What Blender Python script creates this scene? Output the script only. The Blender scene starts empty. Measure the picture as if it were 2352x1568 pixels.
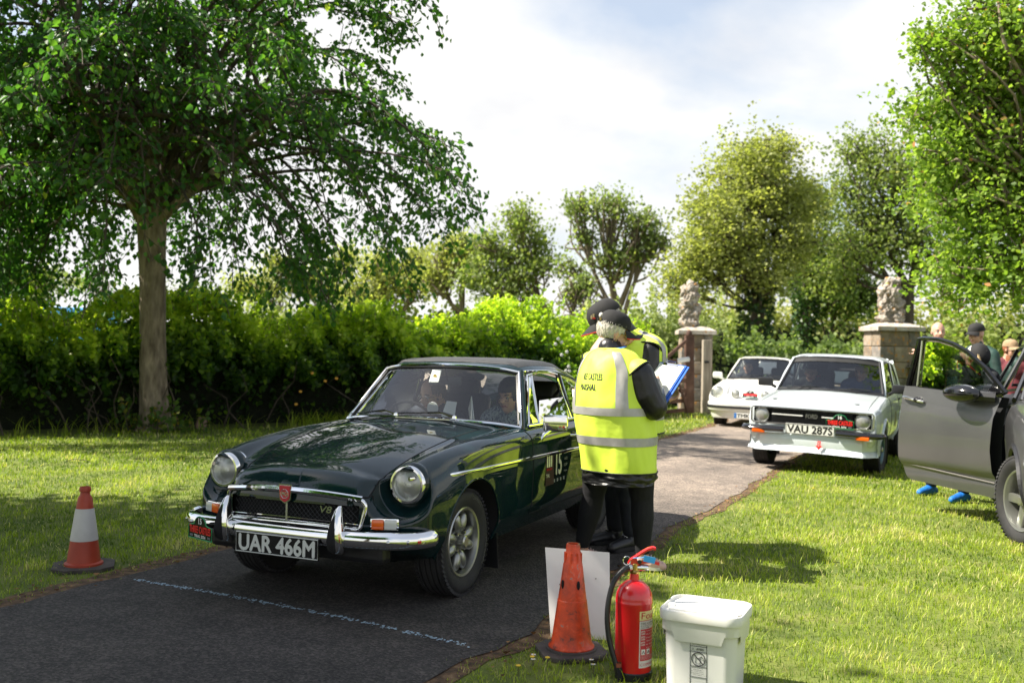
import bpy, bmesh, math, random
import numpy as np
from mathutils import Vector, Matrix, noise as mnoise
random.seed(7); RNG = np.random.default_rng(11)
PI = math.pi
SC = bpy.context.scene
COL = SC.collection

# ------------------------------------------------------------------ camera
CAM_H, PIT, ROL = 1.4018, .0051, .0195
cam = bpy.data.cameras.new('camera'); cam.lens = 35; cam.sensor_width = 36; cam.clip_start = .1; cam.clip_end = 3000
cam.dof.use_dof = True; cam.dof.focus_distance = 5.7; cam.dof.aperture_fstop = 2.8
cam_o = bpy.data.objects.new('camera', cam); COL.objects.link(cam_o)
_fw = Vector((0, math.cos(PIT), math.sin(PIT))); _r0 = Vector((1, 0, 0)); _u0 = Vector((0, -math.sin(PIT), math.cos(PIT)))
_r = _r0 * math.cos(ROL) + _u0 * math.sin(ROL); _u = -_r0 * math.sin(ROL) + _u0 * math.cos(ROL)
cam_o.matrix_world = Matrix((( _r.x, _u.x, -_fw.x, 0), (_r.y, _u.y, -_fw.y, 0), (_r.z, _u.z, -_fw.z, CAM_H), (0, 0, 0, 1)))
SC.camera = cam_o

# ------------------------------------------------------------------ light
SUN_EL, SUN_AZ = math.radians(51), math.radians(270)      # azimuth clockwise from +Y: the sun stands to the left, a little beyond the scene
sun_dir = Vector((math.sin(SUN_AZ) * math.cos(SUN_EL), math.cos(SUN_AZ) * math.cos(SUN_EL), math.sin(SUN_EL)))
sl = bpy.data.lights.new('sun', 'SUN'); sl.energy = 5.0; sl.angle = math.radians(.53); sl.color = (1, .93, .80)
so = bpy.data.objects.new('sun', sl); COL.objects.link(so); so.rotation_euler = sun_dir.to_track_quat('Z', 'Y').to_euler()
W = bpy.data.worlds.new('World'); SC.world = W; W.use_nodes = True
def build_world():
    nt = W.node_tree; nt.nodes.clear(); N = nt.nodes.new; L = nt.links.new
    out = N('ShaderNodeOutputWorld'); bg = N('ShaderNodeBackground'); bg.inputs[1].default_value = .078
    sky = N('ShaderNodeTexSky'); sky.sky_type = 'NISHITA'; sky.sun_disc = False
    sky.sun_elevation = SUN_EL; sky.sun_rotation = SUN_AZ; sky.air_density = 1.1; sky.dust_density = 1.2
    tc = N('ShaderNodeTexCoord'); sp = N('ShaderNodeSeparateXYZ'); L(tc.outputs['Generated'], sp.inputs[0])
    az = N('ShaderNodeMath'); az.operation = 'ADD'; az.inputs[1].default_value = .32; L(sp.outputs[2], az.inputs[0])
    mx = N('ShaderNodeMath'); mx.operation = 'MAXIMUM'; mx.inputs[1].default_value = .06; L(az.outputs[0], mx.inputs[0])
    cmb = N('ShaderNodeCombineXYZ')
    for k in (0, 1):
        d = N('ShaderNodeMath'); d.operation = 'DIVIDE'; L(sp.outputs[k], d.inputs[0]); L(mx.outputs[0], d.inputs[1]); L(d.outputs[0], cmb.inputs[k])
    n1 = N('ShaderNodeTexNoise'); n1.inputs['Scale'].default_value = 1.15; n1.inputs['Detail'].default_value = 9; n1.inputs['Roughness'].default_value = .5
    n1.inputs['Distortion'].default_value = .25
    mp = N('ShaderNodeMapping'); mp.inputs['Location'].default_value = (3.35, 1.9, 0); L(cmb.outputs[0], mp.inputs[0]); L(mp.outputs[0], n1.inputs[0])
    # more open towards the zenith
    a = N('ShaderNodeMath'); a.operation = 'MULTIPLY_ADD'; L(sp.outputs[2], a.inputs[0]); a.inputs[1].default_value = -.36; L(n1.outputs[0], a.inputs[2])
    cr = N('ShaderNodeValToRGB'); cr.color_ramp.elements[0].position = .32; cr.color_ramp.elements[1].position = .44
    L(a.outputs[0], cr.inputs[0])
    n2 = N('ShaderNodeTexNoise'); n2.inputs['Scale'].default_value = 2.4; n2.inputs['Detail'].default_value = 6; L(cmb.outputs[0], n2.inputs[0])
    cc = N('ShaderNodeValToRGB'); e = cc.color_ramp.elements; e[0].position = .25; e[0].color = (4.5, 4.55, 4.75, 1); e[1].position = .6; e[1].color = (6.0, 5.95, 5.8, 1)
    L(n2.outputs[0], cc.inputs[0])
    mix = N('ShaderNodeMix'); mix.data_type = 'RGBA'; mr = N('ShaderNodeMapRange'); mr.inputs[3].default_value = .38; mr.inputs[4].default_value = 1; L(cr.outputs[0], mr.inputs[0]); L(mr.outputs[0], mix.inputs[0]); L(sky.outputs[0], mix.inputs[6]); L(cc.outputs[0], mix.inputs[7])
    L(mix.outputs[2], bg.inputs[0]); L(bg.outputs[0], out.inputs[0])
build_world()
SC.view_settings.view_transform = 'Standard'; SC.view_settings.look = 'None'; SC.view_settings.gamma = 1
SC.view_settings.exposure = 1.3; SC.view_settings.use_curve_mapping = False
SC.render.engine = 'CYCLES'
cy = SC.cycles; cy.use_denoising = True; cy.max_bounces = 8; cy.diffuse_bounces = 3; cy.glossy_bounces = 4; cy.transparent_max_bounces = 12; cy.transmission_bounces = 6
cy.sample_clamp_indirect = 6; cy.caustics_reflective = False; cy.caustics_refractive = False
SC.render.film_transparent = False

# ------------------------------------------------------------------ pixel helpers (2352 x 1568 grid of the photo) used to work out real positions
FPX = 35 * 2352 / 36
def ray(px, py):
    u, v = px - 1176, py - 784
    uu = u * math.cos(ROL) + v * math.sin(ROL); vv = -u * math.sin(ROL) + v * math.cos(ROL)
    dz = -vv / FPX
    return Vector((uu / FPX, math.cos(PIT) - dz * math.sin(PIT), math.sin(PIT) + dz * math.cos(PIT)))
def at(px, py, Y):
    d = ray(px, py); t = Y / d.y
    return Vector((d.x * t, Y, CAM_H + d.z * t))
def G(x, y):                                               # ground height: falls gently towards the right
    s = x - 1.0
    s = 13 if s > 13 else s
    return -.015 * (math.log1p(math.exp(s * 1.5)) / 1.5 if s < 20 else s)
def Gn(x, y):
    s = np.minimum(np.asarray(x, float) - 1.0, 13)
    return -.015 * np.log1p(np.exp(s * 1.5)) / 1.5
def gp(px, py):
    d = ray(px, py); z = 0
    for _ in range(6):
        t = (z - CAM_H) / d.z; z = G(d.x * t, d.y * t)
    return Vector((d.x * t, d.y * t, z))

# ------------------------------------------------------------------ materials
def mat(name, base=(.5, .5, .5), rough=.5, metal=0, coat=0, coat_r=.03, spec=None, emit=None, trans=0, ior=None, sheen=0, alpha=1):
    m = bpy.data.materials.new(name); m.use_nodes = True
    b = m.node_tree.nodes['Principled BSDF']
    b.inputs['Base Color'].default_value = (*base, 1); b.inputs['Roughness'].default_value = rough; b.inputs['Metallic'].default_value = metal
    b.inputs['Coat Weight'].default_value = coat; b.inputs['Coat Roughness'].default_value = coat_r
    if spec is not None: b.inputs['Specular IOR Level'].default_value = spec
    if ior: b.inputs['IOR'].default_value = ior
    if trans: b.inputs['Transmission Weight'].default_value = trans
    if sheen: b.inputs['Sheen Weight'].default_value = sheen
    return m
def nodes(m): return m.node_tree, m.node_tree.nodes['Principled BSDF']
def noisy(name, stops, scale=5, detail=6, rough=.7, bump=0, bump_scale=None, metal=0, coat=0, coord='Object', dist=0, rough_n=.5, stretch=None, spec=None, bdist=.01):
    """material whose colour follows a noise through a ramp, with an optional bump"""
    m = mat(name, rough=rough, metal=metal, coat=coat, spec=spec); nt, b = nodes(m); N = nt.nodes.new; L = nt.links.new
    tc = N('ShaderNodeTexCoord'); mp = N('ShaderNodeMapping'); L(tc.outputs[coord], mp.inputs[0])
    if stretch: mp.inputs['Scale'].default_value = stretch
    n = N('ShaderNodeTexNoise'); n.inputs['Scale'].default_value = scale; n.inputs['Detail'].default_value = detail; n.inputs['Distortion'].default_value = dist
    n.inputs['Roughness'].default_value = rough_n
    L(mp.outputs[0], n.inputs[0])
    r = N('ShaderNodeValToRGB'); L(n.outputs[0], r.inputs[0]); fill_ramp(r, stops); L(r.outputs[0], b.inputs['Base Color'])
    if bump:
        n2 = N('ShaderNodeTexNoise'); n2.inputs['Scale'].default_value = bump_scale or scale * 4; n2.inputs['Detail'].default_value = 5; L(mp.outputs[0], n2.inputs[0])
        bp = N('ShaderNodeBump'); bp.inputs['Strength'].default_value = bump; bp.inputs['Distance'].default_value = bdist; L(n2.outputs[0], bp.inputs['Height']); L(bp.outputs[0], b.inputs['Normal'])
    return m
def fill_ramp(r, stops):
    e = r.color_ramp.elements
    while len(e) < len(stops): e.new(.5)
    for k, (p, c) in enumerate(stops): e[k].position = p; e[k].color = (*c, 1)
def leaf_mat(name, stops, translucent=.35, rough=.55, tint=(1, 1, 1)):
    """leaves: colour from the 'rnd' attribute each leaf carries, part translucent"""
    m = mat(name, rough=rough, spec=.35); nt, b = nodes(m); N = nt.nodes.new; L = nt.links.new
    at_ = N('ShaderNodeAttribute'); at_.attribute_name = 'rnd'
    r = N('ShaderNodeValToRGB'); fill_ramp(r, stops); L(at_.outputs['Fac'], r.inputs[0]); L(r.outputs[0], b.inputs['Base Color'])
    t = N('ShaderNodeBsdfTranslucent'); mul = N('ShaderNodeMix'); mul.data_type = 'RGBA'; mul.blend_type = 'MULTIPLY'; mul.inputs[0].default_value = 1
    mul.inputs[7].default_value = (1.5 * tint[0], 1.6 * tint[1], .7 * tint[2], 1); L(r.outputs[0], mul.inputs[6]); L(mul.outputs[2], t.inputs[0])
    mx = N('ShaderNodeMixShader'); mx.inputs[0].default_value = translucent; L(b.outputs[0], mx.inputs[1]); L(t.outputs[0], mx.inputs[2])
    L(mx.outputs[0], nt.nodes['Material Output'].inputs[0])
    return m
def glass_mat(name, tint=(.9, .95, .93), refl=1.0, rough=.0, dark=0.0):
    """thin pane: fresnel reflection over tinted see-through"""
    m = bpy.data.materials.new(name); m.use_nodes = True; nt = m.node_tree; nt.nodes.clear(); N = nt.nodes.new; L = nt.links.new
    out = N('ShaderNodeOutputMaterial'); tr = N('ShaderNodeBsdfTransparent'); tr.inputs[0].default_value = (*tint, 1)
    gl = N('ShaderNodeBsdfGlossy'); gl.inputs['Roughness'].default_value = rough; gl.inputs[0].default_value = (1, 1, 1, 1)
    fr = N('ShaderNodeFresnel'); fr.inputs[0].default_value = 1.5; mul = N('ShaderNodeMath'); mul.operation = 'MULTIPLY_ADD'; mul.inputs[1].default_value = refl * 1.5; mul.inputs[2].default_value = .02; mul.use_clamp = True
    L(fr.outputs[0], mul.inputs[0]); mx = N('ShaderNodeMixShader'); L(mul.outputs[0], mx.inputs[0]); L(tr.outputs[0], mx.inputs[1]); L(gl.outputs[0], mx.inputs[2]); L(mx.outputs[0], out.inputs[0])
    return m
M = {}
M['chrome'] = mat('chrome', (.86, .86, .85), .06, 1)
M['chrome_soft'] = mat('brushed_chrome', (.62, .62, .61), .25, 1)
M['rubber'] = noisy('tyre_rubber', [(.3, (.012, .012, .014)), (.7, (.024, .023, .023))], 14, rough=.75, bump=.15, bump_scale=120)
M['black_plastic'] = mat('black_plastic', (.012, .012, .014), .38)
M['black_matt'] = mat('matt_black', (.006, .006, .008), .9)
M['black_gloss'] = mat('gloss_black', (.006, .006, .007), .12, coat=.6)
M['alloy'] = mat('grey_alloy', (.34, .345, .32), .36, .8)
M['alloy_lip'] = mat('polished_lip', (.42, .42, .40), .3, .9)
M['dark_metal'] = mat('dark_metal', (.03, .03, .032), .5, .6)
M['rim_blue'] = mat('blue_grey_rim', (.11, .19, .21), .35, .3, coat=.3)
def flake_paint(name, c1, c2, metal=.35, rough=.38, dirt=None):
    m = noisy(name, [(.35, c1), (.65, c2)], 3.0, 4, rough=rough, metal=metal, coat=1, spec=.5)
    return m
M['green_paint'] = noisy('dark_green_paint', [(.35, (.0015, .013, .014)), (.65, (.002, .018, .020))], 3, 4, rough=.6, coat=1, spec=.04)
M['white_paint'] = noisy('cool_white_paint', [(.3, (.60, .67, .70)), (.7, (.66, .72, .75))], 2.5, 5, rough=.3, coat=.8)
M['cream_paint'] = noisy('warm_white_paint', [(.3, (.74, .74, .70)), (.7, (.79, .78, .74))], 2.5, 5, rough=.3, coat=.8)
M['grey_paint'] = noisy('grey_metallic_paint', [(.3, (.12, .12, .127)), (.7, (.15, .15, .155))], 2, 5, rough=.3, metal=.65, coat=.7)
M['blue_paint'] = mat('blue_paint', (.02, .16, .5), .3, coat=.6)
M['amber'] = mat('amber_lens', (.85, .13, .008), .12, coat=.8)
M['clear_lens'] = mat('clear_lens', (.62, .64, .62), .14, coat=.9)
M['lamp_glass'] = None
M['glass'] = glass_mat('window_glass', (.93, .97, .95), .7)
M['glass_dark'] = glass_mat('dark_window_glass', (.34, .38, .38))
M['plate_black'] = mat('plate_black', (.006, .006, .008), .25, coat=.5)
M['plate_white'] = mat('plate_white', (.72, .72, .68), .35)
M['silver_print'] = mat('silver_print', (.62, .64, .62), .35)
M['white_print'] = mat('white_print', (.75, .75, .73), .5)
M['black_print'] = mat('black_print', (.012, .012, .012), .6)
M['red_print'] = mat('red_print', (.72, .015, .012), .45)
M['red_enamel'] = mat('red_enamel', (.55, .025, .05), .3, coat=.6)
M['interior'] = mat('dark_interior', (.012, .013, .015), .8)
M['leather'] = mat('black_leather', (.022, .024, .026), .42)
M['headlining'] = mat('grey_headlining', (.30, .31, .30), .8)

# ------------------------------------------------------------------ mesh helpers
def tag(o, label=None, cat=None, group=None, kind=None):
    if label: o['label'] = label
    if cat: o['category'] = cat
    if group: o['group'] = group
    if kind: o['kind'] = kind
    return o
def thing(name, label, cat, loc=(0, 0, 0), rz=0, group=None):
    o = bpy.data.objects.new(name, None); COL.objects.link(o); o.empty_display_size = .1
    o.location = loc; o.rotation_euler = (0, 0, rz)
    return tag(o, label, cat, group)
def mesh_obj(name, verts, faces, m=None, parent=None, smooth=False, label=None, attrs=None, mats=None, midx=None, auto=None):
    me = bpy.data.meshes.new(name)
    if isinstance(verts, np.ndarray) and isinstance(faces, np.ndarray):
        nv, nf, k = len(verts), len(faces), faces.shape[1]
        me.vertices.add(nv); me.vertices.foreach_set('co', verts.astype(np.float32).ravel())
        me.loops.add(nf * k); me.loops.foreach_set('vertex_index', faces.astype(np.int32).ravel())
        me.polygons.add(nf); me.polygons.foreach_set('loop_start', np.arange(0, nf * k, k, dtype=np.int32))
        me.update(calc_edges=True)
    else:
        me.from_pydata([tuple(v) for v in verts], [], [tuple(int(i) for i in f) for f in faces]); me.update()
    if smooth:
        me.polygons.foreach_set('use_smooth', np.ones(len(me.polygons), bool))
        if auto is not None: me.set_sharp_from_angle(angle=math.radians(auto))
    for mm in (mats or ([m] if m else [])): me.materials.append(mm)
    if midx is not None: me.polygons.foreach_set('material_index', np.asarray(midx, np.int32))
    for an, av in (attrs or {}).items():
        a = me.attributes.new(an, 'FLOAT', 'POINT'); a.data.foreach_set('value', np.asarray(av, np.float32))
    o = bpy.data.objects.new(name, me); COL.objects.link(o)
    if parent: o.parent = parent
    if label: o['label'] = label
    return o
class MB:
    """collects shapes into one mesh"""
    def __init__(s): s.v = []; s.f = []
    def add(s, v, f):
        n = len(s.v); s.v += [Vector(p) for p in v]; s.f += [[i + n for i in q] for q in f]; return s
    def box(s, c, d, rot=None, taper=None, bev=0):
        x, y, z = d[0] / 2, d[1] / 2, d[2] / 2
        if bev:
            bm = bmesh.new(); bmesh.ops.create_cube(bm, size=1)
            for v in bm.verts:
                t = taper if (taper and v.co.z > 0) else 1
                v.co = Vector((v.co.x * d[0] * t, v.co.y * d[1] * t, v.co.z * d[2]))
            bmesh.ops.bevel(bm, geom=bm.edges[:], offset=bev, segments=2, affect='EDGES', profile=.6)
            bm.verts.index_update()
            R = rot or Matrix.Identity(3)
            vs = [R @ v.co + Vector(c) for v in bm.verts]; fs = [[v.index for v in f.verts] for f in bm.faces]; bm.free()
            return s.add(vs, fs)
        t = taper or 1
        P = [Vector(p) for p in ((-x, -y, -z), (x, -y, -z), (x, y, -z), (-x, y, -z), (-x * t, -y * t, z), (x * t, -y * t, z), (x * t, y * t, z), (-x * t, y * t, z))]
        R = rot or Matrix.Identity(3)
        return s.add([R @ p + Vector(c) for p in P], [(0, 3, 2, 1), (4, 5, 6, 7), (0, 1, 5, 4), (1, 2, 6, 5), (2, 3, 7, 6), (3, 0, 4, 7)])
    def tube(s, pts, r, n=8, caps=True, flat=1.0, up=None, closed=False):
        pts = [Vector(p) for p in pts]; k = len(pts)
        if isinstance(r, (int, float)): r = [r] * k
        rings = []; prev = None
        for i, p in enumerate(pts):
            if closed: t = pts[(i + 1) % k] - pts[i - 1]
            else: t = (pts[min(i + 1, k - 1)] - pts[max(i - 1, 0)])
            t = t.normalized() if t.length > 1e-9 else Vector((0, 0, 1))
            if prev is None: a = Vector(up) if up else (Vector((0, 0, 1)) if abs(t.z) < .9 else Vector((1, 0, 0)))
            else: a = prev
            a = (a - t * a.dot(t)); a = a.normalized() if a.length > 1e-6 else t.orthogonal().normalized()
            prev = a; b = t.cross(a)
            rings.append([p + (a * math.cos(2 * PI * j / n) * flat + b * math.sin(2 * PI * j / n)) * r[i] for j in range(n)])
        v = [q for R_ in rings for q in R_]; f = []
        for i in range(k if closed else k - 1):
            i2 = (i + 1) % k
            for j in range(n): f.append((i * n + j, i * n + (j + 1) % n, i2 * n + (j + 1) % n, i2 * n + j))
        if caps and not closed: f.append(tuple(reversed(range(n)))); f.append(tuple((k - 1) * n + j for j in range(n)))
        return s.add(v, f)
    def lathe(s, prof, n=24, axis='z', c=(0, 0, 0), cap0=False, cap1=False):
        v = []; f = []; k = len(prof); c = Vector(c)
        for (r, h) in prof:
            for j in range(n):
                a = 2 * PI * j / n; x, y = r * math.cos(a), r * math.sin(a)
                v.append(c + (Vector((x, y, h)) if axis == 'z' else Vector((x, h, y)) if axis == 'y' else Vector((h, x, y))))
        for i in range(k - 1):
            for j in range(n): f.append((i * n + j, i * n + (j + 1) % n, (i + 1) * n + (j + 1) % n, (i + 1) * n + j))
        if cap0: f.append(tuple(reversed(range(n))))
        if cap1: f.append(tuple((k - 1) * n + j for j in range(n)))
        return s.add(v, f)
    def ball(s, c, r, nu=12, nv=8, rot=None):
        if isinstance(r, (int, float)): r = (r, r, r)
        v = []; f = []; R = rot or Matrix.Identity(3); c = Vector(c)
        for i in range(nv + 1):
            ph = PI * i / nv - PI / 2
            for j in range(nu):
                th = 2 * PI * j / nu
                v.append(c + R @ Vector((r[0] * math.cos(ph) * math.cos(th), r[1] * math.cos(ph) * math.sin(th), r[2] * math.sin(ph))))
        for i in range(nv):
            for j in range(nu): f.append((i * nu + j, i * nu + (j + 1) % nu, (i + 1) * nu + (j + 1) % nu, (i + 1) * nu + j))
        return s.add(v, f)
    def prism(s, poly, o, ux, uy, depth):
        """polygon (2-D) extruded: o + ux*a + uy*b, thickness along normal"""
        ux, uy, o = Vector(ux), Vector(uy), Vector(o); n = ux.cross(uy).normalized() * depth; k = len(poly)
        v = [o + ux * a + uy * b for a, b in poly] + [o + ux * a + uy * b + n for a, b in poly]
        f = [tuple(reversed(range(k))), tuple(range(k, 2 * k))] + [(i, (i + 1) % k, k + (i + 1) % k, k + i) for i in range(k)]
        return s.add(v, f)
    def grid(s, P, closed_u=False, closed_v=False):
        """P[i][j] points"""
        a, b = len(P), len(P[0]); v = [q for row in P for q in row]; f = []
        for i in range(a if closed_u else a - 1):
            for j in range(b if closed_v else b - 1):
                i2, j2 = (i + 1) % a, (j + 1) % b
                f.append((i * b + j, i * b + j2, i2 * b + j2, i2 * b + j))
        return s.add(v, f)
    def build(s, name, m=None, parent=None, smooth=False, label=None, auto=40, flip=False, fixn=True, mats=None):
        me = bpy.data.meshes.new(name); me.from_pydata([tuple(v) for v in s.v], [], s.f)
        if fixn:
            bm = bmesh.new(); bm.from_mesh(me); bmesh.ops.remove_doubles(bm, verts=bm.verts, dist=1e-6); bmesh.ops.recalc_face_normals(bm, faces=bm.faces); bm.to_mesh(me); bm.free()
        me.update()
        if smooth:
            me.polygons.foreach_set('use_smooth', np.ones(len(me.polygons), bool))
            if auto: me.set_sharp_from_angle(angle=math.radians(auto))
        if m: me.materials.append(m)
        o = bpy.data.objects.new(name, me); COL.objects.link(o)
        if parent: o.parent = parent
        if label: o['label'] = label
        return o
def copy_tree(o, parent=None):
    c = o.copy(); COL.objects.link(c); c.parent = parent
    for ch in list(o.children): copy_tree(ch, c)
    return c
def cr(P, n, closed=False):
    """Catmull-Rom through points, n samples per span"""
    P = [Vector(p) for p in P]; k = len(P); out = []
    for i in range(k if closed else k - 1):
        g = (lambda q: P[q % k]) if closed else (lambda q: P[min(max(q, 0), k - 1)])
        p0, p1, p2, p3 = g(i - 1), g(i), g(i + 1), g(i + 2)
        if not closed:
            if i == 0: p0 = p1 * 2 - p2
            if i == k - 2: p3 = p2 * 2 - p1
        for j in range(n):
            t = j / n
            out.append(.5 * ((2 * p1) + (p2 - p0) * t + (2 * p0 - 5 * p1 + 4 * p2 - p3) * t * t + (3 * p1 - p0 - 3 * p2 + p3) * t ** 3))
    if not closed: out.append(P[-1])
    return out
def pchip(xs, ys, x):
    """monotone cubic interpolation, arrays"""
    xs = np.asarray(xs, float); ys = np.asarray(ys, float); x = np.asarray(x, float)
    h = np.diff(xs); d = (np.diff(ys, axis=0).T / h).T; m = np.zeros_like(ys)
    a, b = d[:-1], d[1:]; ok = a * b > 0
    m[1:-1] = np.where(ok, 2 * a * b / np.where(ok, a + b, 1), 0); m[0] = d[0]; m[-1] = d[-1]
    i = np.clip(np.searchsorted(xs, x) - 1, 0, len(xs) - 2); hh = h[i]; t = (x - xs[i]) / hh
    sh = (len(x),) + (1,) * (ys.ndim - 1); t = t.reshape(sh); hh = hh.reshape(sh)
    return ys[i] * (2 * t ** 3 - 3 * t ** 2 + 1) + ys[i + 1] * (-2 * t ** 3 + 3 * t ** 2) + m[i] * hh * (t ** 3 - 2 * t ** 2 + t) + m[i + 1] * hh * (t ** 3 - t ** 2)
def text_geo(s, size=1.0, sx=1.0, bold=0.0, align='CENTER', depth=0.0, spacing=1.0, shear=0.0):
    """text as 2-D triangles (verts, faces); size = cap height about .7*size"""
    c = bpy.data.curves.new('t', 'FONT'); c.body = s; c.size = size; c.align_x = align; c.align_y = 'CENTER'; c.resolution_u = 3; c.space_character = spacing; c.shear = shear
    o = bpy.data.objects.new('t', c); COL.objects.link(o)
    me = bpy.data.meshes.new_from_object(o)
    v = [(p.co.x * sx, p.co.y) for p in me.vertices]; f = [list(p.vertices) for p in me.polygons]
    bpy.data.objects.remove(o); bpy.data.curves.remove(c); bpy.data.meshes.remove(me)
    return v, f
def embolden(P, f, ux, uy, n, d):
    """thicker strokes: shifted copies, each a hair above the last"""
    if d <= 0: return P, f
    k = len(P); Q, F = [], []
    for i, (a, b) in enumerate(((0, 0), (-1, 0), (1, 0), (0, 1), (0, -1))): Q += [Vector(p) + ux * a * d + uy * b * d + n * .00012 * i for p in P]; F += [[x + i * k for x in g] for g in f]
    return Q, F
def text_obj(name, s, size, o, ux, uy, m, parent, sx=1.0, bold=0.0, off=.0015, align='CENTER', shear=0.0, label=None, fit=None):
    """flat lettering on the plane o + ux*a + uy*b, lifted by off along the normal; fit=(w,h) scales to that size"""
    v, f = text_geo(s, size, sx, bold, align, shear=shear); ux, uy = Vector(ux).normalized(), Vector(uy).normalized(); n = ux.cross(uy)
    if fit:
        a = np.array(v); lo, hi = a.min(0), a.max(0); cx = (lo + hi) / 2; k = np.array(fit) / (hi - lo); v = [tuple(q) for q in (a - cx) * k]
    P = [Vector(o) + ux * a + uy * b + n * off for a, b in v]
    P, f = embolden(P, f, ux, uy, n, bold * (fit[1] if fit else size))
    return mesh_obj(name, P, f, m, parent, label=label)
def rotm(ax, deg): return Matrix.Rotation(math.radians(deg), 3, ax)
def smooth01(t): t = np.clip(t, 0, 1); return t * t * (3 - 2 * t)
def fbm(p, o=4): return mnoise.fractal(Vector(p), 1.0, 2.0, o)
# ================================================================== car body tools
def refine_v(K, n, crease=()):
    """K: (nx, nk, 3) -> (nx, (nk-1)*n+1, 3), Hermite across the section; crease keys keep an edge"""
    nk = K.shape[1]; d = np.diff(K, axis=1); out = []
    ln = np.linalg.norm(d, axis=2, keepdims=True) + 1e-9
    for i in range(nk - 1):
        h = ln[:, i]
        def tan(k, side):
            if k == 0 or k == nk - 1 or k in crease: return d[:, i] / h
            a, b = ln[:, k - 1], ln[:, k]
            return (d[:, k - 1] / a * b + d[:, k] / b * a) / (a + b)
        m0, m1 = tan(i, 1) * h, tan(i + 1, 0) * h
        if i == 0 and 0 not in crease: m0 = m0 * np.array([1, 1, 0.2])
        for j in range(n):
            t = j / n
            out.append(K[:, i] * (2 * t ** 3 - 3 * t ** 2 + 1) + K[:, i + 1] * (-2 * t ** 3 + 3 * t ** 2) + m0 * (t ** 3 - 2 * t ** 2 + t) + m1 * (t ** 3 - t ** 2))
    out.append(K[:, -1]); return np.stack(out, 1)
class Body:
    """left half of a car shell: columns run from the centre line of the top, over the wing, down the side and under the floor"""
    def __init__(s, table, xs, n, crease=(), cap=None, arches=(), archR=.34, archcol=5, deform=None):
        X = np.array([t[0] for t in table]); YZ = np.array([t[1] for t in table], float)
        o = np.argsort(X); q = pchip(X[o], YZ[o], np.array(xs)); K = np.concatenate([np.broadcast_to(np.array(xs)[:, None, None], q.shape[:2] + (1,)), q], 2)
        s.n = n; s.P = refine_v(K, n, crease); s.nx0 = len(xs); s.xs = xs
        if cap:
            E = s.P[-1]; rings = []
            for sc in cap['s']:
                cy_ = np.clip(E[:, 1], -cap['seg'], cap['seg']); c = np.stack([cy_, np.full(len(E), cap['zc'])], 1)
                yz = c + (E[:, 1:] - c) * sc
                x = E[:, 0] + cap['B'] * (1 - sc ** cap['p']) ** (1 / cap['p']) * (1 - cap.get('curve', 0) * np.clip(np.abs(yz[:, 0]) / cap['w'], 0, 1) ** 2)
                rings.append(np.concatenate([x[:, None], yz], 1))
            s.P = np.concatenate([s.P, np.stack(rings)], 0)
        if deform: s.P = deform(s.P)
        s.gone = np.zeros((s.P.shape[0] - 1, s.P.shape[1] - 1), bool)
        C = (s.P[:-1, :-1] + s.P[1:, :-1] + s.P[:-1, 1:] + s.P[1:, 1:]) / 4
        s.C = C; cols = np.arange(C.shape[1])[None, :]
        for ax, az in arches:
            r = np.hypot(C[..., 0] - ax, C[..., 2] - az)
            dl = (r < archR) & (cols >= archcol * n) & (np.abs(C[..., 1]) > .40); s.gone |= dl
        # pull the ragged edge onto the arch circle
        for ax, az in arches:
            keep = np.zeros(s.P.shape[:2], bool); k = ~s.gone
            for a in (0, 1):
                for b in (0, 1): keep[a:a + k.shape[0], b:b + k.shape[1]] |= k
            edge = np.zeros_like(keep)
            for a in (0, 1):
                for b in (0, 1): edge[a:a + k.shape[0], b:b + k.shape[1]] |= s.gone
            r = np.hypot(s.P[..., 0] - ax, s.P[..., 2] - az); e = keep & edge & (r < archR * 1.25) & (np.arange(s.P.shape[1])[None, :] <= 9 * n)
            f = archR / np.maximum(r, 1e-6)
            s.P[..., 0] = np.where(e, ax + (s.P[..., 0] - ax) * f, s.P[..., 0]); s.P[..., 2] = np.where(e, az + (s.P[..., 2] - az) * f, s.P[..., 2])
        s.C = (s.P[:-1, :-1] + s.P[1:, :-1] + s.P[:-1, 1:] + s.P[1:, 1:]) / 4
        s.used = s.gone.copy()
    def take(s, mask): m = mask & ~s.used; s.used |= m; return m
    def emit(s, name, mask, m, parent, sides=(1, -1), label=None, off=0.0, auto=50):
        idx = np.argwhere(mask); mb_v = []; fs = []; seen = {}
        for sd in sides:
            for i, j in idx:
                q = []
                for a, b in ((i, j), (i, j + 1), (i + 1, j + 1), (i + 1, j)):
                    p = s.P[a, b]; key = (a, b, sd if abs(p[1]) > 1e-4 else 0)
                    if key not in seen: seen[key] = len(mb_v); mb_v.append((p[0], p[1] * sd, p[2]))
                    q.append(seen[key])
                if len(set(q)) < 3: continue
                fs.append(q if sd == 1 else q[::-1])
        me = bpy.data.meshes.new(name); me.from_pydata(mb_v, [], fs)
        bm = bmesh.new(); bm.from_mesh(me); bmesh.ops.remove_doubles(bm, verts=bm.verts, dist=1e-5); bmesh.ops.recalc_face_normals(bm, faces=bm.faces)
        bm.to_mesh(me); bm.free(); me.update()
        me.polygons.foreach_set('use_smooth', np.ones(len(me.polygons), bool)); me.set_sharp_from_angle(angle=math.radians(auto))
        me.materials.append(m); o = bpy.data.objects.new(name, me); COL.objects.link(o); o.parent = parent
        if label: o['label'] = label
        return o
    def near(s, x, z, col0=4, side=1):
        """y of the side surface nearest to (x, z)"""
        S = s.P[:, col0 * s.n:9 * s.n + 1]; d = np.hypot(S[..., 0] - x, S[..., 2] - z); i = np.unravel_index(np.argmin(d), d.shape)
        return S[i][1] * side
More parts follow.
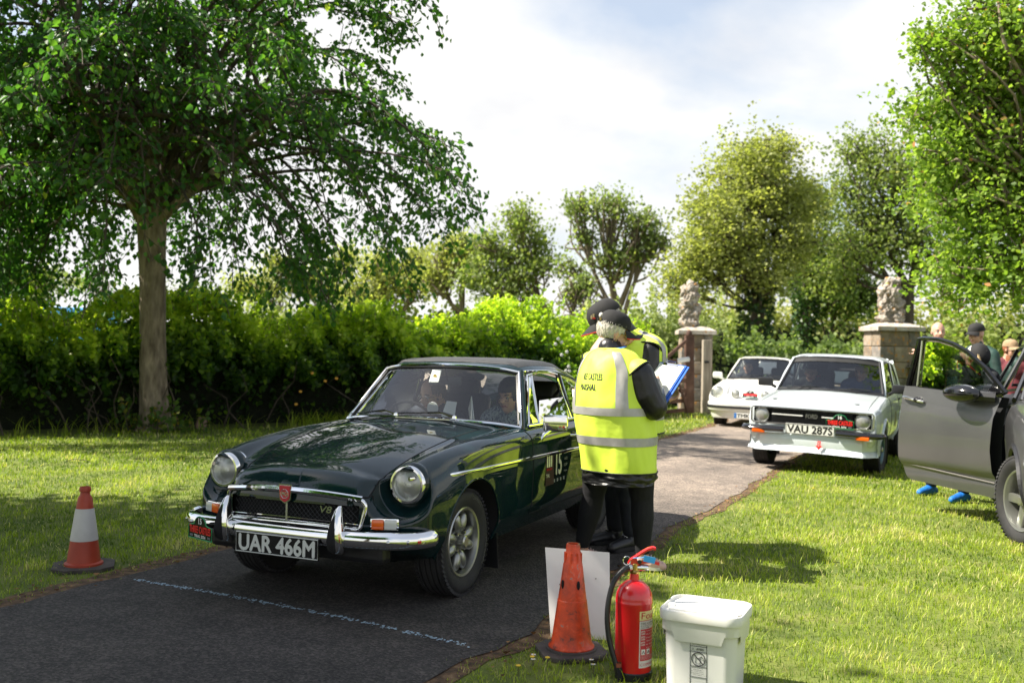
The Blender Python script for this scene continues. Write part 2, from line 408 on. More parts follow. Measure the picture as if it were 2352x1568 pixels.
    def line(s, name, path, parent, r=.0035, m=None, sides=(1,), col0=3, lift=0.0):
        """narrow strip lying along the skin through side-view points (x, z)"""
        for sd in sides:
            pts = [(x, (s.near(x, z, col0) + lift) * sd, z) for x, z in path]
            MB().tube(pts, r, 5).build(name, m or M['black_matt'], parent)
def arch_trim(b, parent, cx, cz, R, inner=.42, lip=None, m=None, a0=-8, a1=188):
    for sd in (1, -1):
        A = [math.radians(a) for a in np.linspace(a0, a1, 40)]
        ys = np.array([b.near(cx + R * math.cos(a), cz + R * math.sin(a), 5) for a in A])
        ys = np.convolve(np.r_[ys[:1], ys, ys[-1:]], [.25, .5, .25], 'valid')
        rows = [[(cx + R * math.cos(a), (y - .004) * sd, cz + R * math.sin(a)) for a, y in zip(A, ys)],
                [(cx + R * .985 * math.cos(a), inner * sd, cz + R * .985 * math.sin(a)) for a in A]]
        mb = MB(); mb.grid(rows)
        mb.prism([(R * .985 * math.cos(a), R * .985 * math.sin(a)) for a in A], (cx, inner * sd, cz), (1, 0, 0), (0, 0, 1), .002)
        mb.build('wheel_well', M['black_matt'], parent)
        if lip: MB().tube([(cx + R * math.cos(a), (y - .002) * sd, cz + R * math.sin(a)) for a, y in zip(A, ys)], lip, 6).build('arch_lip', m, parent)
def make_wheel(parent, x, y, side, r, w, rim_r, style, steer=0.0, z=None, name='wheel'):
    """wheel as a part of the car (tyre, rim, hub cap, nuts as its sub-parts); outer face towards +y*side"""
    e = bpy.data.objects.new(name, None); COL.objects.link(e); e.parent = parent; e.empty_display_size = .1
    e.location = (x, y, z if z is not None else r); e.rotation_euler = (0, 0, steer + (0 if side > 0 else PI))
    h = w / 2
    # tread profile with grooves
    prof = [(rim_r - .005, -h * .72), (rim_r + .02, -h * .88), ((r + rim_r) / 2, -h * 1.02), (r - .035, -h), (r - .012, -h * .86)]
    for g in (-.55, -.18, .18, .55):
        prof += [(r, h * (g - .11)), (r, h * (g - .045)), (r - .008, h * (g - .04)), (r - .008, h * (g + .04)), (r, h * (g + .045)), (r, h * (g + .11))]
    prof += [(r - .012, h * .86), (r - .035, h), ((r + rim_r) / 2 + .01, h * 1.03), ((r + rim_r) / 2 - .012, h * 1.0), (rim_r + .02, h * .9), (rim_r - .005, h * .74)]
    mb = MB(); mb.lathe(prof, 72, 'y')
    # shoulder blocks
    for k in range(60):
        a = 2 * PI * k / 60
        for sg in (-1, 1):
            c = Vector((math.cos(a) * (r - .0125), sg * h * .84, math.sin(a) * (r - .0125)))
            mb.box(c, (.016, h * .30, .021), Matrix.Rotation(-a, 3, 'Y') @ Matrix.Rotation(.5 * sg, 3, 'X'))
    mb.build('tyre', M['rubber'], e, smooth=True, auto=30, fixn=True)
    lip = MB().lathe([(rim_r - .004, h * .60), (rim_r + .004, h * .80), (rim_r - .002, h * .86), (rim_r - .014, h * .82), (rim_r - .020, h * .6), (rim_r - .028, h * .1), (rim_r - .03, -h * .8)], 48, 'y')
    rm = M['rim_blue'] if style == 'minilite' else M['alloy']
    lipm = {'petal': M['alloy_lip'], 'minilite': M['rim_blue'], 'fuchs': M['alloy_lip'], 'suv': M['alloy']}[style]
    lip.build('rim', lipm, e, smooth=True, auto=40)
    MB().lathe([(0, -h * .1), (rim_r - .03, -h * .1)], 32, 'y').build('brake', M['dark_metal'], e)
    sp = MB()
    if style in ('petal', 'minilite'):
        for k in range(8):
            a = 2 * PI * k / 8 + (PI / 8 if style == 'petal' else 0) + ((.09 if k % 2 else -.09) if style == 'petal' else 0)
            R_ = Matrix.Rotation(-a, 3, 'Y'); ln_ = rim_r - .028
            if style == 'petal': sp.ball(R_ @ Vector((ln_ * .68, h * .42, 0)), (ln_ * .36, .030, .031), 14, 10, R_)
            else: sp.tube([R_ @ Vector((.04, h * .40, 0)), R_ @ Vector((ln_ * .6, h * .5, 0)), R_ @ Vector((ln_, h * .35, 0))], [.024, .015, .022], 6, flat=.9)
        sp.lathe([(0, h * .40), (rim_r * .36, h * .40), (rim_r * .40, h * .30), (rim_r * .40, 0)], 24, 'y')
    else:
        ns = 5
        for k in range(ns):
            a = 2 * PI * k / ns; R_ = Matrix.Rotation(-a, 3, 'Y')
            sp.box(R_ @ Vector((rim_r * .52, h * .45, 0)), (rim_r * .95, .03, rim_r * .30), R_, bev=.008)
        sp.lathe([(0, h * .6), (rim_r * .3, h * .55), (rim_r * .34, 0)], 20, 'y')
    sp.build('spokes', rm, e, smooth=True, auto=45)
    hc = MB().lathe([(0, h * .40), (.040, h * .40), (.036, h * .40 + .046), (.028, h * .40 + .052), (0, h * .40 + .052)], 24, 'y'); hc.build('hub_cap', M['alloy_lip'], e, smooth=True, auto=35)
    for k in range(4 if style == 'petal' else 5):
        a = 2 * PI * k / (4 if style == 'petal' else 5) + PI / 4
        MB().lathe([(0, .022), (.009, .022), (.010, 0)], 6, 'y', c=(math.cos(a) * rim_r * .33, h * .40, math.sin(a) * rim_r * .33)).build('wheel_nut', M['chrome_soft'], e)
    return e
def lamp(parent, c, r, name='headlight', fwd=(1, 0, 0), ring=None, depth=.05, dome=.028, ringm=None):
    """round lamp: ring as the part, reflector, fluted lens as sub-parts"""
    fwd = Vector(fwd).normalized(); q = fwd.to_track_quat('X', 'Z').to_matrix(); c = Vector(c)
    def place(mb): mb.v = [c + q @ v for v in mb.v]; return mb
    rr = ring or r * 1.14
    bz = place(MB().lathe([(rr * 1.02, -depth), (rr * 1.02, -depth * .3), (rr, .004), (rr * .95, .016), (r * 1.015, .017), (r * .985, .006)], 48, 'x')).build(name, ringm or M['chrome'], parent, smooth=True, auto=60)
    ref = place(MB().lathe([(r * math.sin(t), -.085 + .085 * (math.sin(t)) ** 2) for t in np.linspace(0.02, PI / 2, 12)], 32, 'x')).build('reflector', M['reflector'], bz, smooth=True)
    place(MB().ball((-.02, 0, 0), (.018, .016, .016), 10, 8)).build('bulb', M['chrome'], bz, smooth=True)
    # lens as a shallow dome with vertical flutes
    rows = []
    for i in range(15):
        t = i / 14; row = []
        for j in range(56):
            a = 2 * PI * j / 56; y, z = r * t * math.cos(a), r * t * math.sin(a)
            row.append((dome * (1 - t * t) + .004 + .0016 * math.sin(y * 620) * (t < .98), y, z))
        rows.append(row)
    place(MB().grid(rows, closed_v=True)).build('lens', M['lens'], bz, smooth=True, auto=None)
    return bz
def lens_mat():
    m = bpy.data.materials.new('fluted_lens'); m.use_nodes = True; nt = m.node_tree; nt.nodes.clear(); N = nt.nodes.new; L = nt.links.new
    out = N('ShaderNodeOutputMaterial'); tr = N('ShaderNodeBsdfTransparent'); tr.inputs[0].default_value = (.93, .95, .93, 1)
    gl = N('ShaderNodeBsdfPrincipled'); gl.inputs['Base Color'].default_value = (.95, .96, .92, 1); gl.inputs['Roughness'].default_value = .3; gl.inputs['Metallic'].default_value = .6
    mx = N('ShaderNodeMixShader'); mx.inputs[0].default_value = .42; L(tr.outputs[0], mx.inputs[1]); L(gl.outputs[0], mx.inputs[2]); L(mx.outputs[0], out.inputs[0]); return m
M['lens'] = lens_mat(); M['reflector'] = mat('lamp_reflector', (.9, .9, .88), .3, .75)
def pane(name, pts, parent, m, label=None, bulge=0.0, n=8):
    """glass bounded by four corners (bottom-left, bottom-right, top-right, top-left), bulged along its normal"""
    a, b, c, d = [Vector(p) for p in pts]; nrm = (b - a).cross(d - a).normalized()
    P = [[(a * (1 - u) + b * u) * (1 - v) + (d * (1 - u) + c * u) * v + nrm * bulge * (1 - (2 * u - 1) ** 2) * 1.0 for u in np.linspace(0, 1, n + 1)] for v in np.linspace(0, 1, n + 1)]
    return MB().grid(P).build(name, m, parent, smooth=True, auto=None)
def fan(name, pts, parent, m):
    return mesh_obj(name, pts, [list(range(len(pts)))], m, parent)
def resample(pts, n):
    pts = [Vector(p) for p in pts]; L = [0]
    for a, b in zip(pts, pts[1:]): L.append(L[-1] + (b - a).length)
    out = []
    for k in range(n):
        t = L[-1] * k / (n - 1); i = max(0, min(len(pts) - 2, int(np.searchsorted(L, t)) - 1)); q = (t - L[i]) / max(L[i + 1] - L[i], 1e-9)
        out.append(pts[i].lerp(pts[i + 1], min(max(q, 0), 1)))
    return out
def rally_plate(parent, num, o, ux, uy, w=.30, tilt=0):
    """arched black rally plate with its lettering, parts of the car"""
    ux, uy, o = Vector(ux).normalized(), Vector(uy).normalized(), Vector(o); n = ux.cross(uy); h = w * .52
    out = [(-.5, 0), (.5, 0), (.5, .30), (.30, .33)] + [(.25 * math.cos(a), .33 + .20 * math.sin(a)) for a in np.linspace(.1, PI - .1, 12)] + [(-.30, .33), (-.5, .30)]
    P = [(a * w, b * w) for a, b in out]
    pl = MB().prism(P, o, ux, uy, .004).build('rally_plate', M['plate_black'], parent)
    edge = MB().tube([o + ux * a + uy * b + n * .005 for a, b in P], .0028, 4, closed=True).build('plate_border', M['green_print'], pl)
    for (t, cy_, fw, fh, mm) in ((str(num), .42, .13, .13, M['white_print']), ('THREE CASTLES', .215, .90, .16, M['red_print']), ('TRIAL 2026', .065, .48, .062, M['white_print'])):
        text_obj('lettering', t, 1, o + uy * cy_ * w, ux, uy, mm, pl, bold=.05, off=.0062, fit=(fw * w, fh * w))
    for sx in (-1, 1):
        for k in range(3): MB().prism([(-.008 * w, 0), (.008 * w, 0), (.008 * w, .05 * w), (-.008 * w, .05 * w)], o + ux * w * sx * (.33 + .045 * k) + uy * .04 * w + n * .005, ux, uy, .001).build('castle_mark', M['plate_grey'], pl)
    return pl
M['green_print'] = mat('green_print', (.02, .30, .10), .5); M['plate_grey'] = mat('grey_print', (.30, .32, .35), .5)
def number_plate(parent, text, c, ux, uy, w, h, ground, ink, border=None, tf=(.90, .68), bold=.045):
    ux, uy, c = Vector(ux).normalized(), Vector(uy).normalized(), Vector(c); n = ux.cross(uy)
    R_ = Matrix((ux, uy, n)).transposed()
    pl = MB().box(c, (w, h, .008), R_, bev=.003).build('number_plate', ground, parent)
    if border:
        P = [(-w / 2 + .006, -h / 2 + .006), (w / 2 - .006, -h / 2 + .006), (w / 2 - .006, h / 2 - .006), (-w / 2 + .006, h / 2 - .006)]
        MB().tube([c + ux * a + uy * b + n * .005 for a, b in P], .0028, 4, closed=True).build('plate_border', border, pl)
    text_obj('lettering', text, 1, c + n * .004, ux, uy, ink, pl, bold=bold, off=.0015, fit=(w * tf[0], h * tf[1]))
    return pl

# ================================================================== dark green coupe
MGT = (-.8769, 5.8679, math.radians(-113.571))
def build_coupe():
    car = thing('coupe', 'dark green classic sports coupe with chrome bumper stopped on the driveway', 'car', (MGT[0], MGT[1], 0), MGT[2])
    car.rotation_euler = (0, 0, MGT[2])
    low = [(.755, .51), (.742, .365), (.685, .255), (.40, .21), (0, .21)]
    T = [
        (.50, [(0, .748), (.22, .738), (.44, .694), (.505, .712), (.598, .770), (.682, .725), (.728, .62), (.735, .50), (.722, .385), (.655, .31), (.35, .28), (0, .28)]),
        (.42, [(0, .772), (.22, .764), (.447, .722), (.51, .734), (.604, .785), (.692, .738), (.737, .635), (.742, .50), (.73, .38), (.665, .29), (.36, .26), (0, .26)]),
        (.25, [(0, .812), (.225, .802), (.457, .770), (.522, .773), (.617, .814), (.706, .768), (.748, .67)] + low),
        (.0, [(0, .858), (.23, .848), (.466, .818), (.532, .813), (.628, .842), (.716, .800), (.755, .70)] + low),
        (-.30, [(0, .893), (.235, .885), (.474, .858), (.545, .848), (.640, .863), (.723, .825), (.757, .705)] + low),
        (-.62, [(0, .922), (.24, .914), (.482, .882), (.56, .868), (.655, .872), (.728, .835), (.757, .702)] + low),
        (-.80, [(0, .935), (.24, .927), (.49, .893), (.57, .876), (.662, .875), (.730, .838), (.757, .70)] + low),
        (-1.3, [(0, .935), (.24, .927), (.49, .893), (.58, .882), (.668, .878), (.732, .838), (.757, .695)] + low),
        (-1.95, [(0, .935), (.24, .927), (.49, .893), (.58, .886), (.668, .882), (.732, .840), (.757, .69)] + low),
        (-2.5, [(0, .925), (.24, .918), (.47, .893), (.56, .88), (.655, .868), (.728, .825), (.752, .69), (.752, .51), (.735, .38), (.67, .28), (.40, .24), (0, .24)]),
        (-2.95, [(0, .87), (.24, .862), (.45, .84), (.53, .825), (.61, .805), (.69, .765), (.72, .66), (.72, .52), (.70, .42), (.63, .35), (.38, .32), (0, .32)]),
        (-3.12, [(0, .80), (.22, .79), (.40, .77), (.48, .76), (.55, .74), (.63, .70), (.66, .62), (.66, .53), (.64, .45), (.58, .40), (.34, .38), (0, .38)]),
    ]
    xs = sorted(set(list(np.round(np.linspace(-3.12, -1.75, 42), 4)) + list(np.round(np.linspace(-1.72, -.83, 30), 4)) + list(np.round(np.linspace(-.80, .50, 62), 4))))
    DF, DR = xs[int(np.argmin(np.abs(np.array(xs) + .83)))], xs[int(np.argmin(np.abs(np.array(xs) + 1.86)))]
    HL = (.494, .593, .673)
    def deform(P):
        Q = P.copy(); x, y, z = Q[..., 0], Q[..., 1], Q[..., 2]
        w = smooth01((x - .30) / .18)
        r = np.hypot(y - HL[1], z - (HL[2] - .004))
        above = np.clip((HL[2] + .095 - z) / .05, 0, 1)
        inner = smooth01(1 - (r - .108) / .085)
        Q[..., 0] = x - np.clip(x - .452, 0, 1) * w * inner * above
        Q[..., 0] -= np.clip(.41 - z, 0, .2) * .55 * smooth01((x - .35) / .2)
        return Q
    b = Body(T, xs, 6, crease=(2, 9), cap=dict(s=np.concatenate([np.linspace(.985, .86, 7), np.linspace(.83, .56, 12), np.linspace(.52, 0.001, 16)]), seg=.42, zc=.50, B=.205, p=3.0, curve=.9, w=.75),
             arches=((0, .315), (-2.312, .315)), archR=.345, archcol=5, deform=deform)
    n = b.n; NI, NJ = b.gone.shape; I = np.arange(NI)[:, None] + np.zeros((1, NJ), int); J = np.arange(NJ)[None, :] + np.zeros((NI, 1), int); C = b.C
    nb = b.nx0 - 1; ilip = nb + 7 + 12                         # ring where the bonnet ends
    cab = (J < 4 * n) & (C[..., 0] < -.86) & (C[..., 0] > -2.80); b.used |= cab
    gr = (I >= nb) & (C[..., 0] > .5) & (np.abs(C[..., 2] - .512) < .058) & (np.abs(C[..., 1]) < .40); b.used |= gr
    bon = b.take((J < 2 * n) & (C[..., 0] > -.60) & (I < ilip)); b.emit('bonnet', bon, M['green_paint'], car)
    ia = xs.index(DF); ib = xs.index(DR)
    door = (I >= ib) & (I < ia) & (J >= 4 * n) & (C[..., 2] > .34) & (J < 9 * n)
    for sd in (1, -1): b.emit('door', door, M['green_paint'], car, sides=(sd,))
    b.used |= door
    bod = b.emit('body', b.take(np.ones_like(b.used)), M['green_paint'], car)
    for ax in (0, -2.312): arch_trim(b, car, ax, .315, .345, lip=.006, m=M['green_paint'])
    # shut lines
    P = b.P
    for sd in (1, -1):
        pts = [Vector((P[i, 2 * n][0], P[i, 2 * n][1] * sd, P[i, 2 * n][2] - .001)) for i in range(xs.index(min(xs, key=lambda q: abs(q + .60))), ilip + 1)]
        MB().tube(pts, .0042, 5).build('shut_line', M['black_matt'], car)
        mb = MB()
        for xx in (DF, DR):
            i = xs.index(xx); col = [j for j in range(4 * n + 2, 9 * n) if P[i, j][2] > .335]
            mb.tube([(P[i, j][0], P[i, j][1] * sd, P[i, j][2]) for j in col], .0038, 5)
        zz = [(x, b.near(x, .345, 6), .345) for x in np.linspace(DR, DF, 30)]; ysm = np.convolve(np.r_[[zz[0][1]] * 2, [q[1] for q in zz], [zz[-1][1]] * 2], np.ones(5) / 5, 'valid')
        mb.tube([(q[0], yy * sd, .345) for q, yy in zip(zz, ysm)], .0038, 5); mb.build('door_gap', M['black_matt'], car)
    iend = xs.index(min(xs, key=lambda q: abs(q + .60)))
    MB().tube([(P[iend, j][0], P[iend, j][1] * 1, P[iend, j][2]) for j in range(2 * n, -1, -1)] + [(P[iend, j][0], -P[iend, j][1], P[iend, j][2]) for j in range(0, 2 * n + 1)], .004, 5).build('shut_line', M['black_matt'], car)
    MB().tube([(P[ilip, j][0] + .001, P[ilip, j][1], P[ilip, j][2]) for j in range(2 * n, -1, -1)] + [(P[ilip, j][0] + .001, -P[ilip, j][1], P[ilip, j][2]) for j in range(0, 2 * n + 1)], .0045, 5).build('shut_line', M['black_matt'], car)
    # raised centre rib of the bonnet nose
    rib = MB(); rows = []
    for k in range(ilip + 1, xs.index(min(xs, key=lambda q: abs(q - .20))), -1):
        p = P[k, 0]; t = (ilip + 1 - k) / (ilip + 1 - xs.index(min(xs, key=lambda q: abs(q - .20)))); w = .046 * (1 - t) + .012; hh = .016 * (1 - t) ** 1.3 - .006 * t; q = P[k, 1]; sl = (q[2] - p[2]) / q[1]
        rows.append([(p[0], y, p[2] + sl * abs(y) * .5 + h_) for y, h_ in ((-w - .012, -.004 - .012 * t), (-w, hh - .008 * t), (0, hh * .85 - .008 * t), (w, hh - .008 * t), (w + .012, -.004 - .012 * t))])
    rib.grid(rows); rib.build('bonnet_rib', M['green_paint'], car, smooth=True, auto=35)
    # chrome side strip, sill strip
    for sd in (1, -1):
        X = np.linspace(.60, -2.95, 60)
        def sp(x):
            if x > .5: i = int(np.argmin(np.hypot(P[:, 5 * n:8 * n, 0].mean(1) - 9, 0)));
            return None
        pts = []
        S = P[:, 4 * n:8 * n + 1]
        for x in X:
            z = np.interp(x, [-2.95, -1.72, -.84, .567], [.672, .688, .699, .711])
            d = np.hypot(S[..., 0] - x, S[..., 2] - z); k = np.unravel_index(np.argmin(d), d.shape); pts.append((x, S[k][1], z))
        ys = np.array([p[1] for p in pts]); ys = np.convolve(np.r_[[ys[0]] * 3, ys, [ys[-1]] * 3], np.ones(7) / 7, 'valid')
        pts = [(p[0], (y + .002) * sd, p[2]) for p, y in zip(pts, ys) if p[0] < .555]
        MB().tube(pts, .0095, 8, flat=1.2).build('side_strip', M['chrome'], car, smooth=True)
    # grille
    def rrect(w0, w1, z0, z1, r=.035, x=.0, k=5):
        out = []
        for (cy_, cz, a0) in ((w1 - r, z1 - r, 0), (-w1 + r, z1 - r, 90), (-w0 + r, z0 + r, 180), (w0 - r, z0 + r, 270)):
            for t in range(k + 1): a = math.radians(a0 + 90 * t / k); out.append((cy_ + r * math.cos(a), cz + r * math.sin(a)))
        return out
    def gx(y): return .705 - .37 * y * y
    F = []; base = rrect(.418, .436, .442, .598, .036)
    dense = []
    for a, c in zip(base, base[1:] + base[:1]):
        d = math.hypot(a[0] - c[0], a[1] - c[1]); k = max(1, int(d / .04))
        dense += [(a[0] + (c[0] - a[0]) * t / k, a[1] + (c[1] - a[1]) * t / k) for t in range(k)]
    def gz(y, z): return z + .030 * (1 - (y / .43) ** 2) * (1 if z > .5 else .6)
    ringp = [Vector((gx(y) + .004, y, gz(y, z))) for y, z in dense]
    gf = MB().tube(ringp, .0125, 8, closed=True, flat=1.0).build('grille', M['chrome'], car, smooth=True, auto=60)
    MB().tube([Vector((gx(y) + .010, y, gz(y, .598) + .004)) for y in np.linspace(-.42, .42, 25)], .017, 8).build('grille_top_bar', M['chrome'], gf, smooth=True)
    back = MB(); back.grid([[(gx(y) - .045, y, gz(y, z)) for y in np.linspace(-.45, .45, 13)] for z in (.42, .62)]); back.build('grille_back', M['black_matt'], gf)
    mesh_ = MB()
    for k in range(-34, 35):
        for s_ in (-1, 1):
            seg = []
            for t in np.linspace(0, 1, 4):
                y = k * .026 + s_ * (t - .5) * .15; z = .452 + t * .135
                if abs(y) < .41: seg.append((gx(y) - .014 - .002 * s_, y, gz(y, z)))
            if len(seg) > 1: mesh_.tube(seg, .0016, 3, caps=False)
    mesh_.build('grille_mesh', M['dark_metal'], gf)
    for z, r in ((.452, .006), (.470, .004)): MB().tube([(gx(y) - .006, y, gz(y, z)) for y in np.linspace(-.41, .41, 21)], r, 6).build('grille_bar', M['chrome'], gf)
    MB().box((.707, 0, .535), (.014, .012, .14)).build('grille_bar', M['chrome_soft'], gf)
    # badge shield
    sh = [(-.036, .045), (.036, .045), (.034, .01), (.029, -.028), (.012, -.040), (0, -.046), (-.012, -.040), (-.029, -.028), (-.034, .01)]
    bd = MB().prism([(a * 1.12, c * 1.12) for a, c in sh], (.722, 0, .612), (0, 1, 0), (0, 0, 1), .008).build('badge', M['chrome'], car)
    MB().prism([(a * .95, c * .95) for a, c in sh], (.731, 0, .612), (0, 1, 0), (0, 0, 1), .003).build('badge_enamel', M['red_enamel'], bd)
    oc = [(.024 * math.cos(a), .024 * math.sin(a)) for a in np.linspace(PI / 8, 2 * PI + PI / 8, 9)[:-1]]
    MB().tube([Vector((.7355, a, .612 + c)) for a, c in oc], .0018, 4, closed=True).build('badge_rim', M['chrome_soft'], bd)
    text_obj('lettering', 'MG', 1, (.734, 0, .612), (0, 1, 0), (0, 0, 1), M['chrome_soft'], bd, bold=.02, fit=(.030, .022))
    for o_ in [text_obj('lettering', 'V8', 1, (.698, .235, .545), (0, 1, .0), (0, 0, 1), M['chrome'], gf, bold=.03, fit=(.072, .034), shear=.2)]: pass
    # headlights
    for sd in (1, -1):
        lamp(car, (HL[0] - .008, HL[1] * sd, HL[2]), .084, fwd=(1, .02 * sd, .0), depth=.09, ring=.1)
        MB().lathe([(.112, -.05), (.115, -.02), (.106, .0), (.10, .004)], 40, 'x', c=(HL[0] - .022, HL[1] * sd, HL[2])).build('headlight_seat', M['green_paint'], car, smooth=True)
    # front lamps: chrome tray, amber and clear halves
    for sd in (1, -1):
        c0 = Vector((.612, .537 * sd, .484)); ang = math.radians(-20 * sd)
        R_ = Matrix.Rotation(-ang, 3, 'Z')
        R_ = Matrix.Rotation(math.radians(21 * sd), 3, 'Z')
        t = MB().box(c0, (.045, .150, .062), R_, bev=.010).build('indicator', M['chrome'], car, smooth=True, auto=35)
        MB().box(c0 + R_ @ Vector((.022, -.034 * sd, 0)), (.034, .064, .050), R_, bev=.008).build('amber_lens', M['amber'], t, smooth=True, auto=35)
        MB().box(c0 + R_ @ Vector((.022, .032 * sd, 0)), (.030, .064, .050), R_, bev=.007).build('clear_lens', M['clear_lens'], t, smooth=True, auto=35)
        for k in (-1, 1): MB().ball(c0 + R_ @ Vector((.024, .068 * k, 0)), .004, 6, 4).build('screw', M['chrome_soft'], t)
    # bumper, overriders, plate
    half = cr([(.765, 0, 0), (.762, .25, 0), (.742, .45, 0), (.700, .61, 0), (.625, .715, 0), (.54, .757, 0), (.475, .765, 0)], 6)
    path = [Vector((p.x, -p.y, 0)) for p in reversed(half[1:])] + half
    prof = [(-.044, -.012), (-.040, .006), (-.024, .019), (0, .024), (.024, .019), (.039, .006), (.044, -.012), (.034, -.022), (0, .002), (-.034, -.022)]
    rows = []
    for i, p in enumerate(path):
        t = (path[min(i + 1, len(path) - 1)] - path[max(i - 1, 0)]).normalized(); nn = Vector((t.y, -t.x, 0)); nn = nn if nn.x > 0 or abs(nn.x) < .3 and nn.y * p.y > 0 else -nn
        e = 1 - .55 * smooth01((abs(i - (len(path) - 1) / 2) / ((len(path) - 1) / 2) - .93) / .07)
        rows.append([p + nn * b_ * e + Vector((0, 0, .413 + a_ * e)) for a_, b_ in prof])
    bp_ = MB().grid(rows, closed_v=True).add([rows[0][k] for k in range(10)], [list(range(10))]).add([rows[-1][k] for k in range(10)], [list(range(10))]).build('bumper', M['chrome'], car, smooth=True, auto=60)
    for y in (.62, .70, -.62, -.70): MB().ball((np.interp(abs(y), [0, .62, .70], [.79, .722, .665]), y, .414), .011, 8, 6).build('bumper_bolt', M['chrome_soft'], bp_, smooth=True)
    for sd in (1, -1):
        R = []
        for (z, x, w, d) in ((.330, .735, .012, .02), (.345, .775, .034, .05), (.38, .80, .043, .058), (.43, .807, .043, .056), (.48, .803, .035, .05), (.53, .788, .024, .04), (.565, .770, .016, .028), (.58, .752, .006, .012)):
            R.append([(x + d * .9 * math.cos(a) - d * .5, .352 * sd + w * math.sin(a), z) for a in np.linspace(0, 2 * PI, 17)[:-1]])
        ov = MB().grid(R, closed_v=True).build('overrider', M['chrome'], car, smooth=True, auto=70)
        rr_ = []
        for (z, x, w) in ((.348, .795, .008), (.37, .823, .022), (.41, .834, .026), (.46, .828, .020), (.51, .812, .011), (.54, .797, .003)):
            rr_.append([(x - .006, .352 * sd - w, z), (x + .003, .352 * sd - w * .8, z), (x + .006, .352 * sd, z), (x + .003, .352 * sd + w * .8, z), (x - .006, .352 * sd + w, z)])
        MB().grid(rr_).build('rubber_pad', M['black_matt'], ov, smooth=True)
    MB().box((.60, 0, .335), (.10, 1.10, .12), bev=.03).build('valance', M['black_plastic'], car)
    number_plate(car, 'UAR 466M', (.792, 0, .355), (0, 1, 0), (0, 0, 1), .523, .112, M['plate_black'], M['silver_print'], M['silver_print'], tf=(.90, .74))
    rally_plate(car, 15, (.815, -.475, .345), (.32, 1, 0), (0, 0, 1), .225)
    # ---- greenhouse
    roof = [  # centre, mid, edge, gutter
        [(-1.05, 0, 1.262), (-1.075, .27, 1.257), (-1.15, .455, 1.240), (-1.165, .495, 1.226)],
        [(-1.16, 0, 1.287), (-1.18, .28, 1.281), (-1.22, .475, 1.258), (-1.23, .515, 1.234)],
        [(-1.40, 0, 1.304), (-1.40, .30, 1.297), (-1.42, .492, 1.268), (-1.42, .535, 1.236)],
        [(-1.72, 0, 1.302), (-1.72, .30, 1.294), (-1.74, .50, 1.262), (-1.74, .550, 1.222)],
        [(-2.02, 0, 1.275), (-2.02, .30, 1.264), (-2.03, .50, 1.228), (-2.03, .565, 1.176)],
        [(-2.32, 0, 1.212), (-2.32, .30, 1.198), (-2.32, .495, 1.155), (-2.32, .585, 1.092)],
        [(-2.62, 0, 1.115), (-2.62, .29, 1.10), (-2.62, .48, 1.055), (-2.60, .60, .985)],
        [(-2.90, 0, .985), (-2.90, .28, .975), (-2.90, .45, .94), (-2.86, .61, .885)]]
    RT = np.array(roof); u = np.linspace(0, 7, 36); Rr = pchip(np.arange(8.), RT, u); RV = np.stack([refine_v(Rr, 5)[k] for k in range(len(u))])
    Pr = [[Vector(p) for p in row] for row in RV]
    def strip(i0, i1, j0, j1, name, m, sides=(1, -1), lift=0):
        mb = MB()
        for sd in sides: mb.grid([[Vector((p.x, p.y * sd, p.z + lift)) for p in Pr[i][j0:j1 + 1]] for i in range(i0, i1 + 1)])
        return mb.build(name, m, car, smooth=True, auto=None)
    strip(0, 23, 0, 15, 'roof', M['green_paint']); strip(23, 33, 11, 15, 'roof_pillar', M['green_paint']); strip(33, 35, 0, 15, 'tailgate', M['green_paint'])
    strip(24, 33, 0, 11, 'rear_window', M['glass']); strip(1, 23, 0, 14, 'headlining', M['headlining'], lift=-.022)
    strip(23, 24, 0, 11, 'tailgate_frame', M['black_plastic'])
    # folded sunroof panel
    mb = MB(); rows = []
    for i in range(5, 20):
        e = min(1, (i - 5) / 1.5, (19 - i) / 1.5); hh = .002 + .013 * math.sqrt(max(e, 0))
        row = []
        for sd in (-1, 1):
            js = [10, 9, 8, 6, 4, 2, 0] if sd < 0 else [2, 4, 6, 8, 9, 10]
            for j in js: row.append(Vector((Pr[i][j].x, Pr[i][j].y * sd, Pr[i][j].z + (hh if j < 10 else .001))))
        rows.append(row)
    mb.grid(rows).build('sunroof', noisy('sunroof_vinyl', [(.3, (.035, .036, .038)), (.7, (.06, .06, .062))], 40, rough=.55), car, smooth=True, auto=50)
    # windscreen: curved base and top lines
    base = [Vector((x, y, z)) for x, y, z in ((-.874, -.640, .882), (-.80, -.50, .905), (-.73, -.25, .922), (-.70, 0, .930), (-.73, .25, .922), (-.80, .50, .905), (-.874, .640, .882))]
    top = [Vector((x, y, z)) for x, y, z in ((-1.150, -.500, 1.222), (-1.10, -.38, 1.243), (-1.06, -.19, 1.252), (-1.045, 0, 1.255), (-1.06, .19, 1.252), (-1.10, .38, 1.243), (-1.150, .500, 1.222))]
    bs, tp = resample(cr(base, 5), 25), resample(cr(top, 5), 25)
    rows = [[a.lerp(c, t) for a, c in zip(bs, tp)] for t in np.linspace(0, 1, 7)]
    MB().grid(rows).build('windscreen', M['glass'], car, smooth=True, auto=None)
    loop = bs + [bs[-1].lerp(tp[-1], t) for t in (.04, .3, .6, .96)] + list(reversed(tp)) + [tp[0].lerp(bs[0], t) for t in (.04, .3, .6, .96)]
    MB().tube(loop, .013, 6, closed=True).build('windscreen_seal', M['black_plastic'], car, smooth=True)
    ctr = sum(loop, Vector()) / len(loop); lo2 = [p + (p - ctr).normalized() * .014 + Vector((.010, 0, .003)) for p in loop]
    MB().tube(lo2, .0105, 8, closed=True).build('windscreen_trim', M['chrome'], car, smooth=True)
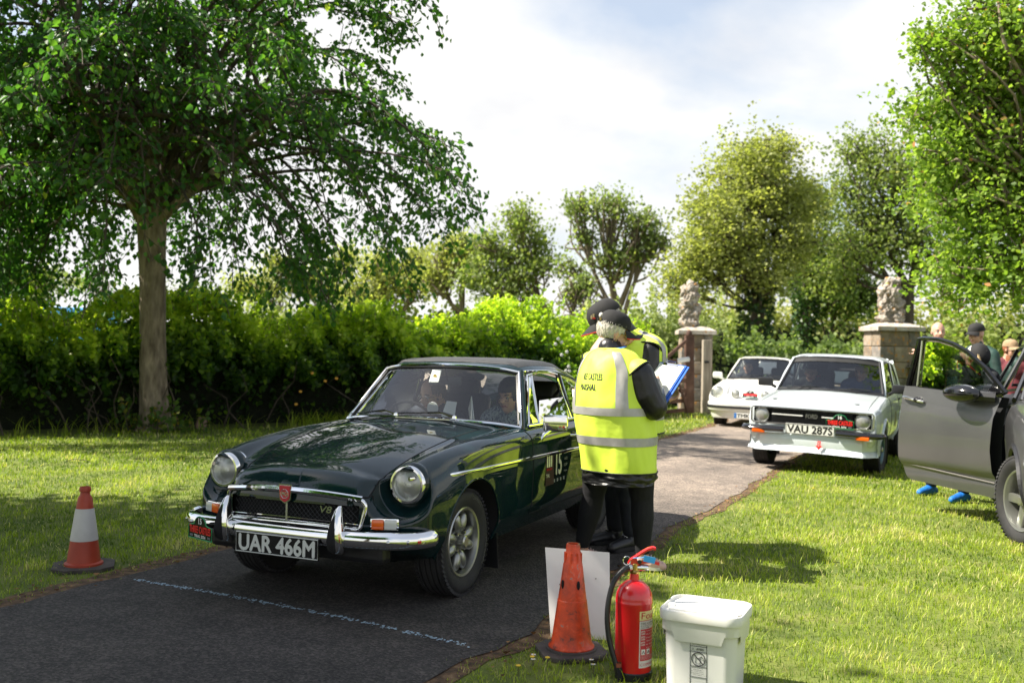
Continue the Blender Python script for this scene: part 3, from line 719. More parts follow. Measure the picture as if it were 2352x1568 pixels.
    for sd in (1, -1):   # A pillars
        mb = MB(); a, c = Vector((-.895, .668 * sd, .868)), Vector((-1.175, .512 * sd, 1.232))
        mb.tube([a + (c - a) * t for t in np.linspace(-.02, 1, 6)], .021, 8); mb.build('windscreen_pillar', M['green_paint'], car, smooth=True)
    # side windows
    for sd in (1, -1):
        V = lambda x, y, z: Vector((x, y * sd, z))
        fr = [V(-.935, .662, .888), V(-1.06, .612, 1.03), V(-1.18, .556, 1.16), V(-1.235, .530, 1.205), V(-1.40, .545, 1.226), V(-1.60, .552, 1.222), V(-1.735, .556, 1.205), V(-1.755, .60, 1.05), V(-1.77, .664, .888)]
        MB().tube(fr, .0105, 6, closed=True).build('window_frame', M['chrome'], car, smooth=True)
        ql = [V(-.99, .658, .897), V(-1.245, .535, 1.192), V(-1.300, .538, 1.205), V(-1.16, .658, .897)]
        MB().tube(ql, .0085, 6, closed=True).build('quarterlight_frame', M['chrome'], car, smooth=True); fan('quarterlight', ql, car, M['glass'])
        dw = [V(-1.17, .655, .895), V(-1.27, .61, 1.05) if sd < 0 else V(-1.235, .628, 1.04), V(-1.745, .615, 1.045), V(-1.765, .657, .895)] if sd > 0 else [V(-1.17, .655, .895), V(-1.31, .54, 1.205), V(-1.73, .556, 1.20), V(-1.765, .657, .895)]
        fan('door_glass', dw, car, M['glass'])
        rw = [V(-1.815, .662, .890), V(-1.79, .562, 1.195), V(-1.95, .565, 1.172), V(-2.15, .575, 1.120), V(-2.38, .595, 1.03), V(-2.55, .62, .935), V(-2.60, .655, .890)]
        MB().tube(rw, .0095, 6, closed=True).build('rear_side_frame', M['chrome'], car, smooth=True); fan('rear_side_window', rw, car, M['glass'])
        MB().tube([Pr[i][15] * 1 if sd > 0 else Vector((Pr[i][15].x, -Pr[i][15].y, Pr[i][15].z)) for i in range(2, 34)], .008, 6).build('roof_gutter', M['chrome'], car, smooth=True)
        MB().tube([V(-1.79, .663, .875), V(-1.78, .60, 1.05), V(-1.765, .556, 1.205)], .018, 6).build('door_pillar', M['black_plastic'], car)
        MB().tube([V(x, .672 + .004, .890) for x in np.linspace(-.91, -2.62, 10)], .009, 6).build('waist_strip', M['chrome'], car, smooth=True)
        # fill between rear side glass and gutter
        mb = MB(); lo = resample([q for q in rw[1:]], 14); hi = resample([Vector((Pr[i][15].x, Pr[i][15].y * sd, Pr[i][15].z)) for i in range(15, 35)], 14); mb.grid([lo, hi]); mb.build('rear_quarter', M['green_paint'], car, smooth=True)
        # outside handle and lock
        hb = V(-1.60, .752, .79); h = MB().tube([hb + V(.075, -.004, 0), hb + V(.07, .03, .002), hb + V(-.05, .034, .0), hb + V(-.07, .0, 0)], .0085, 6).build('door_handle', M['chrome'], car, smooth=True)
        MB().ball(hb + V(.02, -.002, 0), (.045, .008, .028), 14, 8).build('handle_dish', M['dark_metal'], h, smooth=True); MB().lathe([(.013, -.01), (.013, .006), (0, .008)], 12, 'y', c=V(-1.76, .755, .70)).build('door_lock', M['chrome'], car)
    # door mirror
    mr = MB().box((-1.06, .815, .908), (.05, .165, .105), Matrix.Rotation(math.radians(18), 3, 'Z'), bev=.018).build('door_mirror', M['chrome'], car, smooth=True, auto=30)
    MB().tube([(-1.0, .735, .80), (-1.02, .755, .835), (-1.05, .79, .865)], [.020, .012, .010], 8).build('mirror_arm', M['chrome'], mr, smooth=True)
    # cowl vent, wipers, washer jets
    vt = MB()
    vt.box((-.655, .06, .928), (.055, .40, .006)); 
    vo = vt.build('scuttle_vent', M['chrome_soft'], car)
    for k in range(7): MB().box((-.655, -.11 + .056 * k, .9325), (.042, .030, .004)).build('vent_slot', M['black_matt'], vo)
    for (py, ty, tz, tx) in ((-.16, -.56, .925, -.755), (.27, -.20, .948, -.69)):
        piv = Vector((-.675, py, .935)); tip = Vector((tx, ty, tz)); mid = piv.lerp(tip, .45) + Vector((.012, 0, .022))
        w = MB().tube([piv + Vector((0, 0, .008)), piv.lerp(mid, .4) + Vector((0, 0, .02)), mid], [.011, .010, .0045], 6).build('wiper', M['black_gloss'], car, smooth=True)
        MB().tube([mid.lerp(tip, -.45) + Vector((.004, 0, .004)), mid, tip], [.0035, .006, .0035], 5).build('wiper_blade', M['black_plastic'], w)
        MB().lathe([(.017, 0), (.015, .014), (.006, .02), (0, .02)], 12, 'z', c=piv).build('wiper_spindle', M['chrome'], w, smooth=True)
    # entry sticker on the door
    S = b.P
    def on_side(x, z): return b.near(x, z, 6)
    def side_text(s_, xc, zc, w, h, m, p, bold=.03):
        y = on_side(xc, zc) + .0022; return text_obj('lettering', s_, 1, (xc, y, zc), (-1, 0, 0), (0, 0, 1), m, p, bold=bold, fit=(w, h))
    st = MB().prism([(0, 0), (.15, 0), (.15, .20), (0, .20)], (-1.045, on_side(-1.1, .6) + .0006, .492), (-1, 0, 0), (0, 0, 1), -.0009).build('door_sticker', mat('sticker_maroon', (.03, .006, .010), .4), car)
    for k in range(3):
        MB().prism([(-.011, 0), (.011, 0), (.009, .075), (-.009, .075)], (-1.068 - .036 * k, on_side(-1.1, .63) + .0025, .612), (-1, 0, 0), (0, 0, 1), .001).build('castle_mark', M['white_print'], st)
        MB().prism([(-.004, 0), (.004, 0), (.002, .02), (-.003, .02)], (-1.068 - .036 * k, on_side(-1.1, .63) + .0025, .688), (-1, 0, 0), (0, 0, 1), .001).build('castle_flag', M['red_print'], st)
    side_text('TRIAL', -1.08, .557, .06, .022, M['white_print'], st); side_text('THREE CASTLES', -1.10, .598, .10, .012, M['red_print'], st); side_text('15', -1.275, .625, .10, .15, M['white_print'], st)
    for k, t in enumerate(('Brantz', 'HRCR', 'DP', 'Moyes')): side_text(t, -1.41, .685 - .042 * k, .055, .018, M['plate_grey'], st, .01)
    for k in range(5): MB().prism([(-.012, 0), (.012, 0), (.012, .022), (-.012, .022)], (-1.15 - .06 * k, on_side(-1.2, .51) + .0022, .500), (-1, 0, 0), (0, 0, 1), .001).build('sponsor_mark', M['plate_grey'], st)
    # wheels: front turned slightly
    for sd in (1, -1):
        make_wheel(car, 0, .615 * sd, sd, .302, .178, .192, 'petal', steer=math.radians(0))
        make_wheel(car, -2.312, .615 * sd, sd, .302, .178, .192, 'petal')
        MB().box((-.42, .62 * sd, .20), (.008, .17, .26), Matrix.Rotation(.12, 3, 'Y'), bev=.003).build('mud_flap', M['black_plastic'], car)
    # tyre lettering, bent round the side wall
    for word, a0, hgt in (('VREDESTEIN', 160, .020), ('QUATRAC 5', 62, .020), ('VREDESTEIN', -20, .020)):
        v, f = text_geo(word, 1.0, bold=.02); arr = np.array(v); sc_ = hgt / (arr[:, 1].max() - arr[:, 1].min()); R0 = .249
        P2 = []
        for a_, b_ in v:
            th = math.radians(a0) - a_ * sc_ / R0; rr = R0 + b_ * sc_; P2.append((-rr * math.cos(th) if False else rr * math.cos(PI - th) * -1, .7085, .302 + rr * math.sin(th)))
        P2 = [(-x if False else -x, y, z) for x, y, z in P2]
        mesh_obj('tyre_lettering', P2, f, mat('moulded_rubber', (.10, .10, .095), .5), car)
    # ---- inside
    MB().box((-.98, 0, .80), (.20, 1.16, .12), bev=.04).build('dashboard', M['black_plastic'], car)
    MB().box((-.86, 0, .868), (.26, 1.14, .02), bev=.008).build('scuttle_panel', M['black_matt'], car)
    MB().box((-1.8, 0, .30), (1.9, 1.20, .03)).build('cabin_floor', M['black_matt'], car)
    MB().box((-2.55, 0, .62), (.7, 1.20, .06)).build('rear_deck', M['interior'], car)
    MB().box((-1.75, 0, .45), (1.2, .22, .25), bev=.03).build('tunnel', M['interior'], car)
    for y in (-.33, .33):
        s_ = MB().box((-1.62, y, .46), (.50, .46, .16), bev=.05).build('seat', M['leather'], car, smooth=True, auto=60)
        MB().box((-1.93, y, .76), (.14, .47, .56), Matrix.Rotation(-.28, 3, 'Y'), bev=.055).build('seat_back', M['leather'], s_, smooth=True, auto=60)
        MB().box((-2.02, y, 1.06), (.10, .27, .17), Matrix.Rotation(-.2, 3, 'Y'), bev=.04).build('headrest', M['leather'], s_, smooth=True, auto=60)
    wl = MB(); c = Vector((-1.20, -.33, .83)); a_ = Vector((math.sin(.45), 0, math.cos(.45))); wl.tube([c + (Vector((0, 1, 0)) * math.cos(t) + a_ * math.sin(t)) * .19 for t in np.linspace(0, 2 * PI, 29)[:-1]], .011, 6, closed=True)
    for t in (0, PI, PI * 1.5): wl.tube([c, c + (Vector((0, 1, 0)) * math.cos(t) + a_ * math.sin(t)) * .185], .008, 5)
    wl.build('steering_wheel', M['black_plastic'], car, smooth=True)
    im = MB().box((-1.10, -.02, 1.158), (.022, .235, .062), Matrix.Rotation(.15, 3, 'Z'), bev=.010).build('interior_mirror', mat('mirror_back', (.05, .06, .062), .4), car, smooth=True)
    MB().tube([(-1.09, 0, 1.16), (-1.06, 0, 1.245)], .006, 5).build('mirror_stem', M['black_plastic'], im)
    sk = MB().prism([(-.036, -.04), (.036, -.04), (.036, .04), (-.036, .04)], (-1.00, -.045, 1.190), (.0, 1, .0), (-.6, 0, 1), .002).build('screen_sticker', M['white_print'], car)
    MB().lathe([(0, .004), (.014, .004)], 14, 'x', c=(-.997, -.045, 1.19)).build('sticker_motif', mat('yellow_print', (.75, .50, .03), .5), sk)
    tx = MB().lathe([(0, .004), (.022, .004), (.024, .002), (.04, .002), (.043, 0)], 24, 'x', c=(-.79, .05, .985)); tx.build('tax_disc_holder', M['clear_lens'], car)
    MB().prism([(0, 0), (.10, -.01), (.105, .11), (.03, .115)], (-.81, .10, .92), (0, 1, 0), (-.25, 0, 1), .002).build('paper_slip', M['white_print'], car)
    for sd in (1, -1):   # belts
        MB().tube([(-1.98, .50 * sd, 1.10), (-1.86, .42 * sd, .95), (-1.74, .28 * sd, .70)], .022, 4, flat=.12).build('seat_belt', M['black_matt'], car)
    MB().tube([(-2.02, .52, 1.14), (-2.1, .2, .9), (-2.2, -.35, .75)], .03, 6, flat=.6).build('belt_strap', M['black_matt'], car)
    MB().tube([(-.55, -.4, .26), (-2.8, -.4, .3)], .03, 6).build('exhaust_pipe', M['dark_metal'], car)
    return car
COUPE = build_coupe()
# ================================================================== ground, driveway, grass
L_EDGE = [(-8.5, -9), (-6.1, -3), (-4.4, 1), (-2.62, 5.1), (-2.22, 5.9), (-1.92, 6.6), (-1.15, 8.4), (0, 11), (1.15, 13.5), (2.28, 15.4), (3.72, 18.6), (4.75, 21.5), (5.3, 25), (5.7, 30), (5.8, 40)]
R_EDGE = [(-5.2, -9), (-3.1, -3), (-1.75, 1), (-.30, 4.14), (.167, 4.99), (1.06, 7.33), (2.28, 9.9), (3.25, 12.2), (4.5, 15), (6.0, 18.5), (7.2, 21.8), (8.0, 25), (8.5, 30), (8.6, 40)]
def dense(edge, n): return [(p.x, p.y) for p in resample(cr([Vector((x, y, 0)) for x, y in edge], 6), n)]
LE, RE = np.array(dense(L_EDGE, 320)), np.array(dense(R_EDGE, 320))
def wob(E, amp, seed):
    out = E.copy()
    for i, (x, y) in enumerate(E):
        out[i, 0] += amp * (mnoise.noise((x * 1.3 + seed, y * 1.3, 0)) + .6 * mnoise.noise((x * 6 + seed, y * 6, 3)))
    return out
LE, RE = wob(LE, .07, 1), wob(RE, .09, 9)
def asphalt():
    m = mat('asphalt', rough=.86, spec=.3); nt, b = nodes(m); N = nt.nodes.new; L = nt.links.new
    tc = N('ShaderNodeTexCoord')
    def noise(sc, det, ro=.5):
        n = N('ShaderNodeTexNoise'); n.inputs['Scale'].default_value = sc; n.inputs['Detail'].default_value = det; n.inputs['Roughness'].default_value = ro; L(tc.outputs['Object'], n.inputs[0]); return n
    big = noise(.55, 5, .6); mid = noise(5, 5, .6)
    vor = N('ShaderNodeTexVoronoi'); vor.inputs['Scale'].default_value = 95; L(tc.outputs['Object'], vor.inputs[0])
    r1 = N('ShaderNodeValToRGB'); fill_ramp(r1, [(.3, (.034, .032, .032)), (.7, (.070, .064, .060))]); L(big.outputs[0], r1.inputs[0])
    r2 = N('ShaderNodeValToRGB'); fill_ramp(r2, [(.0, (.50, .50, .50)), (.55, (.95, .95, .95)), (1, (2.2, 2.1, 2.0))]); sep = N('ShaderNodeSeparateColor'); L(vor.outputs['Color'], sep.inputs[0]); L(sep.outputs[0], r2.inputs[0])
    mul = N('ShaderNodeMix'); mul.data_type = 'RGBA'; mul.blend_type = 'MULTIPLY'; mul.inputs[0].default_value = .8; L(r1.outputs[0], mul.inputs[6]); L(r2.outputs[0], mul.inputs[7])
    r3 = N('ShaderNodeValToRGB'); fill_ramp(r3, [(.35, (.72, .72, .72)), (.65, (1.2, 1.18, 1.14))]); L(mid.outputs[0], r3.inputs[0])
    mu2 = N('ShaderNodeMix'); mu2.data_type = 'RGBA'; mu2.blend_type = 'MULTIPLY'; mu2.inputs[0].default_value = .8; L(mul.outputs[2], mu2.inputs[6]); L(r3.outputs[0], mu2.inputs[7])
    # cracks near the edges and colour paler further up the drive, near end darkened to imitate shade
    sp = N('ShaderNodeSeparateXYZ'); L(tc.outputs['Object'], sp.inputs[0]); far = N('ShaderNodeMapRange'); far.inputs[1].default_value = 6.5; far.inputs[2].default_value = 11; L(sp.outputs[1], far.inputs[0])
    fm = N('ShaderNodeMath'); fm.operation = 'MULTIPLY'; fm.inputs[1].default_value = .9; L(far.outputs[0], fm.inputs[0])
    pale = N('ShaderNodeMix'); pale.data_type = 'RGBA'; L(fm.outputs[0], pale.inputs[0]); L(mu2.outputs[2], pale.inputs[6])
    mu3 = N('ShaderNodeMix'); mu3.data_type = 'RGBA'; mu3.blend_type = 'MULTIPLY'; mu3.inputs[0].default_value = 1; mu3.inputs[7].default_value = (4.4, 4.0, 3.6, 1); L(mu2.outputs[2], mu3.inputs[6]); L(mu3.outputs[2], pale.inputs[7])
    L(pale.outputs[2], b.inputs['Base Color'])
    bp = N('ShaderNodeBump'); bp.inputs['Strength'].default_value = .9; bp.inputs['Distance'].default_value = .006; L(vor.outputs['Distance'], bp.inputs['Height'])
    bp2 = N('ShaderNodeBump'); bp2.inputs['Strength'].default_value = .4; bp2.inputs['Distance'].default_value = .02; L(mid.outputs[0], bp2.inputs['Height']); L(bp.outputs[0], bp2.inputs['Normal']); L(bp2.outputs[0], b.inputs['Normal'])
    return m
def flat_strip(name, A, B, m, dz, cols=8, kind='structure'):
    t = np.linspace(0, 1, cols + 1)[None, :, None]; P = A[:, None, :] * (1 - t) + B[:, None, :] * t
    n, c = P.shape[:2]; z = Gn(P[..., 0], P[..., 1]) + dz
    V = np.concatenate([P, z[..., None]], 2).reshape(-1, 3); i = np.arange(n - 1)[:, None] * c + np.arange(c - 1)[None, :]
    F = np.stack([i, i + 1, i + 1 + c, i + c], -1).reshape(-1, 4)
    o = mesh_obj(name, V, F, m, smooth=True); o['kind'] = kind; return o
def ground():
    soil = noisy('turf_soil', [(.3, (.065, .095, .012)), (.55, (.12, .15, .02)), (.75, (.17, .17, .05))], 3.5, 8, rough=.95, bump=.5, bump_scale=60, bdist=.02)
    xs = np.r_[-400, -200, -100, np.arange(-60, -12, 4), np.arange(-12, 14, .5), np.arange(14, 60, 4), 100, 200, 400.]; ys = np.r_[-150, -60, np.arange(-30, -2, 4), np.arange(-2, 30, .5), np.arange(30, 80, 5), 100, 200, 500, 1200.]
    Xg, Yg = np.meshgrid(xs, ys); V = np.stack([Xg, Yg, Gn(Xg, Yg)], -1).reshape(-1, 3); nx = len(xs)
    i = np.arange(len(ys) - 1)[:, None] * nx + np.arange(nx - 1)[None, :]
    F = np.stack([i, i + 1, i + 1 + nx, i + nx], -1).reshape(-1, 4)
    g = mesh_obj('ground', V, F, soil, smooth=True); g['kind'] = 'structure'
    dirt = noisy('verge_dirt', [(.3, (.035, .022, .012)), (.5, (.11, .062, .030)), (.7, (.21, .13, .065))], 16, 8, rough=.95, bump=.8, bump_scale=60, bdist=.02)
    flat_strip('verge', LE - np.c_[np.full(320, .19), np.zeros(320)] + np.c_[[.05 * mnoise.noise((i * .3, 0, 0)) for i in range(320)], np.zeros(320)], LE + [.10, 0], dirt, .004, 3)
    flat_strip('verge', RE - [.08, 0], RE + np.c_[[.11 + .07 * mnoise.noise((i * .4, 5, 0)) for i in range(320)], np.zeros(320)], dirt, .004, 3)
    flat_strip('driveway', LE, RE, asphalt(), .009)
    # chalk line on the tarmac: a run of broken blue-white flecks
    a, b = gp(315, 1333), gp(1095, 1490); V, F = [], []
    for k in range(560):
        t = RNG.random(); side = RNG.normal() * .011; c = a.lerp(b, t); d = (b - a).normalized(); nrm = Vector((-d.y, d.x, 0))
        bend = .05 * math.sin(t * 3.0); c = c + nrm * (side + bend - .02); r = .003 + .006 * RNG.random(); z = G(c.x, c.y) + .0135
        if mnoise.noise((t * 34, 0, 0)) < -.12 and RNG.random() < .7: continue
        n0 = len(V); st = RNG.random() * 6
        for q in range(5): an = st + 2 * PI * q / 5; V.append((c.x + r * math.cos(an) * (.7 + .6 * RNG.random()), c.y + r * math.sin(an), z))
        F.append(list(range(n0, n0 + 5)))
    o = mesh_obj('chalk_line', V, F, mat('blue_white_chalk', (.34, .46, .56), .9)); o['kind'] = 'stuff'
ground()
def road_dist(x, y):
    """signed: >0 outside the driveway (metres, roughly), arrays"""
    xl = np.interp(y, LE[:, 1], LE[:, 0]); xr = np.interp(y, RE[:, 1], RE[:, 0]); return np.maximum(xl - x, x - xr) * .85
GRASS = [(0, (.065, .12, .010)), (.35, (.17, .25, .016)), (.7, (.31, .40, .030)), (.9, (.44, .48, .08)), (1, (.56, .50, .24))]
M['grass'] = leaf_mat('grass_blades', GRASS, .38, .5)
def blades(name, xy, h, w, bend, m=None, rnd=None):
    """xy (n,2); every blade is a tapered three-segment strip"""
    n = len(xy); z0 = Gn(xy[:, 0], xy[:, 1]); a = RNG.random(n) * 2 * PI; d = np.stack([np.cos(a), np.sin(a)], 1); s = np.stack([-d[:, 1], d[:, 0]], 1)
    V = np.zeros((n, 7, 3)); 
    for k, (t, ww) in enumerate(((0, 1), (.4, .85), (.75, .5))):
        c = xy + d * (bend * t * t)[:, None] * h[:, None]; z = z0 + h * (t - .25 * bend * t * t) - .003
        for e, sg in ((0, -1), (1, 1)):
            V[:, k * 2 + e, :2] = c + s * (w * ww * sg / 2)[:, None]; V[:, k * 2 + e, 2] = z
    c = xy + d * bend[:, None] * h[:, None]; V[:, 6, :2] = c; V[:, 6, 2] = z0 + h * (1 - .35 * bend)
    b = (np.arange(n) * 7)[:, None]
    T = np.array([[0, 1, 3], [0, 3, 2], [2, 3, 5], [2, 5, 4], [4, 5, 6]]); F = (b[:, None] + T[None]).reshape(-1, 3)
    rv = rnd if rnd is not None else RNG.random(n)
    o = mesh_obj(name, V.reshape(-1, 3), F, m or M['grass'], smooth=True, attrs={'rnd': np.repeat(rv, 7)}); o['kind'] = 'stuff'; return o
def scatter(x0, x1, y0, y1, n):
    return np.stack([RNG.uniform(x0, x1, n), RNG.uniform(y0, y1, n)], 1)
def grass():
    parts = []
    # density falls with distance; kept inside what the camera could see, with margin
    for (y0, y1, dens, hh) in ((3.3, 4.6, 3400, .038), (4.6, 6.0, 3000, .040), (6, 8, 2200, .042), (8, 10.5, 1300, .046), (10.5, 14, 700, .052), (14, 20, 260, .062), (20, 30, 80, .08)):
        w = .56 * y1 + .8; n = int(dens * (2 * w) * (y1 - y0)); p = scatter(-w, w, y0, y1, n); parts.append((p, np.full(len(p), hh), np.full(len(p), (.0042 if y1 < 7 else .0065 if y1 < 11 else .011 if y1 < 15 else .018 if y1 < 21 else .03))))
    P = np.concatenate([a for a, _, _ in parts]); H = np.concatenate([a for _, a, _ in parts]); Wd = np.concatenate([a for _, _, a in parts])
    dd = road_dist(P[:, 0], P[:, 1]); nz = np.array([mnoise.noise((x * 2.2, y * 2.2, 0)) for x, y in P[::1]]) if len(P) < 50000 else None
    if nz is None:   # cheap value noise on a grid
        gx_ = np.array([[mnoise.noise((i * .12, j * .12, 0)) + .7 * mnoise.noise((i * .5, j * .5, 4)) for j in range(400)] for i in range(500)])
        ii = np.clip(((P[:, 0] + 20) / 40 * 499).astype(int), 0, 499); jj = np.clip(((P[:, 1]) / 32 * 399).astype(int), 0, 399); nz = gx_[ii, jj]
    left = P[:, 0] < np.interp(P[:, 1], LE[:, 1], (LE[:, 0] + RE[:, 0]) / 2)
    off = np.where(left, .03, -.03) + .12 * nz
    k = (dd > off) & (RNG.random(len(P)) < np.clip((dd - off) / .16, .15, 1)) & (np.abs(P[:, 0]) < .56 * P[:, 1] + .5)
    hb = np.interp(P[:, 0], [-12, -8, -4, -2, 1, 3.4], [12.7, 13.6, 16.3, 16.9, 18.7, 22.3])          # nothing under the hedge
    k &= ~((P[:, 1] > hb) & (P[:, 0] < 3.0))
    P, H, Wd, nz, dd = P[k], H[k], Wd[k], nz[k], dd[k]
    n = len(P); H = H * (.42 + .8 * RNG.random(n)) * (1 + .5 * nz) * np.clip(.5 + dd, .6, 1)
    rnd = np.clip(.50 + .65 * nz + RNG.normal(0, .17, n) - (P[:, 0] < -1) * .14, 0, 1); rnd[RNG.random(n) < .05] = .97  # blades left of the drive coloured darker to imitate shade
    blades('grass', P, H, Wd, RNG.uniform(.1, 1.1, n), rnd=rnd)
    # coarse longer stems
    m = 900; Q = scatter(.2, 6, 3.8, 10, m); q = (road_dist(Q[:, 0], Q[:, 1]) > .05); Q = Q[q]
    blades('long_grass', Q, RNG.uniform(.06, .12, len(Q)), np.full(len(Q), .0045), RNG.uniform(.4, 1.4, len(Q)), rnd=RNG.uniform(.5, 1, len(Q)))
    # long grass along the hedge foot
    m = 2600; x = RNG.uniform(-7.5, .5, m); y = np.interp(x, [-12, -8, -4, -2, 1, 3.4], [12.7, 13.6, 16.3, 16.9, 18.7, 22.3]) + RNG.normal(-.05, .12, m); k = RNG.random(m) < np.where((x > -3.6) & (x < -1.3), .8, .12); Q = np.stack([x, y], 1)[k]
    blades('hedge_foot_grass', Q, RNG.uniform(.15, .42, len(Q)), np.full(len(Q), .014), RNG.uniform(.3, 1.3, len(Q)), rnd=RNG.uniform(.3, .85, len(Q)))
grass()
def litter():
    """dead leaves and twigs along the drive edges"""
    V, F, R_ = [], [], []
    for k in range(1500):
        E = LE if RNG.random() < .6 else RE; i = int(RNG.integers(60, 200)); p = E[i]; s = -1 if E is LE else 1
        x = p[0] + s * abs(RNG.normal()) * .11; y = p[1] + RNG.normal() * .1; z = G(x, y) + .014; a = RNG.random() * 6.28; r = .008 + .014 * RNG.random()
        n0 = len(V); t = RNG.normal(0, .5)
        for (u, v) in ((-1, 0), (0, -.45), (1, 0), (0, .45)): V.append((x + r * (u * math.cos(a) - v * math.sin(a)), y + r * (u * math.sin(a) + v * math.cos(a)), z + r * (.3 + t * v + .3 * u * u)))
        F.append([n0, n0 + 1, n0 + 2, n0 + 3]); R_ += [RNG.random()] * 4
    o = mesh_obj('leaf_litter', V, F, leaf_mat('dead_leaves', [(0, (.06, .03, .015)), (.5, (.19, .095, .04)), (.85, (.33, .19, .08)), (1, (.12, .16, .03))], .1, .8), attrs={'rnd': R_}); o['kind'] = 'stuff'
litter()

# ================================================================== leaves and trees
def leaves(name, C, size, m, parent=None, shape='leaf', up=.35, rnd=None, droop=0., curl=.25, aim=None, kind=None, nrm=None):
    """C (n,3) centres; each leaf is a small folded blade of four or six corners"""
    n = len(C)
    d = RNG.normal(size=(n, 3)) if aim is None else aim + RNG.normal(size=(n, 3)) * .45
    d[:, 2] -= droop; d /= np.linalg.norm(d, axis=1, keepdims=True) + 1e-9
    q = RNG.normal(size=(n, 3)) if nrm is None else nrm + RNG.normal(size=(n, 3)) * .6
    q[:, 2] += up * 2; s = np.cross(d, q); s /= np.linalg.norm(s, axis=1, keepdims=True) + 1e-9; u = np.cross(s, d)
    size = (np.full(n, size) if np.isscalar(size) else size) * RNG.uniform(.65, 1.25, n)
    pr = {'leaf': [(-.5, 0, 0), (-.12, .40, 1), (.32, .26, .8), (.62, 0, .2), (.32, -.26, .8), (-.12, -.40, 1)],
          'narrow': [(-.5, 0, 0), (0, .20, 1), (.6, 0, .2), (0, -.20, 1)],
          'quad': [(-.5, 0, 0), (0, .42, 1), (.5, 0, .2), (0, -.42, 1)]}[shape]
    V = np.stack([C + d * (size * a)[:, None] + s * (size * b)[:, None] + u * (size * curl * (c - .5) * .5)[:, None] for a, b, c in pr], 1)
    kf = len(pr); F = (np.arange(n) * kf)[:, None] + np.arange(kf)[None]
    if kf == 6: F = np.concatenate([(np.arange(n) * 6)[:, None] + np.array([[0, 1, 2, 3]]), (np.arange(n) * 6)[:, None] + np.array([[0, 3, 4, 5]])])
    rv = rnd if rnd is not None else RNG.random(n)
    o = mesh_obj(name, V.reshape(-1, 3), F, m, parent, attrs={'rnd': np.repeat(rv, kf)})
    if kind: o['kind'] = kind
    return o
def bark(name, c1, c2, scale=9):
    return noisy(name, [(.3, c1), (.55, tuple((a + b) / 2 for a, b in zip(c1, c2))), (.75, c2)], scale, 8, rough=.92, bump=1.0, bump_scale=scale * 2.2, stretch=(1, 1, .28), bdist=.03)
M['bark'] = bark('grey_brown_bark', (.09, .068, .045), (.34, .28, .20), 14)
M['bark_dark'] = bark('dark_bark', (.035, .026, .02), (.12, .095, .07), 8)
M['bark_pale'] = bark('pale_bark', (.12, .09, .065), (.30, .24, .18), 6)
def limbs(mb, p, d, L, r, depth, tips, spread=.55, up=.15, split=(2, 3), taper=.62, seg=5, wob_=.22, rec=None, minr=.006, sides=6):
    """recursive limbs; collects twig ends"""
    pts = [p.copy()]; rs = [r]; q = p.copy(); v = d.normalized()
    for k in range(seg):
        v = (v + Vector(RNG.normal(size=3)) * wob_ * .5 + Vector((0, 0, up * .25))).normalized(); q = q + v * (L / seg); pts.append(q.copy()); rs.append(max(minr, r * (1 - (1 - taper) * (k + 1) / seg)))
        if depth <= 1: tips.append((q.copy(), v.copy()))
    mb.tube(pts, rs, sides if r > .03 else 4, caps=False)
    if depth <= 0: return
    k = int(RNG.integers(split[0], split[1] + 1))
    for j in range(k):
        a = RNG.uniform(0, 2 * PI); o = v.orthogonal().normalized(); o.rotate(Matrix.Rotation(a, 3, v)); nd = (v + o * spread * RNG.uniform(.6, 1.4)).normalized()
        limbs(mb, pts[-1], nd, L * RNG.uniform(.62, .85), rs[-1] * .78, depth - 1, tips, spread, up, split, taper, seg, wob_, rec, minr, sides)
    if depth > 1 and RNG.random() < .7:
        nd = (v * .5 + Vector(RNG.normal(size=3)) * .8).normalized(); limbs(mb, pts[len(pts) // 2], nd, L * .6, rs[len(pts) // 2] * .5, depth - 2, tips, spread, up, split, taper, seg, wob_, rec, minr, sides)
SEED_T = 8
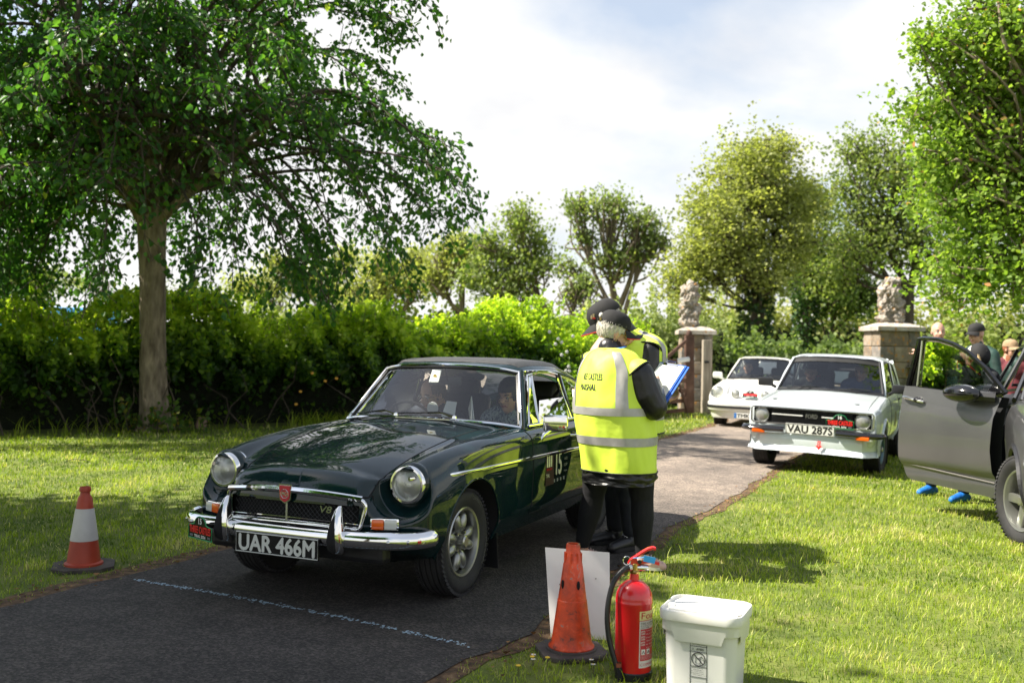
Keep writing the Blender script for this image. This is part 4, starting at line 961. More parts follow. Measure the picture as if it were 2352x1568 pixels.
# ---- big weeping tree on the left lawn
def lawn_tree():
    global RNG; RNG = np.random.default_rng(SEED_T)
    B0 = gp(352, 990); t = thing('lime_tree', 'large broad green tree with drooping branches standing on the lawn in front of the hedge', 'tree', B0)
    lm = leaf_mat('lime_leaves', [(0, (.025, .080, .018)), (.45, (.055, .15, .028)), (.8, (.12, .25, .035)), (1, (.32, .40, .05))], .5, .42)
    mb = MB(); rows = []
    # fluted trunk with root flare
    prof = [(-.15, .36), (.0, .30), (.12, .245), (.35, .215), (.8, .20), (1.5, .19), (2.1, .19), (2.7, .195), (3.2, .21), (3.6, .20)]
    for z, r in prof:
        row = []
        for k in range(28):
            a = 2 * PI * k / 28; f = 1 + .09 * math.sin(a * 3 + z * .8) * (1 if z < .5 else .6) + .05 * math.sin(a * 7 + z * 2) + (.16 * max(0, .35 - z) * math.sin(a * 5 + 1))
            row.append(Vector((r * f * math.cos(a) - .028 * z, r * f * math.sin(a), z)))
        rows.append(row)
    mb.grid(cr_rows(rows, 4), closed_v=True)
    # forks
    heads = []
    for (dx, dy, dz, L, r) in ((-.42, .1, 1, 3.4, .14), (-.02, -.1, 1, 4.2, .15), (.42, .15, 1, 3.6, .13), (-.9, -.2, .9, 2.8, .085), (.75, -.35, 1, 3.0, .085), (.1, .9, .9, 3, .09), (-.3, -.9, .8, 2.8, .08)):
        p = Vector((-.09, 0, 2.9 + .5 * RNG.random())); v = Vector((dx, dy, dz)).normalized(); pts = [p]; rs = [r]
        for k in range(6): v = (v + Vector(RNG.normal(size=3)) * .10 + Vector((dx, dy, 0)) * .03).normalized(); pts.append(pts[-1] + v * L / 6); rs.append(r * (1 - .11 * (k + 1)))
        mb.tube(pts, rs, 9, caps=False); heads.append(pts)
    tr = mb.build('trunk', M['bark'], t, smooth=True, auto=None, fixn=False)
    br = MB(); tw = []; C0 = Vector((-.15, 0, 0))
    nl = 165
    for k in range(nl):
        a = 2 * PI * (k * .618034 % 1) + RNG.normal() * .15; h = heads[int(RNG.integers(len(heads)))]; p = h[int(RNG.integers(0, len(h)))].copy()
        zt = RNG.choice([2.6, 3.6, 4.6, 5.6, 6.6, 7.8, 8.6, 9.4], p=[.17, .20, .16, .14, .11, .10, .07, .05]) + RNG.normal() * .3
        R_ = np.interp(zt, [2.2, 3.2, 4.5, 6, 7.5, 9, 10.3], [4.3, 5.0, 5.2, 5.0, 4.3, 3.1, 1.4]) * RNG.uniform(.55, 1.0)
        if math.cos(a) < -.2: R_ *= 1.15
        if k % 9 == 0: a = PI + RNG.normal() * .55 - .3; zt = RNG.uniform(1.9, 2.5); R_ = RNG.uniform(1.6, 4.2)
        e = Vector((R_ * math.cos(a), R_ * math.sin(a) * .85, zt)); top = max(p.z, zt) + .30 + .10 * R_
        c1 = Vector((e.x * .35 + p.x * .4, e.y * .35 + p.y * .4, top)); c2 = Vector((e.x * .85, e.y * .85, top * .55 + zt * .45 + .2)); pts = []
        for s in np.linspace(0, 1, 11): pts.append(p * (1 - s) ** 3 + c1 * 3 * s * (1 - s) ** 2 + c2 * 3 * s * s * (1 - s) + e * s ** 3)
        br.tube(pts, [.036 * (1 - s) + .006 for s in np.linspace(0, 1, 11)], 5, caps=False)
        for s in np.linspace(.25, 1.0, 15):
            i = min(9, int(s * 10)); q = pts[i].lerp(pts[i + 1], s * 10 - i) if i < 10 else pts[-1]
            for _ in range(2 if s < .6 else 3):
                tw.append((q, (pts[i + 1] - pts[i]).normalized(), s, zt))
    Ls, A = [], []
    for q, dr, s, zt in tw:
        ln_ = RNG.uniform(.25, .72) * (1.2 if s > .8 else 1); o = Vector((RNG.normal(), RNG.normal(), 0)).normalized()
        v = (dr * .55 + o * .6 + Vector((0, 0, .12))).normalized(); m = int(ln_ / .062); p = q.copy(); pts = [p.copy()]
        for k in range(m):
            v = (v + Vector((0, 0, -.11)) + Vector(RNG.normal(size=3)) * .10).normalized(); p = p + v * .062
            for _ in range(2): Ls.append(p + Vector(RNG.normal(size=3)) * .075); A.append(v + Vector((RNG.normal() * .7, RNG.normal() * .7, -.5)))
            if k % 4 == 3: pts.append(p.copy())
        if len(pts) > 1: br.tube(pts, [.006] * len(pts), 3, caps=False)
    br.build('branches', M['bark_dark'], t, smooth=False, fixn=False)
    Ls = np.array(Ls); A = np.array(A); 
    # lower branches were pruned on the side that shows the sky: thin the hollow under the canopy
    X = Ls[:, 0]; Z = Ls[:, 2]; hol = np.exp(-(((X - 1.4) / 2.3) ** 2 + ((Z - 3.7) / 1.15) ** 2)); keep = RNG.random(len(Ls)) > .72 * hol
    keep &= ~((Z < 1.75 + .3 * np.sin(X * 2.1)) & (X > -.4) & (RNG.random(len(Ls)) < .9)) & (Z > 1.45)
    keep &= RNG.random(len(Ls)) < np.interp(Z, [2.2, 4.5, 6.5, 8], [.72, .70, .78, .6])
    keep &= RNG.random(len(Ls)) < .88; Ls, A = Ls[keep], A[keep]
    rr = np.clip(RNG.beta(2, 3, len(Ls)) + .25 * (RNG.random(len(Ls)) < .06), 0, 1)
    leaves('crown', Ls, .092, lm, t, 'leaf', up=.45, rnd=rr, aim=A, curl=.5)
    # suckers round the foot
    sk = MB(); C = []
    for k in range(26):
        a = RNG.uniform(0, 2 * PI); r = .22 + .35 * RNG.random() * (1.6 if math.cos(a) > .2 else 1); p = Vector((r * math.cos(a), -abs(r * math.sin(a)) * .7, 0)); h = RNG.uniform(.15, .62); v = Vector((math.cos(a) * .4, -.15, 1)).normalized()
        sk.tube([p, p + v * h * .5, p + v * h], [.006, .005, .003], 4)
        for j in range(int(h * 40)): C.append(p + v * h * RNG.uniform(.2, 1) + Vector(RNG.normal(size=3)) * .06)
    sp = thing('sucker_shoots', 'leafy yellow-green suckers growing round the foot of the lawn tree', 'shoots', B0)
    sk.build('stem', M['bark_dark'], sp, fixn=False); leaves('foliage', np.array(C), .085, leaf_mat('sucker_leaves', [(0, (.03, .075, .01)), (.6, (.085, .16, .02)), (1, (.42, .30, .04))], .4), sp, 'leaf', up=.4, rnd=RNG.beta(2, 2.2, len(C)))
def cr_rows(rows, n):
    out = []; k = len(rows)
    for i in range(k - 1):
        for j in range(n):
            t = j / n; out.append([a.lerp(b, t * t * (3 - 2 * t) * .5 + t * .5) for a, b in zip(rows[i], rows[i + 1])])
    out.append(rows[-1]); return out
lawn_tree()
# ---- hedge along the lawn
HEDGE = [(-13, 12.2), (-8, 13.9), (-4, 16.7), (-2, 17.2), (1, 19.0), (3.3, 22.7)]
def hedge():
    global RNG; RNG = np.random.default_rng(5)
    path = resample([Vector((x, y, 0)) for x, y in HEDGE], 140)
    t = thing('hedge', 'long tall bushy hedge with ivy running behind the lawn and the green coupe', 'hedge', (-4, 16.7, 0))
    t.location = (0, 0, 0)
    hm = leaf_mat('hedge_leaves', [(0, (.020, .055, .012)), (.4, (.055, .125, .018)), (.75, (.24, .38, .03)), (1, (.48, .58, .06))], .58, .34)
    C, RN, AM = [], [], []
    n = 125000
    s = RNG.random(n) * 138.98; i = s.astype(int); f = s - i
    P = np.array([[p.x, p.y] for p in path]); c = P[i] * (1 - f)[:, None] + P[i + 1] * f[:, None]; d = P[i + 1] - P[i]; d /= np.linalg.norm(d, axis=1, keepdims=True); nr = np.stack([d[:, 1], -d[:, 0]], 1)   # towards camera
    def topz(x): return 1.70 + .10 * np.sin(x * .9) + .16 * np.sin(x * 2.3 + 1) + .09 * np.sin(x * 5.1)
    gridn = np.array([[mnoise.fractal(Vector((i_ * .18, j_ * .18, 2)), 1, 2, 4) for j_ in range(40)] for i_ in range(320)])
    u = RNG.random(n)                                        # girth parameter: 0 foot of the face, .62 shoulder, 1 top back
    ht = topz(c[:, 0]) + np.interp(c[:, 0], [-8, -2, 1, 3.3], [0.0, .12, .12, -.30])
    zz = np.where(u < .6, (u / .6) ** .85 * ht * .92, ht * (.92 + .12 * np.sin((u - .6) / .4 * PI)))
    dep = np.where(u < .6, .55 * np.clip((zz / ht - .45) / .5, 0, 1) ** 2, .55 + (u - .6) / .4 * .9)
    jj = np.clip((zz / 2.6 * 39).astype(int), 0, 39); ii = np.clip(((c[:, 0] + 13) / 17 * 319).astype(int), 0, 319); nz = gridn[ii, jj]
    bul = .55 * nz + .25 * np.sin(zz / ht * PI * .9) - np.where((c[:, 0] < -.9) & (zz < .95), .65 * (1 - zz / .95), 0)
    pos = c + nr * (bul - dep - np.abs(RNG.normal(0, .16, n)))[:, None]
    keep = np.ones(n, bool)
    hole = (c[:, 0] < -1.1) & (zz < .80 + .35 * gridn[ii, np.minimum(jj + 6, 39)]); keep &= ~(hole & (RNG.random(n) < .93))
    keep &= (nz > -.25) | (RNG.random(n) < .45)
    z = zz + RNG.normal(0, .05, n) + np.where(u > .6, np.abs(RNG.normal(0, .07, n)), 0)
    C = np.stack([pos[:, 0], pos[:, 1], z + Gn(pos[:, 0], pos[:, 1])], 1)[keep]
    rnd = np.clip(.24 + 1.65 * np.clip(zz / ht - .50, 0, 1) + .25 * nz + RNG.normal(0, .16, n), 0, 1)[keep]  # upper leaves coloured brighter to imitate sun on the hedge top
    nrm = np.stack([nr[:, 0], nr[:, 1], np.where(zz < .5 * ht, .3, 1.2)], 1)[keep]
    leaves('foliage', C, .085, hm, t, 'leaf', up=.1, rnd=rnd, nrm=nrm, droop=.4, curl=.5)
    # inner mass coloured near black as shade, so that nothing shines through, and bare stems
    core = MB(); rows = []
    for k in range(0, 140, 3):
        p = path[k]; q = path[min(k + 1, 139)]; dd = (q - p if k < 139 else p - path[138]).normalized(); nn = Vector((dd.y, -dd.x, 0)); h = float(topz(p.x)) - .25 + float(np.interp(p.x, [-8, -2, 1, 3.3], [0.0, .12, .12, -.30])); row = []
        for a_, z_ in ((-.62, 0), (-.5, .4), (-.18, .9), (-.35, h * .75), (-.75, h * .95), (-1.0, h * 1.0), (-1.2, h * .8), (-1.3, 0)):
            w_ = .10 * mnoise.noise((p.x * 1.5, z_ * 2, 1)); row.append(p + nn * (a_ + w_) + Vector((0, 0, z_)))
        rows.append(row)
    core.grid(rows); core.build('shade_core', noisy('hedge_shade', [(.3, (.006, .010, .004)), (.7, (.016, .024, .008))], 9, 6, rough=1, bump=1, bump_scale=30, bdist=.08), t, smooth=True, auto=None)
    st = MB()
    for k in range(34):
        i = int(RNG.integers(8, 120)); p = path[i] + Vector((RNG.normal() * .1, -.25 - .25 * RNG.random(), 0)); h = RNG.uniform(.5, 1.2); v = Vector((RNG.normal() * .35, RNG.normal() * .2 - .15, 1))
        st.tube([p, p + v * h * .4, p + v * h * .7 + Vector((RNG.normal() * .15, 0, 0)), p + v * h], [.014, .010, .007, .004], 4, caps=False)
    tag(st.build('stems', M['bark_dark'], t, fixn=False), kind='stuff')
    # young shoots standing up from the top
    C = []; so_ = MB()
    for k in range(420):
        i = int(RNG.integers(2, 136)); p = path[i]; z = float(topz(p.x)) + float(np.interp(p.x, [-8, -2, 1, 3.3], [0.0, .12, .12, -.30])) - .05; q = Vector((p.x + RNG.normal() * .1, p.y + RNG.uniform(.0, 1.0), z)); h = RNG.uniform(.10, .42) * (1.6 if RNG.random() < .1 else 1); v = Vector((RNG.normal() * .25, RNG.normal() * .2, 1)).normalized()
        so_.tube([q, q + v * h], [.006, .003], 3, caps=False)
        for j in range(int(4 + h * 26)): C.append(q + v * h * (j / (4 + h * 26)) + Vector(RNG.normal(size=3)) * .035)
    tag(so_.build('shoots', M['bark_pale'], t, fixn=False), kind='stuff'); leaves('shoot_leaves', np.array(C), .085, hm, t, 'leaf', up=.3, rnd=RNG.uniform(.55, 1, len(C)), curl=.4)
    # white dog roses near the gate end and a few yellow leaves
    Cr = []
    for (px, py, Y) in ((1282, 778, 18.6), (1290, 786, 18.6), (1276, 790, 18.6), (1302, 808, 18.7), (1306, 842, 18.6), (1300, 851, 18.6), (1308, 852, 18.6), (1262, 762, 18.2), (1316, 772, 18.9), (1290, 815, 18.5)):
        Cr.append(at(px, py, Y - .35))
    for c_ in Cr:
        mb = MB()
        for k in range(5): a = 2 * PI * k / 5; mb.ball(c_ + Vector((.016 * math.cos(a), -.01, .016 * math.sin(a))), (.016, .006, .016), 8, 5)
        mb.build('rose', mat('rose_white', (.8, .78, .74), .6), t, smooth=True)
    mb = MB()
    for (px, py, Y) in ((717, 857, 16.4), (747, 875, 16.3), (773, 869, 16.3), (690, 899, 16.3), (680, 928, 16.2)): mb.ball(at(px, py, Y - .4), (.028, .01, .022), 6, 4)
    mb.build('yellow_leaves', mat('yellow_leaf', (.65, .33, .04), .6), t); bpy.data.objects['yellow_leaves']['kind'] = 'stuff'
hedge()
# ---- trees behind
def back_tree(name, label, base, height, crown, lm, bm_, r0=.25, n=9000, leaf=.22, lean=(0, 0), trunk_h=.3, depth=4, spread=.6, up=.15, squash=1.0, group=None, windy=0.0, ivy=0, seed=None, open_=.35, shape='quad', sub=3):
    """crown: list of (dx, dy, z, rx, ry, rz) lobes the foliage fills; limbs grow towards them"""
    t = thing(name, label, 'tree', base, group=group); mb = MB(); tips = []
    th = height * trunk_h; p = Vector((0, 0, -.1)); top = Vector((lean[0], lean[1], th)); pts = [p.lerp(top, s) + Vector((RNG.normal() * .05, RNG.normal() * .05, 0)) * (s > 0) for s in np.linspace(0, 1, 6)]
    mb.tube(pts, [r0 * (1.35 if k == 0 else 1 - .06 * k) for k in range(6)], 10, caps=False)
    C, RN = [], []
    vol = np.array([c[3] * c[4] * c[5] for c in crown]) ** .67; vol /= vol.sum()
    for ci, c in enumerate(crown):
        cen = Vector(c[:3]); d = cen - pts[-1]; m1 = pts[-1].lerp(cen, .5) + Vector((RNG.normal() * .25, RNG.normal() * .25, -.08 * d.length)); arm = [pts[-1 if ci % 3 else -2], m1, cen]
        arm = cr(arm, 4); rr = r0 * .34 * (vol[ci] / vol.max()) ** .5
        mb.tube(arm, [rr * (1 - .65 * s) for s in np.linspace(0, 1, len(arm))], 7, caps=False)
        for k in range(int(5 + 30 * vol[ci] * sub)):
            s0 = arm[int(RNG.integers(len(arm) // 2, len(arm)))]; v = Vector(RNG.normal(size=3)); v.z = abs(v.z) * .8 - .1; v.normalize(); e = cen + Vector((v.x * c[3], v.y * c[4], v.z * c[5])) * RNG.uniform(.55, .95); mid = s0.lerp(e, .5) + Vector(RNG.normal(size=3)) * .25
            b_ = cr([s0, mid, e], 3); q0 = rr * .38; mb.tube(b_, [q0 * (1 - .8 * s) + .012 for s in np.linspace(0, 1, len(b_))], 4, caps=False)
        # leaf clumps inside the lobe
        nc = max(20, int(760 * vol[ci] * (n / 9000))); cc = RNG.normal(size=(nc, 3)); cc /= np.linalg.norm(cc, axis=1, keepdims=True); cc *= (RNG.random(nc) ** .5 * (1 + .30 * RNG.normal(size=nc)))[:, None]
        per = max(5, int(n * .68 * vol[ci] / nc)); rad = np.array(c[3:6]).mean(); dr_ = cc + RNG.normal(size=(nc, 3)) * .45 + np.array([windy * .9, 0, .12]); dr_ /= np.linalg.norm(dr_, axis=1, keepdims=True); ok = np.linalg.norm(cc, axis=1) < .75; cc = cc * np.array(c[3:6]) + np.array(c[:3]); ln_ = rad * RNG.uniform(.25, .62, nc)
        if sub: [mb.tube([Vector(p), Vector(p + d_ * l_)], [.016, .006], 3, caps=False) for p, d_, l_ in zip(cc[ok][::3], dr_[ok][::3], ln_[ok][::3])]
        L_ = (cc[:, None] + dr_[:, None] * (RNG.random((nc, per, 1)) * ln_[:, None, None]) + RNG.normal(size=(nc, per, 3)) * leaf * .75).reshape(-1, 3); C.append(L_); RN.append(np.repeat(RNG.uniform(-.18, .18, nc), per))
    mb.build('trunk', bm_, t, smooth=True, auto=None, fixn=False)
    C = np.concatenate(C); RN = np.concatenate(RN); k = C[:, 2] > .15 * height * 0 + .3; C, RN = C[k], RN[k]
    rr = np.clip(.5 + RN + RNG.normal(0, .16, len(C)), 0, 1)
    leaves('crown', C, leaf * .74, lm, t, shape, up=.3, rnd=rr, aim=np.tile([windy * 2, 0, .0], (len(C), 1)) if windy else None)
    if ivy:
        m_ = 1800; z = RNG.random(m_) * ivy; a = RNG.random(m_) * 2 * PI; r = r0 * 1.1 + RNG.random(m_) * .35; cx = lean[0] * z / max(th, .1); C = np.stack([cx + r * np.cos(a), r * np.sin(a), z], 1); leaves('ivy', C, .16, M['ivy'], t, 'quad', rnd=RNG.random(m_))
    return t
M['ivy'] = leaf_mat('ivy_leaves', [(0, (.012, .03, .01)), (.6, (.03, .075, .018)), (1, (.07, .13, .03))], .3, .4)
LMA = leaf_mat('yellow_green_leaves', [(0, (.14, .17, .055)), (.5, (.30, .33, .11)), (1, (.46, .46, .18))], .5)  # far leaf colours kept pale and dull to stand in for haze
LMB = leaf_mat('mid_green_leaves', [(0, (.09, .135, .04)), (.5, (.20, .26, .08)), (1, (.34, .38, .13))], .5)
LMC = leaf_mat('dark_green_leaves', [(0, (.045, .08, .028)), (.5, (.10, .16, .045)), (1, (.21, .28, .08))], .48)  # darker green of the slender trees and the roadside hedge
LMD = leaf_mat('grey_green_leaves', [(0, (.09, .13, .045)), (.5, (.19, .25, .08)), (1, (.34, .38, .14))], .48)
def Bt(px, Y, z=0):
    v = at(px, 800, Y); return (v.x, Y, float(Gn(v.x, Y)) + z)
def S(px, Y): return at(px, 800, Y).x
def Zp(px, py, Y): return at(px, py, Y).z
def lobes(base, Y, L):
    """lobes given by their place in the photo: (px, py, half width px, half height px)"""
    out = []
    for (px, py, w, h) in L:
        p = at(px, py, Y); k = Y / FPX; out.append((p.x - base[0], RNG.normal() * w * k * .25, p.z - base[2], w * k * 1.02, w * k * .85, h * k * 1.05))
    return out
def trees():
    Y = 40; b = Bt(1425, Y)
    back_tree('oak_tree', 'open-crowned oak with forked bare limbs seen against the sky above the two marshals', b, 10, lobes(b, Y, [(1330, 480, 42, 28), (1400, 478, 50, 34), (1470, 515, 48, 34), (1505, 560, 38, 32), (1310, 610, 34, 20), (1400, 600, 40, 30), (1450, 585, 45, 30), (1345, 545, 30, 22)]), LMD, M['bark_pale'], r0=.40, n=8000, leaf=.20, lean=(-.1, 0), trunk_h=.30, open_=.30)
    Y = 42; b = Bt(1290, Y)
    back_tree('oak_tree', 'oak leaning left behind the hedge, left of the open-crowned oak', b, 10, lobes(b, Y, [(1190, 510, 44, 36), (1230, 560, 46, 34), (1170, 590, 40, 34), (1180, 640, 50, 36), (1240, 610, 34, 26), (1150, 680, 50, 36), (1120, 560, 40, 40), (1100, 640, 50, 40)]), LMB, M['bark'], r0=.26, n=10000, leaf=.22, lean=(-.9, 0), trunk_h=.34)
    Y = 34; b = Bt(1330, Y)
    back_tree('thorn_tree', 'small thin tree low behind the hedge between the two oaks', b, 4, lobes(b, Y, [(1325, 670, 26, 18), (1345, 655, 18, 14)]), LMD, M['bark_pale'], r0=.09, n=1300, leaf=.17, trunk_h=.5, open_=.4)
    Y = 44; b = Bt(1060, Y)
    back_tree('ash_tree', 'thin pale tree with bare forked limbs seen past the right tip of the lawn tree', b, 8, lobes(b, Y, [(1030, 590, 44, 26), (1075, 600, 42, 26), (1000, 640, 40, 26), (1060, 560, 36, 22)]), LMA, M['bark_pale'], r0=.3, n=5200, leaf=.24, trunk_h=.35, open_=.3)
    Y = 46; b = Bt(900, Y)
    back_tree('ash_tree', 'yellow-green bushy tree behind the hedge seen under the lawn tree canopy', b, 8, lobes(b, Y, [(880, 620, 60, 34), (940, 650, 60, 34), (850, 680, 70, 34), (960, 600, 40, 26)]), LMA, M['bark_pale'], r0=.3, n=9000, leaf=.24, trunk_h=.3)
    Y = 52; b = Bt(690, Y)
    back_tree('ash_tree', 'pale yellow-green tree furthest left behind the hedge, right of the lawn tree trunk', b, 7, lobes(b, Y, [(640, 610, 45, 24), (700, 640, 60, 26), (600, 670, 60, 26), (760, 670, 60, 26), (560, 660, 44, 20), (790, 600, 44, 26)]), LMA, M['bark_pale'], r0=.28, n=9000, leaf=.26, trunk_h=.3)
    # tall wind-blown pair on the right of the gap
    Y = 36; b = Bt(1735, Y)
    back_tree('maple_tree', 'tall feathery yellow-green tree with an ivy-clad trunk behind the white coupe', b, 12, lobes(b, Y, [(1730, 370, 75, 62), (1790, 345, 45, 36), (1690, 430, 80, 60), (1770, 470, 85, 66), (1640, 520, 80, 60), (1700, 570, 100, 60), (1810, 560, 70, 60), (1590, 590, 50, 55), (1560, 655, 50, 40), (1850, 450, 55, 50), (1605, 480, 40, 40), (1620, 610, 70, 50), (1740, 640, 90, 40), (1760, 420, 60, 50)]), LMA, M['bark_dark'], r0=.34, n=44000, leaf=.17, trunk_h=.25, windy=.5, ivy=4.2, open_=.28)
    Y = 40; b = Bt(1850, Y)
    back_tree('maple_tree', 'slim ivy-clad tree between the tall feathery tree and the right-hand pillar', b, 9, lobes(b, Y, [(1860, 480, 50, 50), (1850, 580, 60, 50), (1880, 640, 60, 40)]), LMC, M['bark_dark'], r0=.2, n=8000, leaf=.2, trunk_h=.4, ivy=4, windy=.3)
    Y = 38; b = Bt(2080, Y)
    back_tree('maple_tree', 'tall dark tree with a thick grey trunk behind the right-hand stone pillar', b, 12, lobes(b, Y, [(1990, 350, 75, 55), (2060, 400, 90, 70), (1960, 440, 60, 60), (2020, 510, 100, 70), (1960, 570, 80, 60), (2090, 560, 90, 70), (2150, 430, 90, 80), (2200, 600, 90, 70), (1920, 640, 50, 50)]), LMB, M['bark_dark'], r0=.36, n=26000, leaf=.19, trunk_h=.35, windy=.2, open_=.3)
    Y = 44; b = Bt(1905, Y)
    back_tree('maple_tree', 'dark slender tree just left of the right-hand stone pillar', b, 8, lobes(b, Y, [(1940, 600, 60, 70), (1900, 690, 60, 50), (1985, 680, 60, 60), (1840, 650, 50, 40)]), LMC, M['bark_dark'], r0=.2, n=10000, leaf=.22, trunk_h=.3)
    # near tree at the right edge with drooping sprays
    Y = 15; b = Bt(2620, Y)
    back_tree('lime_tree', 'bright green leafy tree hanging over the right edge of the picture', b, 9, lobes(b, Y, [(2290, 60, 130, 90), (2200, 130, 100, 50), (2330, 240, 160, 110), (2180, 250, 110, 60), (2300, 420, 150, 110), (2220, 480, 100, 70), (2330, 600, 140, 110), (2230, 640, 100, 70), (2380, 130, 120, 120), (2160, 380, 60, 50), (2130, 110, 60, 30), (2420, 420, 140, 160), (2260, 330, 120, 60)]), leaf_mat('right_tree_leaves', [(0, (.07, .13, .025)), (.45, (.19, .30, .045)), (.92, (.36, .46, .08)), (1, (.60, .28, .12))], .52), M['bark_pale'], r0=.28, n=46000, leaf=.10, trunk_h=.35, windy=-.25, shape='leaf', open_=.36)
    # undergrowth beyond the gate, one hedge-like mass
    def bank(name, label, x0, x1, Y0, Y1, z, n, lm, leaf=.15, kind=None, thick=1.6):
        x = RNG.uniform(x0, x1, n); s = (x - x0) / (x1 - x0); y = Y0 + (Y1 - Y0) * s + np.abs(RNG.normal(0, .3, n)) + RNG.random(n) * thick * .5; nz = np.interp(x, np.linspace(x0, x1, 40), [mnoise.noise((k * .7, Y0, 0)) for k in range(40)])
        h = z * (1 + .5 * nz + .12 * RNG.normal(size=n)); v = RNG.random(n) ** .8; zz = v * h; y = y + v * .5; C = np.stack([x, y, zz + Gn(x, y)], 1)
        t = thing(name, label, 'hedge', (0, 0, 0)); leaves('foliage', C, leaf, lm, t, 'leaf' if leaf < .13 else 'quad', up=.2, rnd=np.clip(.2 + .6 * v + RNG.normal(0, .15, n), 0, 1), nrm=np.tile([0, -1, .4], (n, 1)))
        c = MB(); rows = []
        for k in range(30):
            xx = x0 + (x1 - x0) * k / 29; yy = Y0 + (Y1 - Y0) * k / 29; hh = z * .72 * (1 + .5 * np.interp(xx, np.linspace(x0, x1, 40), [mnoise.noise((q * .7, Y0, 0)) for q in range(40)])) + float(Gn(xx, yy))
            rows.append([(xx, yy + .55, -.3), (xx, yy + .6, hh * .5), (xx, yy + .8, hh * .9), (xx, yy + 1.3, hh), (xx, yy + thick + 1, hh * .9), (xx, yy + thick + 1.2, -.3)])
        c.grid(rows).build('shade_core', bpy.data.materials['hedge_shade'], t, smooth=True, auto=None)  # core in the same near-black painted shade
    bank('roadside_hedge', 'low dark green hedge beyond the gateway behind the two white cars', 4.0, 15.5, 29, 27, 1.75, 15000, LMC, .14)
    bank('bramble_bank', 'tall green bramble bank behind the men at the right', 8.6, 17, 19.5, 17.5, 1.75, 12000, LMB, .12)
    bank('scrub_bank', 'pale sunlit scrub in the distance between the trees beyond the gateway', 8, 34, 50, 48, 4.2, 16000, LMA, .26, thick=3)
    bank('scrub_bank', 'rough yellow-green bushes around the left-hand gate pillar', 1.6, 5.6, 23.6, 25.6, 2.35, 9000, LMD, .10)
    bank('scrub_bank', 'low pale bushes far behind the hedge, left of the left gate pillar', -14, 11, 46, 44, 2.9, 15000, LMB, .24, thick=3)
    # far wooded hill at the left
    m = noisy('hill_wood', [(.3, (.07, .11, .045)), (.7, (.16, .20, .08))], .08, 8, rough=1, bump=1, bump_scale=.5, bdist=2)
    rows = []
    for k in range(60):
        x = -230 + k * 6.5; e = 14 * math.exp(-((x + 205) / 55) ** 2) + 3.2 + 1.3 * mnoise.noise((x * .06, 0, 0)) + .8 * mnoise.noise((x * .3, 2, 0))
        rows.append([(x, 290, -2), (x, 292, e * .5), (x, 300, e), (x, 340, e * 1.0), (x, 380, -2)])
    h = MB().grid(rows).build('hill', m, None, smooth=True, auto=None); h['kind'] = 'structure'
trees()
def far_left():
    Y = 60
    b = Bt(40, 90); back_tree('oak_tree', 'round hazy tree far behind the hedge at the left edge', b, 9, lobes(b, 90, [(20, 660, 70, 40), (90, 650, 60, 44), (-30, 640, 60, 40)]), LMD, M['bark'], r0=.4, n=5000, leaf=.5, trunk_h=.3)
    b = Bt(470, 120); back_tree('oak_tree', 'bare hazy tree far off just right of the lawn tree trunk', b, 6, lobes(b, 120, [(470, 672, 40, 12), (430, 668, 40, 12), (200, 650, 60, 26)]), LMD, M['bark_pale'], r0=.3, n=1500, leaf=.4, trunk_h=.4)
far_left()
# ---- trees outside the frame whose shade falls on the foreground and which the bonnet mirrors
def off_tree(label, x, y, n, R, h0, h1, leaf=.14):
    t = thing('lime_tree', label, 'tree', (x, y, float(Gn(x, y)))); mb = MB()
    mb.tube([(0, 0, -.1), (.05, 0, h0 * .5), (0, .1, h0), (.1, 0, (h0 + h1) / 2), (0, 0, h1)], [.4, .28, .24, .15, .04], 10); C = []
    for k in range(26):
        a = 2 * PI * (k * .618 % 1); z = h0 + (h1 - h0) * RNG.random() * .7; r = R * RNG.uniform(.6, 1) * (1 - .5 * (z - h0) / (h1 - h0)); e = Vector((r * math.cos(a), r * math.sin(a), z + .8)); mb.tube(cr([Vector((0, 0, z - .4)), e * .5 + Vector((0, 0, z * .5 + .6)), e], 3), [.08, .07, .06, .05, .04, .03, .015], 5)
    mb.build('trunk', M['bark'], t, smooth=True, auto=None, fixn=False)
    nc = 210; cc = RNG.normal(size=(nc, 3)); cc /= np.linalg.norm(cc, axis=1, keepdims=True); cc *= (RNG.random(nc) ** .4)[:, None] * np.array([R, R, (h1 - h0) / 2]); cc[:, 2] += (h0 + h1) / 2
    L_ = (cc[:, None] + RNG.normal(size=(nc, n // nc, 3)) * R * .13).reshape(-1, 3); L_ = L_[L_[:, 2] > h0 - .5]
    leaves('crown', L_, leaf, bpy.data.materials['lime_leaves'], t, 'leaf', up=.4, rnd=RNG.beta(2, 3, len(L_)))
off_tree('spreading shade tree left of the camera outside the picture', -8.8, 5.4, 36000, 3.4, 4.4, 9.0, .17)
off_tree('second shade tree behind the camera outside the picture', -6.0, -4.2, 24000, 4.2, 4.6, 10.0, .19)
